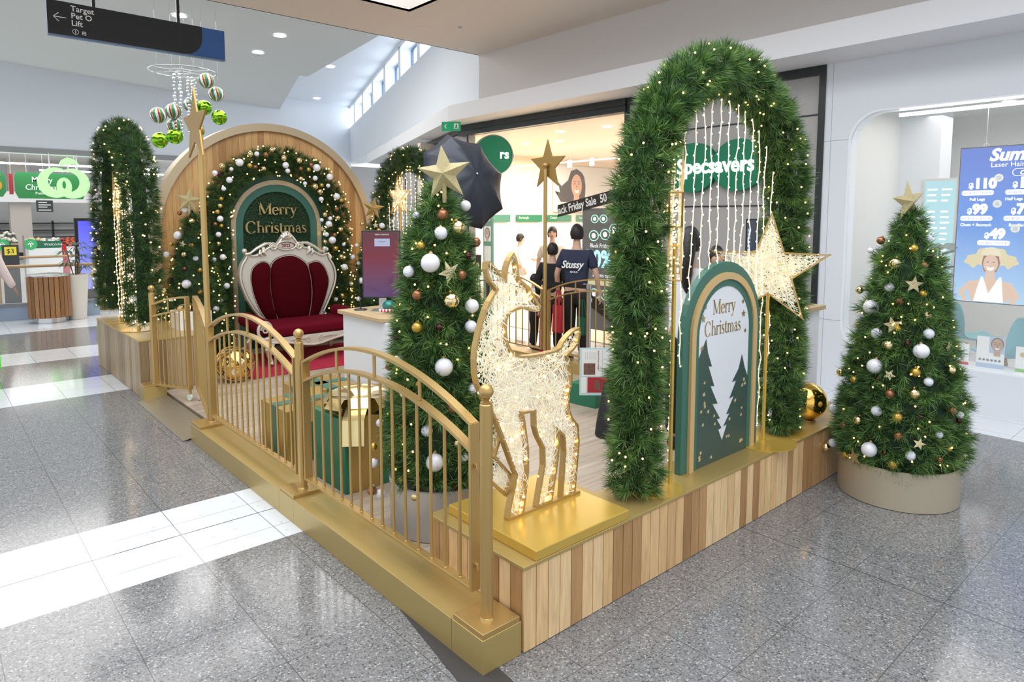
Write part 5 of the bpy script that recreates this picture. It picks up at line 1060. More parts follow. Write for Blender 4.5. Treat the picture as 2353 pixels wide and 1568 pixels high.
def person(lab, loc, rotz, h=1.72, shirt=(.02, .02, .05), trous=(.01, .01, .012), hairc=(.012, .009, .009), skin=(.62, .38, .27), hair='short', armL=None, armR=None, sleeve='short', female=False, legs=None, shorts=False, shoes=(.02, .02, .02), lean=0., headturn=0., long_hem=0.):
    """front is local -Y; arms as (elbow, wrist) points in units of body height"""
    t = thing('person', lab, 'person', loc, rotz); s = h / 1.75
    S = lambda p: (p[0] * s, p[1] * s, p[2] * s)
    sk = mat('skin_%d' % int(skin[0] * 100), skin, .5)
    sw = .17 if not female else .15
    aL = armL or ((.24, .02, 1.17), (.25, -.05, .93)); aR = armR or ((-.24, .02, 1.17), (-.25, -.05, .93))
    V = [(0, 0, .95), (0, .01, 1.12), (0, lean * .5, 1.30), (0, lean * .8 + .01, 1.44), (0, lean, 1.52), (0, lean - .005, 1.60)]
    E = [(0, 1), (1, 2), (2, 3), (3, 4), (4, 5)]; R = [(.14, .10), (.125, .09), (.15, .10), (.065, .06), (.052, .052), (.05, .055)]
    for sg, arm in ((1, aL), (-1, aR)):
        k = len(V); el, wr = arm; hd = Vector(wr) + (Vector(wr) - Vector(el)).normalized() * .075
        V += [(sg * sw, lean * .6, 1.40), el, wr, tuple(hd)]; E += [(2, k), (k, k + 1), (k + 1, k + 2), (k + 2, k + 3)]; R += [.052, .038, .026, (.036, .018)]
        dr = (Vector(wr) - Vector(el)).normalized(); sd = dr.cross(Vector((1, 0, 0))).normalized() if abs(dr.x) < .8 else Vector((0, 1, 0))
        for f, (off, ln) in enumerate(((-.026, .060), (-.009, .070), (.009, .067), (.025, .052))):
            b0 = len(V); V += [tuple(hd + dr * .02 + sd * off), tuple(hd + dr * (.02 + ln * .55) + sd * off * 1.1), tuple(hd + dr * (.02 + ln * .9) + sd * off + Vector((-sg * .018, 0, 0)))]
            E += [(k + 3, b0), (b0, b0 + 1), (b0 + 1, b0 + 2)]; R += [.0105, .0095, .008]
        b0 = len(V); V += [tuple(hd - dr * .03 + sd * -.045), tuple(hd + dr * .01 + sd * -.060)]; E += [(k + 3, b0), (b0, b0 + 1)]; R += [.012, .010]
    lg = legs or [((.09, -.01, .50), (.095, .03, .09)), ((-.09, -.01, .50), (-.095, .03, .09))]
    for sg, (kn, an) in zip((1, -1), lg):
        k = len(V); V += [(sg * .09, 0, .88), kn, an, (an[0], an[1] - .15, .035)]; E += [(0, k), (k, k + 1), (k + 1, k + 2), (k + 2, k + 3)]; R += [.085, .055, .038, (.038, .026)]
    body = skin_mesh('body', [S(v) for v in V], E, [tuple(x * s for x in (r if isinstance(r, tuple) else (r, r))) for r in R], sk, t)
    # head with face, joined into the body mesh
    ct, st = math.cos(headturn), math.sin(headturn)
    def H(x, y, z): return S((x * ct - y * st, lean - .012 + x * st + y * ct, 1.655 + z))
    mb = MB(); n, m_ = 22, 18
    for i in range(m_ + 1):
        th = PI * i / m_
        for k in range(n):
            a = 2 * PI * k / n; x, y, z = math.sin(th) * math.cos(a) * .076, math.sin(th) * math.sin(a) * .095, math.cos(th) * .115
            if z < 0: x *= 1 + z * 2.6; y = y * (1 + z * 1.6) - .004
            if y < 0 and abs(x) < .02 and -.045 < z < .012: y -= .016 * (1 - abs(x) / .02) * (1 - (z + .02) ** 2 * 900 if abs(z + .02) < .03 else 0)   # nose
            if y < 0 and .005 < z < .03 and .015 < abs(x) < .05: y += .008
            mb.v.append(H(x, y, z))
    for i in range(m_):
        for k in range(n): mb.f.append((i * n + k, (i + 1) * n + k, (i + 1) * n + (k + 1) % n, i * n + (k + 1) % n))
    for sg in (-1, 1): mb.ball(H(sg * .077, .008, -.008), .016 * s, 8, 6, (.5, 1, 1.6))
    join_into(body, mb)
    e = MB()
    for sg in (-1, 1): e.ball(H(sg * .03, -.083, .012), .0095 * s, 8, 6, (1.3, .6, .8)); 
    e.build('eyes', BLACK, t, smooth=True); MB().ball(H(0, -.084, -.058), .012 * s, 8, 6, (1.9, .6, .55)).build('mouth', mat('lips', (.45, .12, .10), .4), t, smooth=True)
    hm = mat('hair_%d' % int(hairc[0] * 1000), hairc, .45, bump=.8, bscale=70)
    hb = MB(); n, m_ = 26, 16
    for i in range(m_ + 1):
        th = PI * .70 * i / m_
        for k in range(n):
            a = 2 * PI * k / n; fr = max(0, -math.sin(a)); lim = 1 - .42 * fr ** .7; tt = th * lim; rr = 1 + .05 * math.sin(a * 7 + i) * (i / m_) + .02 * math.sin(a * 13)
            hb.v.append(H(math.sin(tt) * math.cos(a) * .084 * rr, math.sin(tt) * math.sin(a) * .103 * rr + .006, math.cos(tt) * .126))
    for i in range(m_):
        for k in range(n): hb.f.append((i * n + k, (i + 1) * n + k, (i + 1) * n + (k + 1) % n, i * n + (k + 1) % n))
    if hair == 'long':
        hb.tube([H(0, .06, .02), H(.0, .10, -.06), H(.01, .115, -.17), H(.012, .115, -.26), H(.01, .11, -.34), H(.0, .10, -.40)], [.055 * s, .055 * s, .05 * s, .045 * s, .03 * s, .010 * s], 14)
    hb.build('hair', hm, t, smooth=True)
    # clothing
    sm = shirt if hasattr(shirt, 'name') else mat('cloth_%d_%d_%d' % tuple(int(c * 100) for c in shirt), shirt, .85, bump=.5, bscale=14)
    hem = .93 - long_hem
    CV = [(0, 0, hem), (0, .005, 1.12), (0, lean * .5, 1.31), (0, lean * .75, 1.43)]; CE = [(0, 1), (1, 2), (2, 3)]; CR = [(.172, .125), (.155, .115), (.178, .122), (.085, .078)]
    for sg, arm in ((1, aL), (-1, aR)):
        k = len(CV); el, wr = Vector(arm[0]), Vector(arm[1]); sh = Vector((sg * sw, lean * .6, 1.40))
        if sleeve == 'short': CV += [tuple(sh), tuple(sh.lerp(el, .75))]; CE += [(2, k), (k, k + 1)]; CR += [.070, .064]
        else: CV += [tuple(sh), tuple(el), tuple(wr)]; CE += [(2, k), (k, k + 1), (k + 1, k + 2)]; CR += [.078, .068 if sleeve != 'wide' else .09, .045 if sleeve != 'wide' else .06]
    skin_mesh('shirt' if sleeve != 'wide' else 'hoodie', [S(v) for v in CV], CE, [tuple(x * s for x in (r if isinstance(r, tuple) else (r, r))) for r in CR], sm, t)
    tm = mat('cloth_%d_%d_%d' % tuple(int(c * 100) for c in trous), trous, .85, bump=.5, bscale=14)
    TV = [(0, .0, .985), (0, 0, .90)]; TE = [(0, 1)]; TR = [(.148, .112), (.155, .118)]
    for sg, (kn, an) in zip((1, -1), lg):
        k = len(TV); TV += [(sg * .092, 0, .82), kn] + ([] if shorts else [(an[0], an[1], an[2] + .02)]); TE += [(1, k), (k, k + 1)] + ([] if shorts else [(k + 1, k + 2)]); TR += [.105, .083 if not shorts else .09] + ([] if shorts else [.066])
    skin_mesh('shorts' if shorts else 'trousers', [S(v) for v in TV], TE, [tuple(x * s for x in (r if isinstance(r, tuple) else (r, r))) for r in TR], tm, t)
    for kn, an in lg:
        b = MB(); b.ball(S((an[0], an[1] - .07, .042)), .05 * s, 14, 10, (.95, 2.5, .82)); b.ball(S((an[0], an[1] + .01, .06)), .048 * s, 12, 8, (.95, 1, 1.1)); b.build('shoe', mat('shoe_%d' % int(shoes[0] * 100), shoes, .5), t, smooth=True)
    return t, s
# man in navy T-shirt
navy = mat('navy_tshirt', (.025, .032, .065), .85, bump=.5, bscale=12)
t, s = person('man in a navy T-shirt with white script on the back, facing the optician', (4.28, 3.72, .0), math.radians(118), 1.70, navy, (.012, .012, .014), armL=((.26, .0, 1.13), (.27, -.10, .90)), armR=((-.26, .0, 1.13), (-.275, -.08, .90)))
o = text('Stussy', .125, TXTW, t, .16, 1.19, .124, 'shirt_lettering', ext=.004, shear=.35, sx=-.85, off=.003); o.data.flip_normals()
o = text('SEOUL', .034, TXTW, t, .05, 1.13, .122, 'shirt_lettering', ext=.004, sx=-1)
t, s = person('dark-haired person in black clothes beside the navy T-shirt man', (4.42, 4.28, 0), math.radians(115), 1.46, (.012, .012, .016), (.012, .012, .014), sleeve='long', hair='short')
t, s = person('small boy in a white T-shirt and black trousers looking to the right', (4.45, 4.66, 0), math.radians(60), 1.03, (.80, .80, .82), (.012, .012, .014))
t, s = person('man in a cream striped shirt facing the viewer inside the optician, behind the star pole', (5.75, 5.62, 0.012), math.radians(-48), 1.63, (.72, .60, .46), (.45, .32, .18), sleeve='short')
t, s = person('woman in a white shirt in the brightly lit back of the optician', (7.3, 8.1, 0.012), math.radians(60), 1.45, (.82, .82, .84), (.5, .5, .52), sleeve='long', female=True, armL=((.2, -.12, 1.2), (.1, -.32, 1.15)))
t, s = person('woman with long black hair in a white T-shirt seen from behind through the large arch', (2.50, .92, .0505), math.radians(118), 1.66, (.84, .85, .90), (.012, .012, .014), hair='long', female=True, armL=((.2, -.16, 1.18), (.14, -.36, 1.14)), armR=((-.2, -.16, 1.18), (-.12, -.36, 1.14)), long_hem=.12)
t, s = person('dark-haired person behind the small display screen on the right counter', (3.72, 1.45, .0005), math.radians(-40), 1.52, (.05, .05, .05), (.012, .012, .014), hair='short', female=True, sleeve='long')
t, s = person('shopper in an olive T-shirt and black shorts standing in the supermarket aisle', (3.05, 38.0, 0), math.radians(170), 1.60, (.13, .15, .08), (.02, .02, .02), shorts=True)
t, s = person('person in a pale pink hoodie at the left edge of the view, arm hanging down', (-1.00, 12.15, 0), math.radians(8), 1.62, (.72, .60, .58), (.02, .02, .02), sleeve='wide', armL=((.27, -.05, 1.02), (.43, -.10, .66)), skin=(.42, .24, .17))

def tote(lab, loc, rotz, w, h, col, name='tote_bag', handle=.2):
    t = thing(name, lab, 'bag', loc, rotz); m = mat('bag_%d_%d' % (int(col[0] * 100), int(col[1] * 100)), col, .7, bump=.6, bscale=10)
    b = MB(); b.add([(-w * .42, -.05, 0), (w * .42, -.05, 0), (w * .42, .05, 0), (-w * .42, .05, 0), (-w * .5, -.03, h), (w * .5, -.03, h), (w * .46, .03, h), (-w * .46, .03, h)], [(0, 3, 2, 1), (0, 1, 5, 4), (1, 2, 6, 5), (2, 3, 7, 6), (3, 0, 4, 7)]); b.build('bag', m, t, bevel=.02)
    for yy in (-.03, .03): MB().tube([(-w * .25, yy, h - .02), (-w * .08, yy * .4, h + handle), (w * .08, yy * .4, h + handle), (w * .25, yy, h - .02)], .008, 6).build('handle', m, t, smooth=True)
tote('bright red tote bag held by the navy T-shirt man', (4.02, 3.77, .40), FR, .17, .34, (.50, .02, .04), handle=.18)
tote('dark red cloth bag hanging low in front of the star pole', (4.05, 4.04, .05), FR, .15, .62, (.40, .01, .04))
tote('small dark green bag beside the chrome queue post', (4.02, 3.38, .42), FR, .14, .22, (.01, .10, .05))
t = thing('cloth_bag', 'black soft bag slumped on the stage floor left of the large arch', 'bag', (2.31, 1.50, .0505)); MB().tube([(0, 0, .01), (0, 0, .1), (.02, .02, .26), (.05, .05, .42)], [.12, .11, .08, .05], 14).build('bag', mat('black_nylon2', (.012, .012, .014), .7, bump=.7, bscale=14), t, smooth=True)  # tapered tube for a hidden person's trouser leg; no bag stands here
t = thing('queue_post', 'chrome queue barrier post with a black belt in front of the optician', 'queue post', (3.93, 3.20, .0))
MB().lathe([(.16, .0005), (.16, .012), (.03, .03), (.028, .04), (.028, .98), (.034, .985), (.034, 1.04), (.02, 1.05)], n=32).build('post', STEEL, t, smooth=True); MB().add([(0, 0, .985), (0, 0, 1.035), (.05, .95, 1.02), (.05, .95, .97), (.004, 0, .985), (.004, 0, 1.035), (.054, .95, 1.02), (.054, .95, .97)], [(0, 1, 2, 3), (4, 7, 6, 5)]).build('belt', BLACK, t)
t = thing('queue_post', 'dark queue barrier post seen left of the star pole behind the deer neck', 'queue post', (4.0, 5.10, .0)); MB().lathe([(.16, .0005), (.16, .012), (.03, .03), (.028, .98), (.02, 1.0)], n=32).build('post', mat('dark_post', (.05, .05, .06), .3, .5), t, smooth=True)
t = thing('display_monitor', 'small black framed photo display screen on the right counter behind the star', 'screen', (2.98, .62, 1.1305), math.radians(-60)); MB().box(-.11, .11, -.012, .012, .36, .66).build('frame', BLACK, t, bevel=.003); MB().box(-.015, .015, 0, .012, .004, .36).build('neck', BLACK, t); MB().box(-.07, .07, -.05, .05, 0, .005).build('foot', BLACK, t)
MB().box(-.10, .10, -.0135, -.0125, .37, .65).build('display', mat('dark_photo_display', (.02, .02, .03), .15, emit=.25, ecol=(.10, .16, .22), var=.0), t)
b = MB()
for k in range(7): b.box(-.095, -.075, -.0145, -.0137, .385 + k * .03, .405 + k * .03)
b.build('thumbnail', mat('pale_blue_display', (.1, .1, .1), .3, emit=.7, ecol=(.35, .55, .8)), t)

# ================================================================ optician details
LG = mat('logo_green', (.0, .19, .09), .55); LIT = mat('lit_white_letters', (.9, .9, .9), .4, emit=1.1, ecol=(1, 1, 1))
t = thing('shop_sign', 'green double-oval optician sign with lit white letters on the grey wall', 'sign', (5.41, 0, 0), FR)
b = MB()
for y in (2.84, 2.235): b.prism([(wl(y) + .335 * math.cos(2 * PI * k / 48), 2.405 + .30 * math.sin(2 * PI * k / 48)) for k in range(48)], -.03 - (.002 if y < 2.5 else 0), .045)
b.build('green_oval', LG, t)
text('Specsavers', .255, LIT, t, wl(2.535), 2.335, -.035, 'lettering', ext=.008, off=.006, align='CENTER', sx=.93)
t = thing('blade_sign', 'round green projecting optician sign half hidden by the black umbrella', 'sign', (5.12, 6.32, 2.78), math.radians(-24)); L_ = MB().lathe([(.001, -.05), (.30, -.05), (.30, .05), (.001, .05)], n=48).build('disc', LG, t, smooth=True); L_.rotation_euler = (PI / 2, 0, 0)
L_ = MB().lathe([(.30, -.055), (.315, -.055), (.315, .055), (.30, .055)], n=48, cap=False).build('rim', mat('sign_rim', (.25, .30, .22), .3, .5), t, smooth=True); L_.rotation_euler = (PI / 2, 0, 0); text('rs', .20, LIT, t, .09, -.05, -.055, 'lettering', off=.005); MB().box(.28, .34, -.015, .015, -.03, .03).build('bracket', STEEL, t)
t = thing('sale_strip', 'dark sale strip with white lettering running diagonally across the optician glass', 'banner', (5.43, 0, 0), FR)
MB().add([(wl(5.235), .044, 1.805), (wl(3.93), .044, 2.05), (wl(3.93), .044, 2.225), (wl(5.235), .044, 1.985), (wl(5.235), .048, 1.805), (wl(3.93), .048, 2.05), (wl(3.93), .048, 2.225), (wl(5.235), .048, 1.985)], [(0, 1, 2, 3), (4, 7, 6, 5), (0, 4, 5, 1), (3, 2, 6, 7)]).build('strip', mat('dark_brown_vinyl', (.03, .022, .02), .5), t)
text('lack Friday Sale  50', .16, TXTW, t, wl(5.235), 1.845, .042, 'lettering', ext=.0005, off=.004, sx=.80, roty=-math.atan(.25 / 1.305))
t = thing('sale_strip', 'second sale strip low on the optician glass, slanting down to the right', 'banner', (5.43, 0, 0), FR)
MB().add([(wl(4.85), .044, .66), (wl(3.95), .044, .22), (wl(3.95), .044, .40), (wl(4.85), .044, .84)], [(0, 1, 2, 3)]).build('strip', mat('dark_brown_vinyl', (.03, .022, .02), .5), t)
text('k Sale', .16, TXTW, t, wl(4.83), .70, .042, 'lettering', ext=.0005, off=.004, sx=.85, roty=math.atan(.44 / .9))
t = thing('promo_screen', 'tall black promotional screen with 50% off and drawn spectacles in the optician window', 'screen', (5.52, 0, 0), FR)
MB().box(wl(4.77), wl(3.94), 0, .05, .18, 1.93).build('housing', BLACK, t); dm = mat('dark_display', (.02, .015, .012), .3, emit=.04, ecol=(.6, .4, .3)); MB().box(wl(4.74), wl(3.96), -.002, 0, .85, 1.90).build('display', dm, t)
NEON = mat('neon_green_line', (.3, .8, .6), .4, emit=.8, ecol=(.45, 1, .75)); CY = mat('cyan_letters', (.4, .8, .9), .4, emit=.9, ecol=(.42, .85, .98)); WL_ = mat('white_display_letters', (.9, .9, .9), .4, emit=.8, ecol=(1, 1, 1))
text('Black Friday Sale', .085, WL_, t, wl(4.62), 1.37, -.003, 'display_lettering', ext=.0005, sx=.9); text('50%', .33, CY, t, wl(4.70), 1.10, -.004, 'display_lettering', ext=.0005, off=.012, sx=.9); text('OFF', .10, CY, t, wl(4.12), 1.03, -.004, 'display_lettering', ext=.0005, off=.004); text('all lens options', .085, WL_, t, wl(4.56), .95, -.003, 'display_lettering', ext=.0005, sx=.9)
b = MB(); e = MB()
def specs(cx, cz, r, tl):
    for sg in (-1, 1):
        x0 = cx + sg * r * 1.25; z0 = cz + sg * r * 1.25 * tl
        b.tube([(x0 + r * (1.05 if math.cos(a) > 0 else 1.0) * math.cos(a), -.004, z0 + r * .85 * math.sin(a)) for a in [2 * PI * k / 16 for k in range(16)]], .007, 5, closed=True); e.prism([(x0 + r * .45 * math.cos(2 * PI * k / 12), z0 + r * .45 * math.sin(2 * PI * k / 12)) for k in range(12)], -.006, -.003)
    b.tube([(cx - r * .3, -.004, cz - r * .3 * tl), (cx + r * .3, -.004, cz + r * .3 * tl)], .007, 5)
specs(wl(4.45), 1.78, .065, 0); specs(wl(4.44), 1.55, .085, .1); specs(wl(4.07), 1.60, .08, -.4); specs(wl(4.42), .70, .085, .0); specs(wl(4.12), .55, .08, .1)
b.build('drawn_spectacles', NEON, t); e.build('drawn_eyes', WL_, t)
MB().box(wl(4.74), wl(3.96), -.0025, 0, .20, .82).build('lower_display', dm, t); MB().box(wl(4.70), wl(4.10), -.004, -.0026, .83, .91).build('yellow_note', mat('pale_yellow_note', (.7, .68, .35), .5, emit=.3, ecol=(.8, .75, .4)), t)
t = thing('exit_sign', 'green and white emergency exit sign under the white fascia above the umbrella', 'sign', (5.03, 7.30, 3.24), math.radians(-50)); MB().box(-.16, .16, -.02, .02, 0, .15).build('box', mat('exit_green', (.0, .22, .09), .4, emit=.25, ecol=(0, .5, .2)), t); b = MB(); b.box(.05, .13, -.023, -.0205, .03, .12); b.prism([(-.12, .075), (-.08, .115), (-.075, .10), (-.10, .075), (-.075, .05), (-.08, .035)], -.023, -.0205); b.build('white_symbol', TXTW, t)
MB().prism([(.09, .105), (.105, .09), (.10, .06), (.12, .035), (.105, .035), (.088, .055), (.07, .035), (.06, .04), (.08, .065), (.08, .09)], -.025, -.0235).build('running_figure', mat('exit_green2', (0, .2, .08), .4), t); MB().box(-.01, .01, -.005, .005, .15, .16).build('hanger', STEEL, t)
# shelves at the back
SHW = mat('lit_shelf_white', (.9, .87, .82), .4, emit=.9, ecol=(1, .95, .88))
t0_ = None
for k, (x, y, rz, lab) in enumerate(((6.9, 9.56, 0, 'far left'), (7.9, 9.56, 0, 'second from the left'), (8.9, 9.56, 0, 'middle'), (9.9, 9.56, 0, 'second from the right'), (10.9, 9.56, 0, 'far right'))):
    t = thing('spectacle_shelf', 'lit white wall shelf of spectacles at the optician back, ' + lab, 'shelf', (x, y, 0), rz, 'spectacle shelves on the optician back wall')
    b = MB(); b.box(-.48, .48, 0, .03, .25, 1.66)
    b.build('back_panel', SHW, t); b = MB()
    for j in range(6): b.box(-.48, .48, -.08, 0, .32 + j * .22, .332 + j * .22)
    b.build('glass_shelf', mat('pale_shelf_edge', (.75, .72, .66), .3), t)
    b = MB()
    for j in range(6):
        for i in range(6):
            cx = -.40 + i * .16; cz = .355 + j * .22
            for sg in (-1, 1): b.tube([(cx + sg * .03 + .022 * math.cos(a), -.05, cz + .016 * math.sin(a)) for a in [2 * PI * q / 8 for q in range(8)]], .003, 4, closed=True)
    sp_ = b.build('spectacles', mat('spectacle_brown', (.12, .07, .04), .4), t); sp_['kind'] = 'stuff'
    MB().box(-.40, .40, -.03, 0, 1.70, 1.86).build('green_header', mat('header_green', (.03, .22, .13), .5), t); text(['Round', 'Women', 'Rectangle', 'Cateye', 'Square'][k], .08, TXTW, t, -.34, 1.77, -.033, 'header_lettering', ext=.0005)
t = thing('wall_poster', 'large poster of a smiling woman with flowing hair high inside the optician', 'poster', (11.0, 9.56, 0), 0)
MB().box(-1.3, 1.5, 0, .02, 1.93, 3.05).build('sheet', mat('poster_grey', (.62, .64, .66), .6), t)
fx, fz = -.50, 2.58
def blob(pts, y, m, nm, par): return MB().prism(pts, y - .002, y).build(nm, m, par)
def ell(cx, cz, a, c, n=28, r0=0): return [(cx + a * math.cos(2 * PI * k / n), cz + c * math.sin(2 * PI * k / n)) for k in range(n)]
def portrait(t, fx, fz, k, y, hairc, skinc, glasses=False, hairpts=None):
    HM = mat('printed_hair_%d' % int(hairc[0] * 100), hairc, .6); SM = mat('printed_skin', skinc, .6)
    blob(hairpts or [(fx + p * k, fz + q * k) for p, q in ((.15, .26), (.0, .33), (-.16, .28), (-.24, .10), (-.42, -.02), (-.52, .06), (-.46, -.14), (-.60, -.12), (-.44, -.32), (.24, -.34), (.26, .0), (.22, .18))], y - .001, HM, 'printed_hair', t)
    blob(ell(fx, fz, .15 * k, .22 * k), y - .004, SM, 'printed_face', t); blob([(fx - .07 * k, fz - .17 * k), (fx + .07 * k, fz - .17 * k), (fx + .09 * k, fz - .36 * k), (fx - .09 * k, fz - .36 * k)], y - .003, SM, 'printed_neck', t)
    blob([(fx - .075 * k, fz - .075 * k), (fx, fz - .10 * k), (fx + .075 * k, fz - .075 * k), (fx + .045 * k, fz - .135 * k), (fx, fz - .15 * k), (fx - .045 * k, fz - .135 * k)], y - .007, TXTW, 'printed_smile', t)
    b = MB()
    for sg in (-1, 1): b.prism(ell(fx + sg * .06 * k, fz + .035 * k, .024 * k, .010 * k, 12), y - .009, y - .007); b.prism([(fx + sg * .03 * k, fz + .075 * k), (fx + sg * .095 * k, fz + .075 * k), (fx + sg * .095 * k, fz + .086 * k), (fx + sg * .03 * k, fz + .09 * k)], y - .009, y - .007)
    b.prism([(fx - .012 * k, fz - .035 * k), (fx + .018 * k, fz - .035 * k), (fx + .004 * k, fz + .02 * k)], y - .008, y - .007)
    b.build('printed_features', mat('printed_brown', (.12, .05, .03), .6), t)
portrait(t, fx, fz, 1.25, 0, (.03, .018, .014), (.55, .33, .23))
t = thing('track_light_rail', 'white ceiling track with three spotlights inside the optician', 'light', (8.2, 0, 0)); MB().box(-.015, .015, 4.4, 9.4, 2.90, 2.93).build('track', WHITE, t)
for i, y in enumerate((5.35, 5.95, 7.0, 7.6)):
    hd_ = MB().lathe([(.02, .08), (.045, .06), (.05, -.06), (.045, -.065), (.001, -.06)], (0, y, 2.88), 16).build('spot_head', WHITE, t, smooth=True); MB().lathe([(.001, -.068), (.04, -.068), (.04, -.0655), (.001, -.0655)], (0, y, 2.88), 16).build('lamp', EMW, hd_)
for i, (x, y) in enumerate(((6.2, 5.9), (6.3, 5.0), (7.0, 7.6), (7.2, 6.9))): tag(MB().lathe([(.001, 0), (.07, 0), (.075, .008), (.001, .008)], (x, y, 3.189), 20).build('downlight', EMW), 'round ceiling downlight inside the optician, ' + ['above the striped-shirt man', 'nearest the sale strip', 'furthest left', 'second from the left'][i], 'light', 'optician ceiling downlights')
t = thing('air_vent', 'square ceiling air vent inside the optician', 'vent', (7.4, 5.2, 3.18)); b = MB()
for k in range(4): r_ = .30 - k * .07; b.ring([(-r_, -r_), (r_, -r_), (r_, r_), (-r_, r_)], [(-r_ + .025, -r_ + .025), (r_ - .025, -r_ + .025), (r_ - .025, r_ - .025), (-r_ + .025, r_ - .025)], -.005 - .004 * k, .0)
o = b.build('louvre', mat('vent_grey', (.5, .46, .42), .5), t); o.rotation_euler = (PI / 2, 0, 0)
t = thing('entrance_panel', 'green and white promotional column with two portraits at the optician entrance', 'sign', (5.6, 7.05, 0), FR); MB().box(-.12, .12, 0, .04, .1, 2.0).build('board', LG, t)
for z in (1.52, 1.18, .84): MB().box(-.09, .09, -.004, -.0005, z - .13, z + .13).build('white_card', TXTW, t)
portrait(t, 0, 1.53, .36, -.004, (.05, .02, .015), (.60, .38, .30), hairpts=ell(0, 1.53, .07, .10)); portrait(t, 0, .86, .36, -.004, (.05, .02, .015), (.60, .38, .30), hairpts=ell(0, .86, .07, .10)); MB().prism(ell(0, 1.83, .10, .10), -.006, -.0005).build('white_roundel', TXTW, t)
t = thing('sale_poster', 'small black poster with a white 50 near the optician entrance', 'poster', (5.9, 7.75, 0), FR); MB().box(-.13, .13, 0, .02, .75, 1.12).build('board', BLACK, t); text('50', .18, TXTW, t, 0, .85, -.003, 'lettering', align='CENTER', off=.006)

# ================================================================ clinic window
t = thing('hanging_screen', 'blue hanging screen with laser hair removal summer offers in the clinic window', 'screen', (5.78, .115, 0), FR)
ZT = 2.452
MB().box(0, .98, .0, .05, .99, ZT + .01).build('housing', BLACK, t); MB().box(.008, .972, -.003, 0, .998, ZT).build('display', screen_mat('blue_offer_display', (.045, .13, .62), (.42, .66, .90), .95, (.06, .24, .78), 1.0, 2.45), t)
for x in (.20, .80): MB().tube([(x, .02, ZT + .01), (x, .02, 2.86)], .003, 6).build('hanging_wire', STEEL, t); MB().tube([(x + .02 * math.cos(2 * PI * k / 16), .02, ZT + .02 + .02 * math.sin(2 * PI * k / 16)) for k in range(16)], .003, 5, closed=True).build('hook', STEEL, t)
WL2 = mat('white_display_print', (.9, .9, .9), .5, emit=.75, ecol=(1, 1, 1)); GB = mat('pale_badge', (.6, .6, .5), .5, emit=.45, ecol=(.75, .72, .55)); BLT = mat('blue_display_print', (.1, .2, .6), .5, emit=.3, ecol=(.2, .35, .9)); YB = -.0045
def dt(s_, sz, x, z, m_=None, off=0, sx=1, y=YB, al='LEFT', sh=0): text(s_, sz, m_ or WL2, t, x, ZT - z, y, 'display_lettering', ext=.0004, off=off, sx=sx, align=al, shear=sh)
dt('Summer', .155, .235, .125, off=.006, sh=.25); dt('Laser Hair Removal', .062, .25, .185); dt('OFFERS', .055, .475, .262, off=.002, sh=.2)
b = MB(); A_ = rrect(.42, .70, ZT - .275, ZT - .205, .034, 6); B_ = rrect(.425, .695, ZT - .270, ZT - .210, .029, 6); b.ring(A_, B_, YB - .001, YB); b.build('offer_outline', WL2, t)
def price(p, was, nm, x, z, pc):
    dt('$', .07, x, z, off=.004); dt(p, .125, x + .042, z, off=.008, sx=.95)
    MB().prism(rrect(x - .055, x + .205, ZT - z - .068, ZT - z - .022, .022, 6), YB - .001, YB).build('price_pill', WL2, t); dt(was, .03, x + .075, z + .056, BLT, y=YB - .002, al='CENTER'); dt(nm, .036, x + .075, z + .118, off=.001, al='CENTER')
    MB().prism(ell(x + .235, ZT - z + .09, .036, .036, 20), YB - .001, YB).build('discount_badge', GB, t); dt(pc, .022, x + .235, z - .092, BLT, y=YB - .002, al='CENTER'); dt('OFF', .022, x + .235, z - .072, BLT, y=YB - .002, al='CENTER')
price('110', 'WAS $180 | SAVE $70', 'Full Legs', .085, .375, '39%'); price('109', 'WAS $170 | SAVE $61', 'Half Legs + Bikini', .43, .375, '36%')
price('99', 'WAS $150 | SAVE $51', 'Chest + Stomach', .085, .615, '33%'); price('79', 'WAS $120 | SAVE $41', 'Brazilian (F)', .43, .615, '33%'); price('49', 'WAS $65 | SAVE $16', 'Full Face', .235, .845, '23%')
hx, hz = .30, ZT - 1.06
hp = []
for k in range(48): a = 2 * PI * k / 48; r_ = 1 + .05 * math.sin(k * 5.1); hp.append((hx + .20 * r_ * math.cos(a) * 1.05, hz + .035 + .085 * r_ * math.sin(a) - (.035 if abs(math.cos(a)) > .6 else 0)))
ES = lambda n, c, e=.55: mat(n, tuple(x * .5 for x in c), .6, emit=e, ecol=c)
blob(hp, YB, ES('printed_straw', (.80, .68, .38)), 'printed_hat', t); blob(ell(hx, hz + .07, .075, .06), YB - .001, ES('printed_straw_light', (.88, .78, .52)), 'printed_hat_crown', t)
blob([(hx - .07, hz - .02), (hx - .06, hz + .05), (hx + .06, hz + .05), (hx + .075, hz - .02), (hx + .05, hz - .10), (hx - .05, hz - .10)], YB - .002, ES('printed_auburn', (.35, .12, .07)), 'printed_hair', t)
PSK = ES('printed_tan_skin', (.80, .54, .38)); blob(ell(hx, hz - .025, .058, .085), YB - .003, PSK, 'printed_face', t); blob([(hx - .03, hz - .08), (hx + .03, hz - .08), (hx + .04, hz - .17), (hx + .17, hz - .20), (hx + .24, hz - .32), (hx + .20, ZT - 1.45), (hx + .15, ZT - 1.45), (hx + .18, hz - .33), (hx + .12, ZT - 1.445), (hx - .14, ZT - 1.445), (hx - .17, hz - .28), (hx - .205, hz - .30), (hx - .17, ZT - 1.45), (hx - .21, ZT - 1.45), (hx - .25, hz - .30), (hx - .17, hz - .20), (hx - .04, hz - .17)], YB - .0025, PSK, 'printed_body', t)
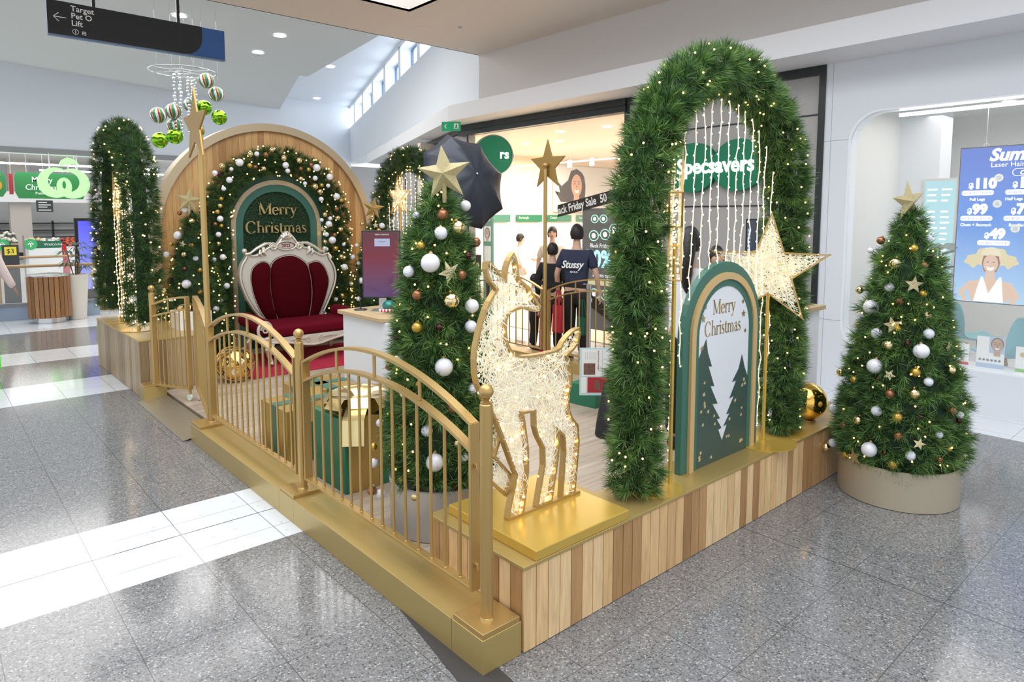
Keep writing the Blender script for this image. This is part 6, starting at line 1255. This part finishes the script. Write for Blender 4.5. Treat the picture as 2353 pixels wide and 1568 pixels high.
blob([(hx - .07, hz - .15), (hx - .055, hz - .15), (hx - .005, hz - .31), (hx + .075, hz - .15), (hx + .09, hz - .15), (hx + .115, ZT - 1.445), (hx - .12, ZT - 1.445), (hx - .10, hz - .28)], YB - .004, WL2, 'printed_swimsuit', t)
blob([(hx - .03, hz - .055), (hx, hz - .065), (hx + .03, hz - .055), (hx + .02, hz - .082), (hx, hz - .09), (hx - .02, hz - .082)], YB - .005, WL2, 'printed_smile', t); b = MB()
for sg in (-1, 1): b.prism(ell(hx + sg * .024, hz - .01, .010, .004, 10), YB - .006, YB - .005)
b.build('printed_eyes', BLACK, t)
t = thing('light_box', 'pale cyan menu light box on the clinic column behind the right tree', 'light box', (7.33, .915, 0), FR); MB().box(0, .36, 0, .02, 1.02, 2.26).build('frame', mat('aluminium_frame', (.7, .68, .64), .3, .4), t); MB().box(.03, .35, -.004, -.0005, 1.04, 2.23).build('display', screen_mat('cyan_menu', (.45, .80, .88), (.50, .85, .92), .85, None, 1, 2.2), t)
b = MB()
for k in range(16):
    if k != 3: b.box(.06, .06 + random.uniform(.08, .13), -.006, -.0045, 2.12 - k * .065, 2.14 - k * .065); b.box(.21, .21 + random.uniform(.06, .12), -.006, -.0045, 2.12 - k * .065, 2.14 - k * .065)
b.build('menu_text', WL2, t)
TEAL = mat('teal_shell', (.16, .42, .47), .35); WDL = mat('beech_leg', (.35, .20, .10), .5)
def tub_chair(lab, loc, rotz):
    t = thing('chair', lab, 'chair', loc, rotz, 'teal chairs in the clinic'); W = .235
    V = []; prof = [(-.23, .46), (-.20, .435), (0, .42), (.16, .43), (.215, .50), (.235, .62), (.25, .76), (.26, .86)]; wd = [.20, .235, .24, .235, .235, .23, .20, .14]
    for (y, z), w_ in zip(prof, wd):
        for k in range(9): f = -1 + k / 4; V.append((f * w_, y - .04 * f * f * (1 if z > .5 else 0), z + .035 * f * f * (1 if z < .5 else .2)))
    F = [(i * 9 + k, i * 9 + k + 1, (i + 1) * 9 + k + 1, (i + 1) * 9 + k) for i in range(7) for k in range(8)]
    o = MB().add(V, F).build('seat_shell', TEAL, t, smooth=True); sd = o.modifiers.new('solid', 'SOLIDIFY'); sd.thickness = .018; ss = o.modifiers.new('sub', 'SUBSURF'); ss.levels = 1; ss.render_levels = 1
    for sx_ in (-1, 1):
        for sy_ in (-1, 1): MB().tube([(sx_ * .13, sy_ * .12, .41), (sx_ * .20, sy_ * .19, .0)], [.018, .012], 8).build('leg', WDL, t, smooth=True)
    return t
tub_chair('teal shell chair nearest the clinic window, its back towards the viewer', (6.20, -.26, 0), math.radians(150)); tub_chair('teal shell chair on wooden legs in the clinic, right of the leafy plant', (7.1, .25, 0), math.radians(40)); tub_chair('teal shell chair in the clinic partly behind the Christmas tree', (6.65, .52, 0), math.radians(45))
t = thing('potted_plant', 'leafy dark green fiddle-leaf plant behind the clinic glass', 'plant', (5.95, .27, 0)); MB().lathe([(.12, .0005), (.15, .30), (.14, .30), (.02, .28)], n=24).build('pot', WHITE, t, smooth=True); MB().tube([(0, 0, .28), (.02, .0, .8), (-.02, .02, 1.5)], .010, 6).build('stem', mat('bark', (.12, .07, .04), .8), t)
for k in range(13):
    z = .90 + k * .052; a = k * 2.4; L = .34; b = MB(); c0 = Vector((0, 0, z)); dr = Vector((math.cos(a), math.sin(a), .45 if k % 3 else .1)).normalized(); sd = dr.cross(Vector((0, 0, 1))).normalized(); V = []
    for i in range(6):
        f = i / 5; wv_ = .085 * math.sin(PI * min(1, f * .93 + .07)) ** .7; c_ = c0 + dr * L * f + Vector((0, 0, -.10 * f * f)); V += [tuple(c_ - sd * wv_ + Vector((0, 0, .02))), tuple(c_), tuple(c_ + sd * wv_ + Vector((0, 0, .02)))]
    b.add(V, [(3 * i + j, 3 * i + j + 1, 3 * i + j + 4, 3 * i + j + 3) for i in range(5) for j in range(2)]); b.build('leaf', mat('dark_leaf', (.02, .06, .025), .35), t, smooth=True)
def leaflet(lab, y, w, h, lower, pic):
    t = thing('leaflet', lab, 'leaflet', (5.70, y, .3855), FR); o = MB().box(0, w, -.0, .004, 0, h).build('card', TXTW, t); MB().add([(w * .2, .004, h * .6), (w * .8, .004, h * .6), (w * .5, .07, 0)], [(0, 1, 2)]).build('easel_back', TXTW, t); MB().box(0, w, -.0015, -.0002, 0, h * .16).build('colour_band', lower, t)
    if pic: MB().box(w * .45, w, -.0018, -.0002, h * .5, h).build('photo', mat('pale_blue_print', (.45, .58, .75), .5), t); portrait(t, w * .74, h * .76, .28, -.0018, (.22, .13, .09), (.62, .42, .34), hairpts=ell(w * .74, h * .80, .05, .06))
    else: MB().prism(ell(w * .35, h * .7, .022, .022), -.0018, -.0002).build('gold_roundel', mat('gold_print', (.6, .45, .2), .5), t); MB().box(w * .65, w * .72, -.0018, -.0002, h * .3, h * .85).build('blue_column', mat('pale_blue_print', (.45, .58, .75), .5), t)
    b = MB()
    for k in range(6): b.prism(ell(w * (.14 + .14 * k), h * .27, w * .05, w * .05, 12), -.0019, -.0002)
    if pic: b.build('small_roundels', mat('slate_print', (.15, .2, .3), .5), t)
leaflet('small leaflet with red foot on the clinic window ledge beside the tree', .055, .13, .21, RED, False); leaflet('large skin-care leaflet with a face photo in the middle of the clinic window ledge', -.135, .22, .30, mat('pale_blue_print', (.45, .58, .75), .5), True); leaflet('leaflet with green foot at the right end of the clinic window ledge', -.44, .15, .24, mat('leaf_green_print', (.25, .55, .15), .5), False)

# ================================================================ hanging directory sign, mobile, camera
t = thing('directory_sign', 'black and blue hanging mall directory sign with white text and arrow', 'sign', (-.46, 7.9, 3.99), math.radians(1.5))
MB().box(0, 2.06, -.03, .03, 0, .385).build('blue_board', mat('sign_blue', (.03, .11, .34), .35), t)
P = [(-.002, -.004), (1.52, -.004)] + [(1.52 + .24 * math.sin(PI / 2 * k / 14), .236 - .24 * math.cos(PI / 2 * k / 14)) for k in range(1, 15)] + [(1.76, .389), (-.002, .389)]
MB().prism(P, -.034, -.0305).build('black_panel', mat('sign_black', (.010, .012, .016), .3), t); MB().box(0, 2.06, -.036, .036, -.022, -.005).build('metal_edge', mat('blue_grey_frame', (.12, .20, .34), .4), t)
for i, s_ in enumerate(('Target', 'Pet O', 'Lift')): text(s_, .092, TXTW, t, .24, .295 - i * .085, -.036, 'lettering', ext=.001, off=.0012)
b = MB(); b.tube([(.06, -.036, .20), (.19, -.036, .20)], .005, 6); b.tube([(.115, -.036, .25), (.06, -.036, .20), (.115, -.036, .15)], .005, 6); b.build('arrow', TXTW, t)
b = MB(); b.tube([(.28 + .03 * math.cos(2 * PI * k / 20), -.036, .055 + .03 * math.sin(2 * PI * k / 20)) for k in range(20)], .003, 5, closed=True); b.box(.276, .284, -.037, -.0345, .035, .06); b.box(.276, .284, -.037, -.0345, .066, .074); b.ring([(.35, .03), (.39, .03), (.39, .07), (.35, .07)], [(.355, .035), (.385, .035), (.385, .065), (.355, .065)], -.037, -.0345); b.box(.355, .385, -.037, -.0345, .047, .053); b.build('pictogram', TXTW, t)
for x in (.49, 1.47): MB().box(x - .018, x + .018, -.018, .018, .385, 1.45).build('hanging_rod', BLACKF, t)
t = thing('ornament_hoop', 'silver wire hoop hanging from the ceiling above the mobile of balls', 'mobile', (1.915, 11.0, 4.357)); WS = mat('silver_wire', (.45, .46, .48), .25, .9)
for r_, nm in ((.545, 'outer_ring'), (.20, 'inner_ring')): MB().tube([(r_ * math.cos(2 * PI * k / 48), r_ * math.sin(2 * PI * k / 48), 0) for k in range(48)], .010, 6, closed=True).build(nm, WS, t, smooth=True)
for k in range(3): a = PI * k / 3 + .2; MB().tube([(.545 * math.cos(a), .545 * math.sin(a), 0), (-.545 * math.cos(a), -.545 * math.sin(a), 0)], .008, 6).build('spoke', WS, t)
for a in (0, 2.1, 4.2): MB().tube([(.2 * math.cos(a), .2 * math.sin(a), 0), (0, 0, 1.14)], .0015, 4).build('wire', WS, t)
def striped_mat():
    m = bpy.data.materials.new('striped_bauble'); m.use_nodes = True; nt = m.node_tree; N = nt.nodes; L = nt.links; b = N['Principled BSDF']; tc = N.new('ShaderNodeTexCoord'); sp = N.new('ShaderNodeSeparateXYZ'); L.new(tc.outputs['Object'], sp.inputs[0])
    at = N.new('ShaderNodeMath'); at.operation = 'ARCTAN2'; L.new(sp.outputs[1], at.inputs[0]); L.new(sp.outputs[0], at.inputs[1])
    tz = N.new('ShaderNodeMath'); tz.operation = 'MULTIPLY_ADD'; tz.inputs[1].default_value = 2.2; L.new(sp.outputs[2], tz.inputs[0]); L.new(at.outputs[0], tz.inputs[2])
    f = N.new('ShaderNodeMath'); f.operation = 'MULTIPLY'; f.inputs[1].default_value = 6 / (2 * PI); L.new(tz.outputs[0], f.inputs[0]); fr = N.new('ShaderNodeMath'); fr.operation = 'FRACT'; L.new(f.outputs[0], fr.inputs[0])
    r = N.new('ShaderNodeValToRGB'); r.color_ramp.interpolation = 'CONSTANT'; e = r.color_ramp.elements; e[0].color = (.75, .76, .78, 1); e[1].position = .3; e[1].color = (.28, .03, .02, 1)
    for p, c in ((.5, (.45, .38, .12)), (.62, (.05, .22, .12))): x = e.new(p); x.color = (*c, 1)
    L.new(fr.outputs[0], r.inputs[0]); L.new(r.outputs[0], b.inputs['Base Color']); b.inputs['Roughness'].default_value = .25; b.inputs['Metallic'].default_value = .3
    return m
STM = striped_mat(); GRM = mat('lime_mirror', (.22, .48, .03), .06, 1)
sb = MB().ball((0, 0, 0), .135, 32, 20).build('hanging_bauble', STM, smooth=True); sme = sb.data; bpy.data.objects.remove(sb); gb = MB().ball((0, 0, 0), .135, 32, 20).build('hanging_bauble', GRM, smooth=True); gme = gb.data; bpy.data.objects.remove(gb)
SP = [(1.454, 3.544, 'lowest left of the mobile'), (1.729, 3.653, 'second from the left, upper one'), (1.776, 3.417, 'just above a green ball, middle left'), (2.268, 4.23, 'highest, right under the hoop'), (2.471, 4.032, 'furthest right'), (2.066, 3.809, 'behind the bead strings in the middle')]
GP = [(1.463, 3.122, 'lowest, furthest left'), (1.739, 3.218, 'low one below two striped balls'), (2.287, 3.787, 'beside the star of the tall pole'), (2.47, 3.604, 'furthest right'), (2.107, 3.354, 'low one just left of the tall star pole')]
for i, (x, z, lab) in enumerate(SP): o = bpy.data.objects.new('hanging_bauble', sme); COL.objects.link(o); o.location = (x, 11 + .12 * (i % 3 - 1), z); o.rotation_euler = (.1, .05, i * .5); tag(o, 'white, red and green striped hanging ball, ' + lab, 'ornament', 'balls of the hanging mobile'); MB().tube([(0, 0, .13), (0, 0, 4.357 - z)], .0015, 4).build('thread', WS, o).rotation_euler = (-.1, -.05, 0)
for i, (x, z, lab) in enumerate(GP): o = bpy.data.objects.new('hanging_bauble', gme); COL.objects.link(o); o.location = (x, 11 + .12 * (i % 3 - 1), z); tag(o, 'shiny lime green hanging ball, ' + lab, 'ornament', 'balls of the hanging mobile'); MB().tube([(0, 0, .13), (0, 0, 5.495 - z)], .0015, 4).build('thread', WS, o)
for i, (x, z0, z1) in enumerate(((1.763, 3.173, 4.283), (1.863, 3.181, 4.297), (1.991, 3.19, 4.269), (2.063, 3.273, 4.264), (2.113, 3.316, 4.233))):
    t = thing('bead_string', '%s silver bead string from the left hanging under the wire hoop' % ordn[i], 'bead string', (x, 11, z0)); n = 19; b = MB()
    MB().tube([(0, 0, 0), (0, 0, z1 - z0 + .07)], .0015, 4).build('thread', WS, t)
    for k in range(n): MB().ball((random.uniform(-.012, .012), 0, k * (z1 - z0) / (n - 1)), random.uniform(.018, .030), 10, 8).build('bead', CHROME, t, smooth=True)
t = thing('security_camera', 'small white security camera on the white wall above the back right arch', 'camera', (7.05, 12.2, 3.62), .6); MB().box(-.05, .05, -.16, .10, .0, .10).build('housing', WHITE, t, bevel=.01); MB().box(-.02, .02, 0, .03, -.12, 0).build('bracket', STEEL, t)

# ================================================================ supermarket side
LOGO = mat('lit_lime_logo', (.3, .9, .3), .4, emit=1.15, ecol=(.36, .95, .26))
t = thing('shop_logo', 'glowing lime green supermarket apple logo hanging in front of the opening', 'sign', (1.585, 21.885, 2.82))
def cresc(cx, cz, R, ix, iz, r, a0, a1, n=26):
    return [(cx + R * math.cos(math.radians(a0 + (a1 - a0) * k / n)), cz + R * math.sin(math.radians(a0 + (a1 - a0) * k / n))) for k in range(n + 1)], [(ix + r * math.cos(math.radians(a0 + (a1 - a0) * k / n)), iz + r * math.sin(math.radians(a0 + (a1 - a0) * k / n))) for k in range(n + 1)]
b = MB()
o_, i_ = cresc(-.20, 0, .44, -.09, .05, .30, 66, 312); b.ring(o_, i_, -.05, .05, closed=False)
o_, i_ = cresc(.22, -.02, .44, .11, .03, .30, 114, -132); b.ring(o_, i_, -.049, .051, closed=False)
b.ring(ell(.01, -.12, .185, .27), ell(.01, -.06, .055, .12), -.052, .048)
b.prism([(-.05, .47), (-.08, .56), (-.03, .66), (.08, .73), (.21, .73), (.33, .66), (.41, .55), (.29, .58), (.15, .55), (.03, .50)], -.05, .05); b.build('logo_shape', LOGO, t)
for x in (-.33, .13, .36): MB().tube([(x, .03, .3), (x, .03, .86)], .014, 6).build('hanging_rod', STEEL, t)
BG = mat('banner_green', (.04, .25, .08), .5)
t = thing('hanging_banner', 'green MERRY CHRISTMAS supermarket banner behind the glowing logo', 'banner', (.56, 23.5, 2.38)); MB().prism([(.08, 0), (1.75, 0), (1.82, .2), (1.82, .62), (1.75, .78), (.06, .80), (0, .70), (0, .18)], -.02, .02).build('board', BG, t); text('Merry', .24, TXTW, t, .42, .50, -.025, 'lettering', off=.004, sx=.9); text('Christmas', .24, TXTW, t, .24, .27, -.025, 'lettering', off=.004, sx=.9, shear=.15); text('Point Cook', .11, TXTW, t, .50, .13, -.025, 'lettering', off=.003)
for x in (.3, 1.6): MB().tube([(x, 0, .78), (x, 0, 1.92)], .008, 6).build('hanging_rod', STEEL, t)
t = thing('hanging_banner', 'green festive banner with an orange animal head at the left edge', 'banner', (-.9, 23.5, 2.42)); MB().prism([(0, 0), (1.15, 0), (1.24, .15), (1.24, .62), (1.15, .76), (0, .76)], -.02, .02).build('board', BG, t); MB().prism(ell(1.0, .34, .15, .17), -.03, -.02).build('orange_shape', mat('orange_print', (.70, .36, .05), .5), t)
b = MB(); b.tube([(1.02, -.025, .5), (1.06, -.025, .62), (1.04, -.025, .70)], .012, 6); b.tube([(1.05, -.025, .60), (1.12, -.025, .66)], .010, 6); b.build('antler_print', TXTW, t)
for x in (.2, 1.0): MB().tube([(x, 0, .75), (x, 0, 1.88)], .008, 6).build('hanging_rod', STEEL, t)
t = thing('hanging_banner', 'narrow red divider panel between the two green banners', 'banner', (.42, 23.52, 2.5)); MB().box(0, .10, -.02, .02, 0, .62).build('board', mat('brick_red_print', (.42, .03, .04), .5), t); MB().tube([(.05, 0, .62), (.05, 0, 1.8)], .008, 6).build('hanging_rod', STEEL, t)
for i, (y, z, x0, x1, lab) in enumerate(((23.3, 3.40, -4, 4.5, 'long white linear light above the green banners'), (26.0, 3.38, 1.5, 6, 'shorter white linear light further back in the supermarket'))): o = tag(MB().box(x0, x1, y, y + .08, z, z + .05).build('linear_light', EMW), lab, 'light'); MB().tube([(x0 + 1, y + .04, z + .05), (x0 + 1, y + .04, 4.3)], .006, 6).build('hanging_rod', STEEL, o)
tag(MB().box(1.30, 2.05, 34, 34.7, 0, 4.3).build('support_column', mat('column_paint', (.62, .57, .52), .6)), 'pale square column inside the supermarket', 'column')
tag(MB().box(1.25, 2.2, 33.6, 34.75, 0, .30).build('column_plinth', BLACK), 'black plinth at the foot of the supermarket column', 'plinth')
t = thing('info_sign', 'dark grey hanging information sign below the green banner', 'sign', (1.23, 25.0, 1.98)); MB().box(0, .46, 0, .02, 0, .38).build('board', mat('charcoal', (.04, .045, .05), .5), t); MB().tube([(.23, .01, .38), (.23, .01, 2.32)], .006, 6).build('hanging_rod', STEEL, t)
for i, z in enumerate((.30, .22, .15, .05)): MB().box(.06, .30 + .1 * (i % 2), -.004, -.0005, z, z + .025).build('text_line', TXTW, t)
for i, (s_, x) in enumerate((('E', .85), ('Y', 2.6), ('D', -.4))): tag(text(s_, .75, mat('pale_grey_letter', (.55, .58, .66), .5), None, x + i * 0, 2.55, 36 - .08, 'wall_letter', ext=.02, off=.02), 'large pale grey wall letter ' + s_ + ' at the back of the supermarket', 'letter')
tag(MB().box(-8, 6, 33.5, 33.6, 2.45, 2.9).build('bulkhead_panel', mat('white_bulkhead', (.82, .82, .83), .5, emit=.15)), 'white bulkhead panel across the back of the supermarket', 'panel')
# produce stands
def stand(lab, x, y, w, dd, h, cols, n, m=None):
    t = thing('produce_stand', lab, 'display stand', (x, y, 0)); MB().box(-w / 2, w / 2, -dd / 2, dd / 2, 0.0005, h * .7).build('base', m or mat('stand_timber', (.40, .25, .13), .6), t)
    MB().add([(-w / 2, -dd / 2, h * .7), (w / 2, -dd / 2, h * .7), (w / 2, dd / 2, h), (-w / 2, dd / 2, h), (-w / 2, dd / 2, h * .7), (w / 2, dd / 2, h * .7)], [(0, 1, 2, 3), (0, 3, 4), (1, 5, 2), (3, 2, 5, 4)]).build('tray', BLACK, t)
    for ci, c in enumerate(cols):
        b = MB()
        for k in range(n // len(cols)):
            px = -w / 2 + w * (ci + random.random()) / len(cols); f = random.random(); r_ = random.uniform(.04, .075); b.ball((px, -dd / 2 + dd * f, h * .7 + h * .3 * f + r_ * .6), r_, 8, 6)
        o = b.build('produce', mat('produce_%d_%d_%d' % tuple(int(q * 100) for q in c), c, .6), t, smooth=True); o['kind'] = 'stuff'
stand('produce stand with white and green vegetables left of the supermarket column', -.2, 29.0, 2.4, 1.2, 1.25, ((.75, .75, .70), (.10, .30, .06), (.70, .25, .05), (.6, .6, .5)), 90)
stand('produce stand with yellow and white goods behind the olive T-shirt shopper', 2.4, 31.0, 1.8, 1.0, .9, ((.75, .65, .25), (.8, .8, .75), (.65, .10, .05)), 60, WHITE)
stand('red and white packaged goods display right of the supermarket column', 4.2, 31.5, 1.3, 1.0, 1.2, ((.60, .04, .04), (.75, .72, .68), (.08, .30, .10), (.7, .45, .1)), 80, mat('stand_grey', (.45, .45, .45), .6))
stand('low produce bench at the far left of the supermarket', -2.6, 27, 2.0, 1.0, 1.1, ((.5, .3, .1), (.15, .35, .1), (.7, .6, .2)), 60)
t = thing('shelf_unit', 'dark supermarket wall shelving behind the produce', 'shelf', (2.0, 35.8, 0)); b = MB()
for k in range(4): b.box(-7, 5, -.3, 0, .55 + k * .32, .60 + k * .32)
for x in (-7, -5, -3, -1, 1, 3, 5): b.box(x - .03, x + .03, -.3, 0, 0, 1.65)
b.build('shelf', BLACK, t)
t = thing('poster_stand', 'green and red festive cardboard display by the supermarket entrance', 'display stand', (1.75, 19.5, 0)); MB().box(-.20, .20, -.02, .02, .25, 1.28).build('board', mat('leaf_green_print', (.25, .55, .15), .5), t); MB().prism(ell(0, 1.36, .27, .11), -.03, .03).build('header', mat('header_green', (.03, .22, .13), .5), t); MB().box(.06, .42, .03, .06, .4, 1.2).build('red_panel', RED, t)
b = MB(); b.tube([(-.1, -.03, 1.05), (.08, -.03, 1.0), (-.08, -.03, .9), (.1, -.03, .82), (-.05, -.03, .72)], .02, 6); b.build('red_squiggle', RED, t); MB().box(-.22, .22, -.1, .1, 0.0005, .25).build('foot', WHITE, t)
tag(MB().tube([(1.15, 19.2, 0.01), (1.16, 19.2, .6), (1.12, 19.2, 1.10)], [.10, .07, .05], 10).build('red_drape', RED, smooth=True), 'tall narrow red cloth shape beside the festive cardboard display', 'decoration')
def gate_bar(lab, x0, x1, y, rx):
    t = thing('entry_gate', lab, 'entry gate', (x0, y, 0)); L = x1 - x0; MB().box(0, L, -.01, .01, 1.11, 1.27).build('green_strip', mat('gate_green', (.02, .16, .09), .5), t); MB().prism(ell(rx, 1.20, .125, .125), -.02, -.011).build('arrow_roundel', mat('roundel_green', (.05, .42, .14), .5, emit=.1), t)
    b = MB(); b.box(rx - .012, rx + .012, -.026, -.0205, 1.14, 1.25); b.prism([(rx - .06, 1.20), (rx, 1.27), (rx + .06, 1.20), (rx + .035, 1.19), (rx, 1.235), (rx - .035, 1.19)], -.026, -.0205); b.build('white_arrow', TXTW, t); text('Welcome', .09, TXTW, t, rx + .24 if rx < L / 2 else rx - .6, 1.165, -.013, 'lettering', ext=.001); MB().box(0, L, -.004, .004, .25, 1.35).build('glass_leaf', GLASS, t); MB().box(-.03, .0, -.03, .03, 0.0005, 1.4).build('post', STEEL, t)
gate_bar('glass supermarket entry gate with green Welcome strip and arrow, right one', .02, .70, 16.5, .11); gate_bar('glass supermarket entry gate with green Welcome strip and arrow, at the left edge', -1.3, -.22, 16.5, .92)
t = thing('price_stand', 'dark price holder with a yellow 3 dollar price card near the left edge', 'sign', (-.36, 15.2, 0)); MB().box(-.13, .15, 0, .03, .0005, 1.24).build('board', mat('charcoal', (.04, .045, .05), .5), t); MB().box(-.09, .11, -.004, -.0005, 1.03, 1.20).build('price_card', mat('price_yellow', (.85, .70, .05), .5), t); text('$3', .13, BLACK, t, -.06, 1.07, -.006, 'lettering', ext=.0005)
t = thing('produce_crates', 'stack of timber and green crates at the far left behind the barrier', 'crate stack', (-.75, 15.3, 0)); MB().box(-.25, .22, 0, .4, .0005, .75).build('timber_crate', mat('stand_timber', (.40, .25, .13), .6), t); MB().box(-.25, .22, 0, .4, .78, 1.0).build('green_crate', mat('leaf_green_print', (.25, .55, .15), .5), t); MB().box(-.25, .22, 0, .4, 1.0, 1.1).build('upper_crate', mat('stand_timber', (.40, .25, .13), .6), t)
def barrier(lab, x0, y0, x1, y1, z, low=True):
    t = thing('barrier', lab, 'railing', (0, 0, 0)); L = math.hypot(x1 - x0, y1 - y0); ux, uy = (x1 - x0) / L, (y1 - y0) / L; nx, ny = -uy, ux
    MB().tube([(x0, y0, z), (x1, y1, z)], .028, 12).build('timber_rail', mat('rail_timber', (.45, .30, .16), .4), t, smooth=True); q = lambda k: [(x0 + nx * k, y0 + ny * k), (x1 + nx * k, y1 + ny * k), (x1 - nx * k, y1 - ny * k), (x0 - nx * k, y0 - ny * k)]
    MB().slab(q(.006), .26 if low else .02, z - .03).build('glass', GLASS, t)
    if low: MB().slab(q(.05), .0005, .24).build('low_wall', mat('blue_grey_panel', (.33, .42, .54), .5), t); MB().slab(q(.06), .24, .30).build('grey_capping', mat('mid_grey_cap', (.25, .27, .30), .4), t)
barrier('low blue-grey wall with glass and timber handrail behind the round bin', -3.0, 12.95, .70, 12.45, .945); barrier('second glass barrier with timber handrail further back', -3.0, 16.2, 1.2, 15.9, .94, False)
t = thing('bin', 'round timber-slatted mall bin with a steel lid at the left', 'bin', (-.115, 12.02, 0)); R_ = .315
MB().lathe([(.24, .0005), (.24, .09), (.22, .09), (.22, .0005)][:3] + [(.05, .09)], n=40).build('steel_foot', STEEL, t, smooth=True); MB().lathe([(.28, .10), (R_ - .02, .10), (R_ - .02, .80), (.05, .80)], n=40).build('drum', mat('bin_dark', (.05, .03, .02), .7), t)
b = MB(); n = 26
for k in range(n):
    a0, a1 = 2 * PI * (k + .07) / n, 2 * PI * (k + .93) / n; b.slab([((R_ - .02) * math.cos(a0), (R_ - .02) * math.sin(a0)), (R_ * math.cos(a0), R_ * math.sin(a0)), (R_ * math.cos((a0 + a1) / 2) * 1.005, R_ * math.sin((a0 + a1) / 2) * 1.005), (R_ * math.cos(a1), R_ * math.sin(a1)), ((R_ - .02) * math.cos(a1), (R_ - .02) * math.sin(a1))], .095, .80)
b.build('timber_slats', BINW, t); MB().lathe([(.10, .815), (.11, .80), (R_ + .005, .80), (R_ + .01, .81), (R_ + .005, .825), (.15, .845), (.11, .83)], n=40).build('steel_lid', STEEL, t, smooth=True)
t = thing('plant_pot', 'tall tapered cream plant pot beside the bin holding a palm', 'plant pot', (.30, 12.12, 0)); MB().lathe([(.13, .0005), (.135, .004), (.195, .79), (.19, .80), (.175, .80), (.17, .76), (.02, .76)], n=40).build('pot', mat('cream_pot', (.72, .69, .62), .5), t, smooth=True)
t = thing('palm_plant', 'dark green lady palm growing in the tall cream pot', 'plant', (.30, 12.12, .765)); b = MB()
PL = mat('palm_leaf', (.02, .07, .03), .4)
for k in range(7):
    a = k * 2.3; top = Vector((.10 * math.cos(a), .10 * math.sin(a), .12 + .07 * k)); MB().tube([(0.03 * math.cos(a), .03 * math.sin(a), 0), tuple(top)], .007, 6).build('cane', mat('bark', (.12, .07, .04), .8), t)
    b = MB()
    for j in range(10):
        an = a + (j - 4.5) * .42; L = random.uniform(.22, .34); dr = Vector((math.cos(an), math.sin(an), .35)); sd = dr.cross(Vector((0, 0, 1))).normalized() * .016; m1 = top + dr * L * .5 ; e1 = top + dr * L + Vector((0, 0, -.14)); b.add([tuple(top), tuple(m1 - sd), tuple(e1), tuple(m1 + sd)], [(0, 1, 2, 3)])
    b.build('frond', PL, t)
t = thing('advertising_screen', 'tall black advertising screen glowing blue-violet behind the left arch', 'screen', (.60, 14.0, 0)); MB().box(0, .62, -.04, .04, .0005, 1.79).build('housing', BLACK, t, bevel=.01); MB().box(.06, .57, -.045, -.0405, .35, 1.73).build('display', screen_mat('violet_display', (.12, .13, .95), (.38, .42, 1.0), .95, None, .35, 1.73), t)
t = thing('christmas_tree', 'dark artificial tree with silver and striped balls beside the violet screen', 'Christmas tree', (1.02, 13.2, 0)); MB().lathe([(.22, .0005), (.22, .30), (.02, .30)], n=4).build('base_box', mat('stand_ochre', (.25, .19, .06), .5), t)
n = 420; zz_ = rng.uniform(.35, 1.75, n); rr = .30 * (1.85 - zz_) / 1.5 + .03; aa = rng.uniform(0, 2 * PI, n); P = np.stack([rr * np.cos(aa), rr * np.sin(aa), zz_], 1); N_ = unit(np.stack([np.cos(aa), np.sin(aa), np.full(n, .2)], 1)); needles('foliage', P * [.6, .6, 1], N_, mat('black_green_needles', (.008, .02, .015), .5), t, per=24, ln=.12, spread=.8)
MB().lathe([(.22, .33), (.12, 1.0), (.02, 1.8)], n=16).build('core', CORE, t)
for i in range(14):
    z = .5 + .09 * i; r_ = .30 * (1.85 - z) / 1.5 + .04; a = PI * 1.15 + random.uniform(-.9, .9); o = bpy.data.objects.new('bauble', sme if i % 4 == 1 else PB['M']); COL.objects.link(o); o.location = (1.02 + r_ * math.cos(a), 13.2 + r_ * math.sin(a), z); sc = .06 if i % 4 != 1 else .42; o.scale = (sc,) * 3; tag(o, 'shiny bauble on the dark tree beside the violet screen', 'ornament', 'baubles on the dark tree')
t = thing('plastic_frame', 'lime green rounded plastic frame on the floor cut by the left picture edge', 'plastic frame', (-1.20, 7.55, 0), .5); MB().tube([(0, 0, .04), (.035, 0, .10), (.035, 0, .22), (0, 0, .30), (-.3, 0, .32), (-.34, 0, .2), (-.34, 0, .08), (-.3, 0, .04)], .028, 12, closed=True).build('rounded_frame', mat('lime_plastic', (.12, .65, .08), .3, emit=.25, ecol=(.2, .9, .15)), t, smooth=True); o = MB().lathe([(.01, -.012), (.035, -.012), (.035, .012), (.01, .012)], n=20).build('wheel', BLACK, t, smooth=True); o.rotation_euler = (PI / 2, 0, 0); o.location = (-.04, -.04, .24)
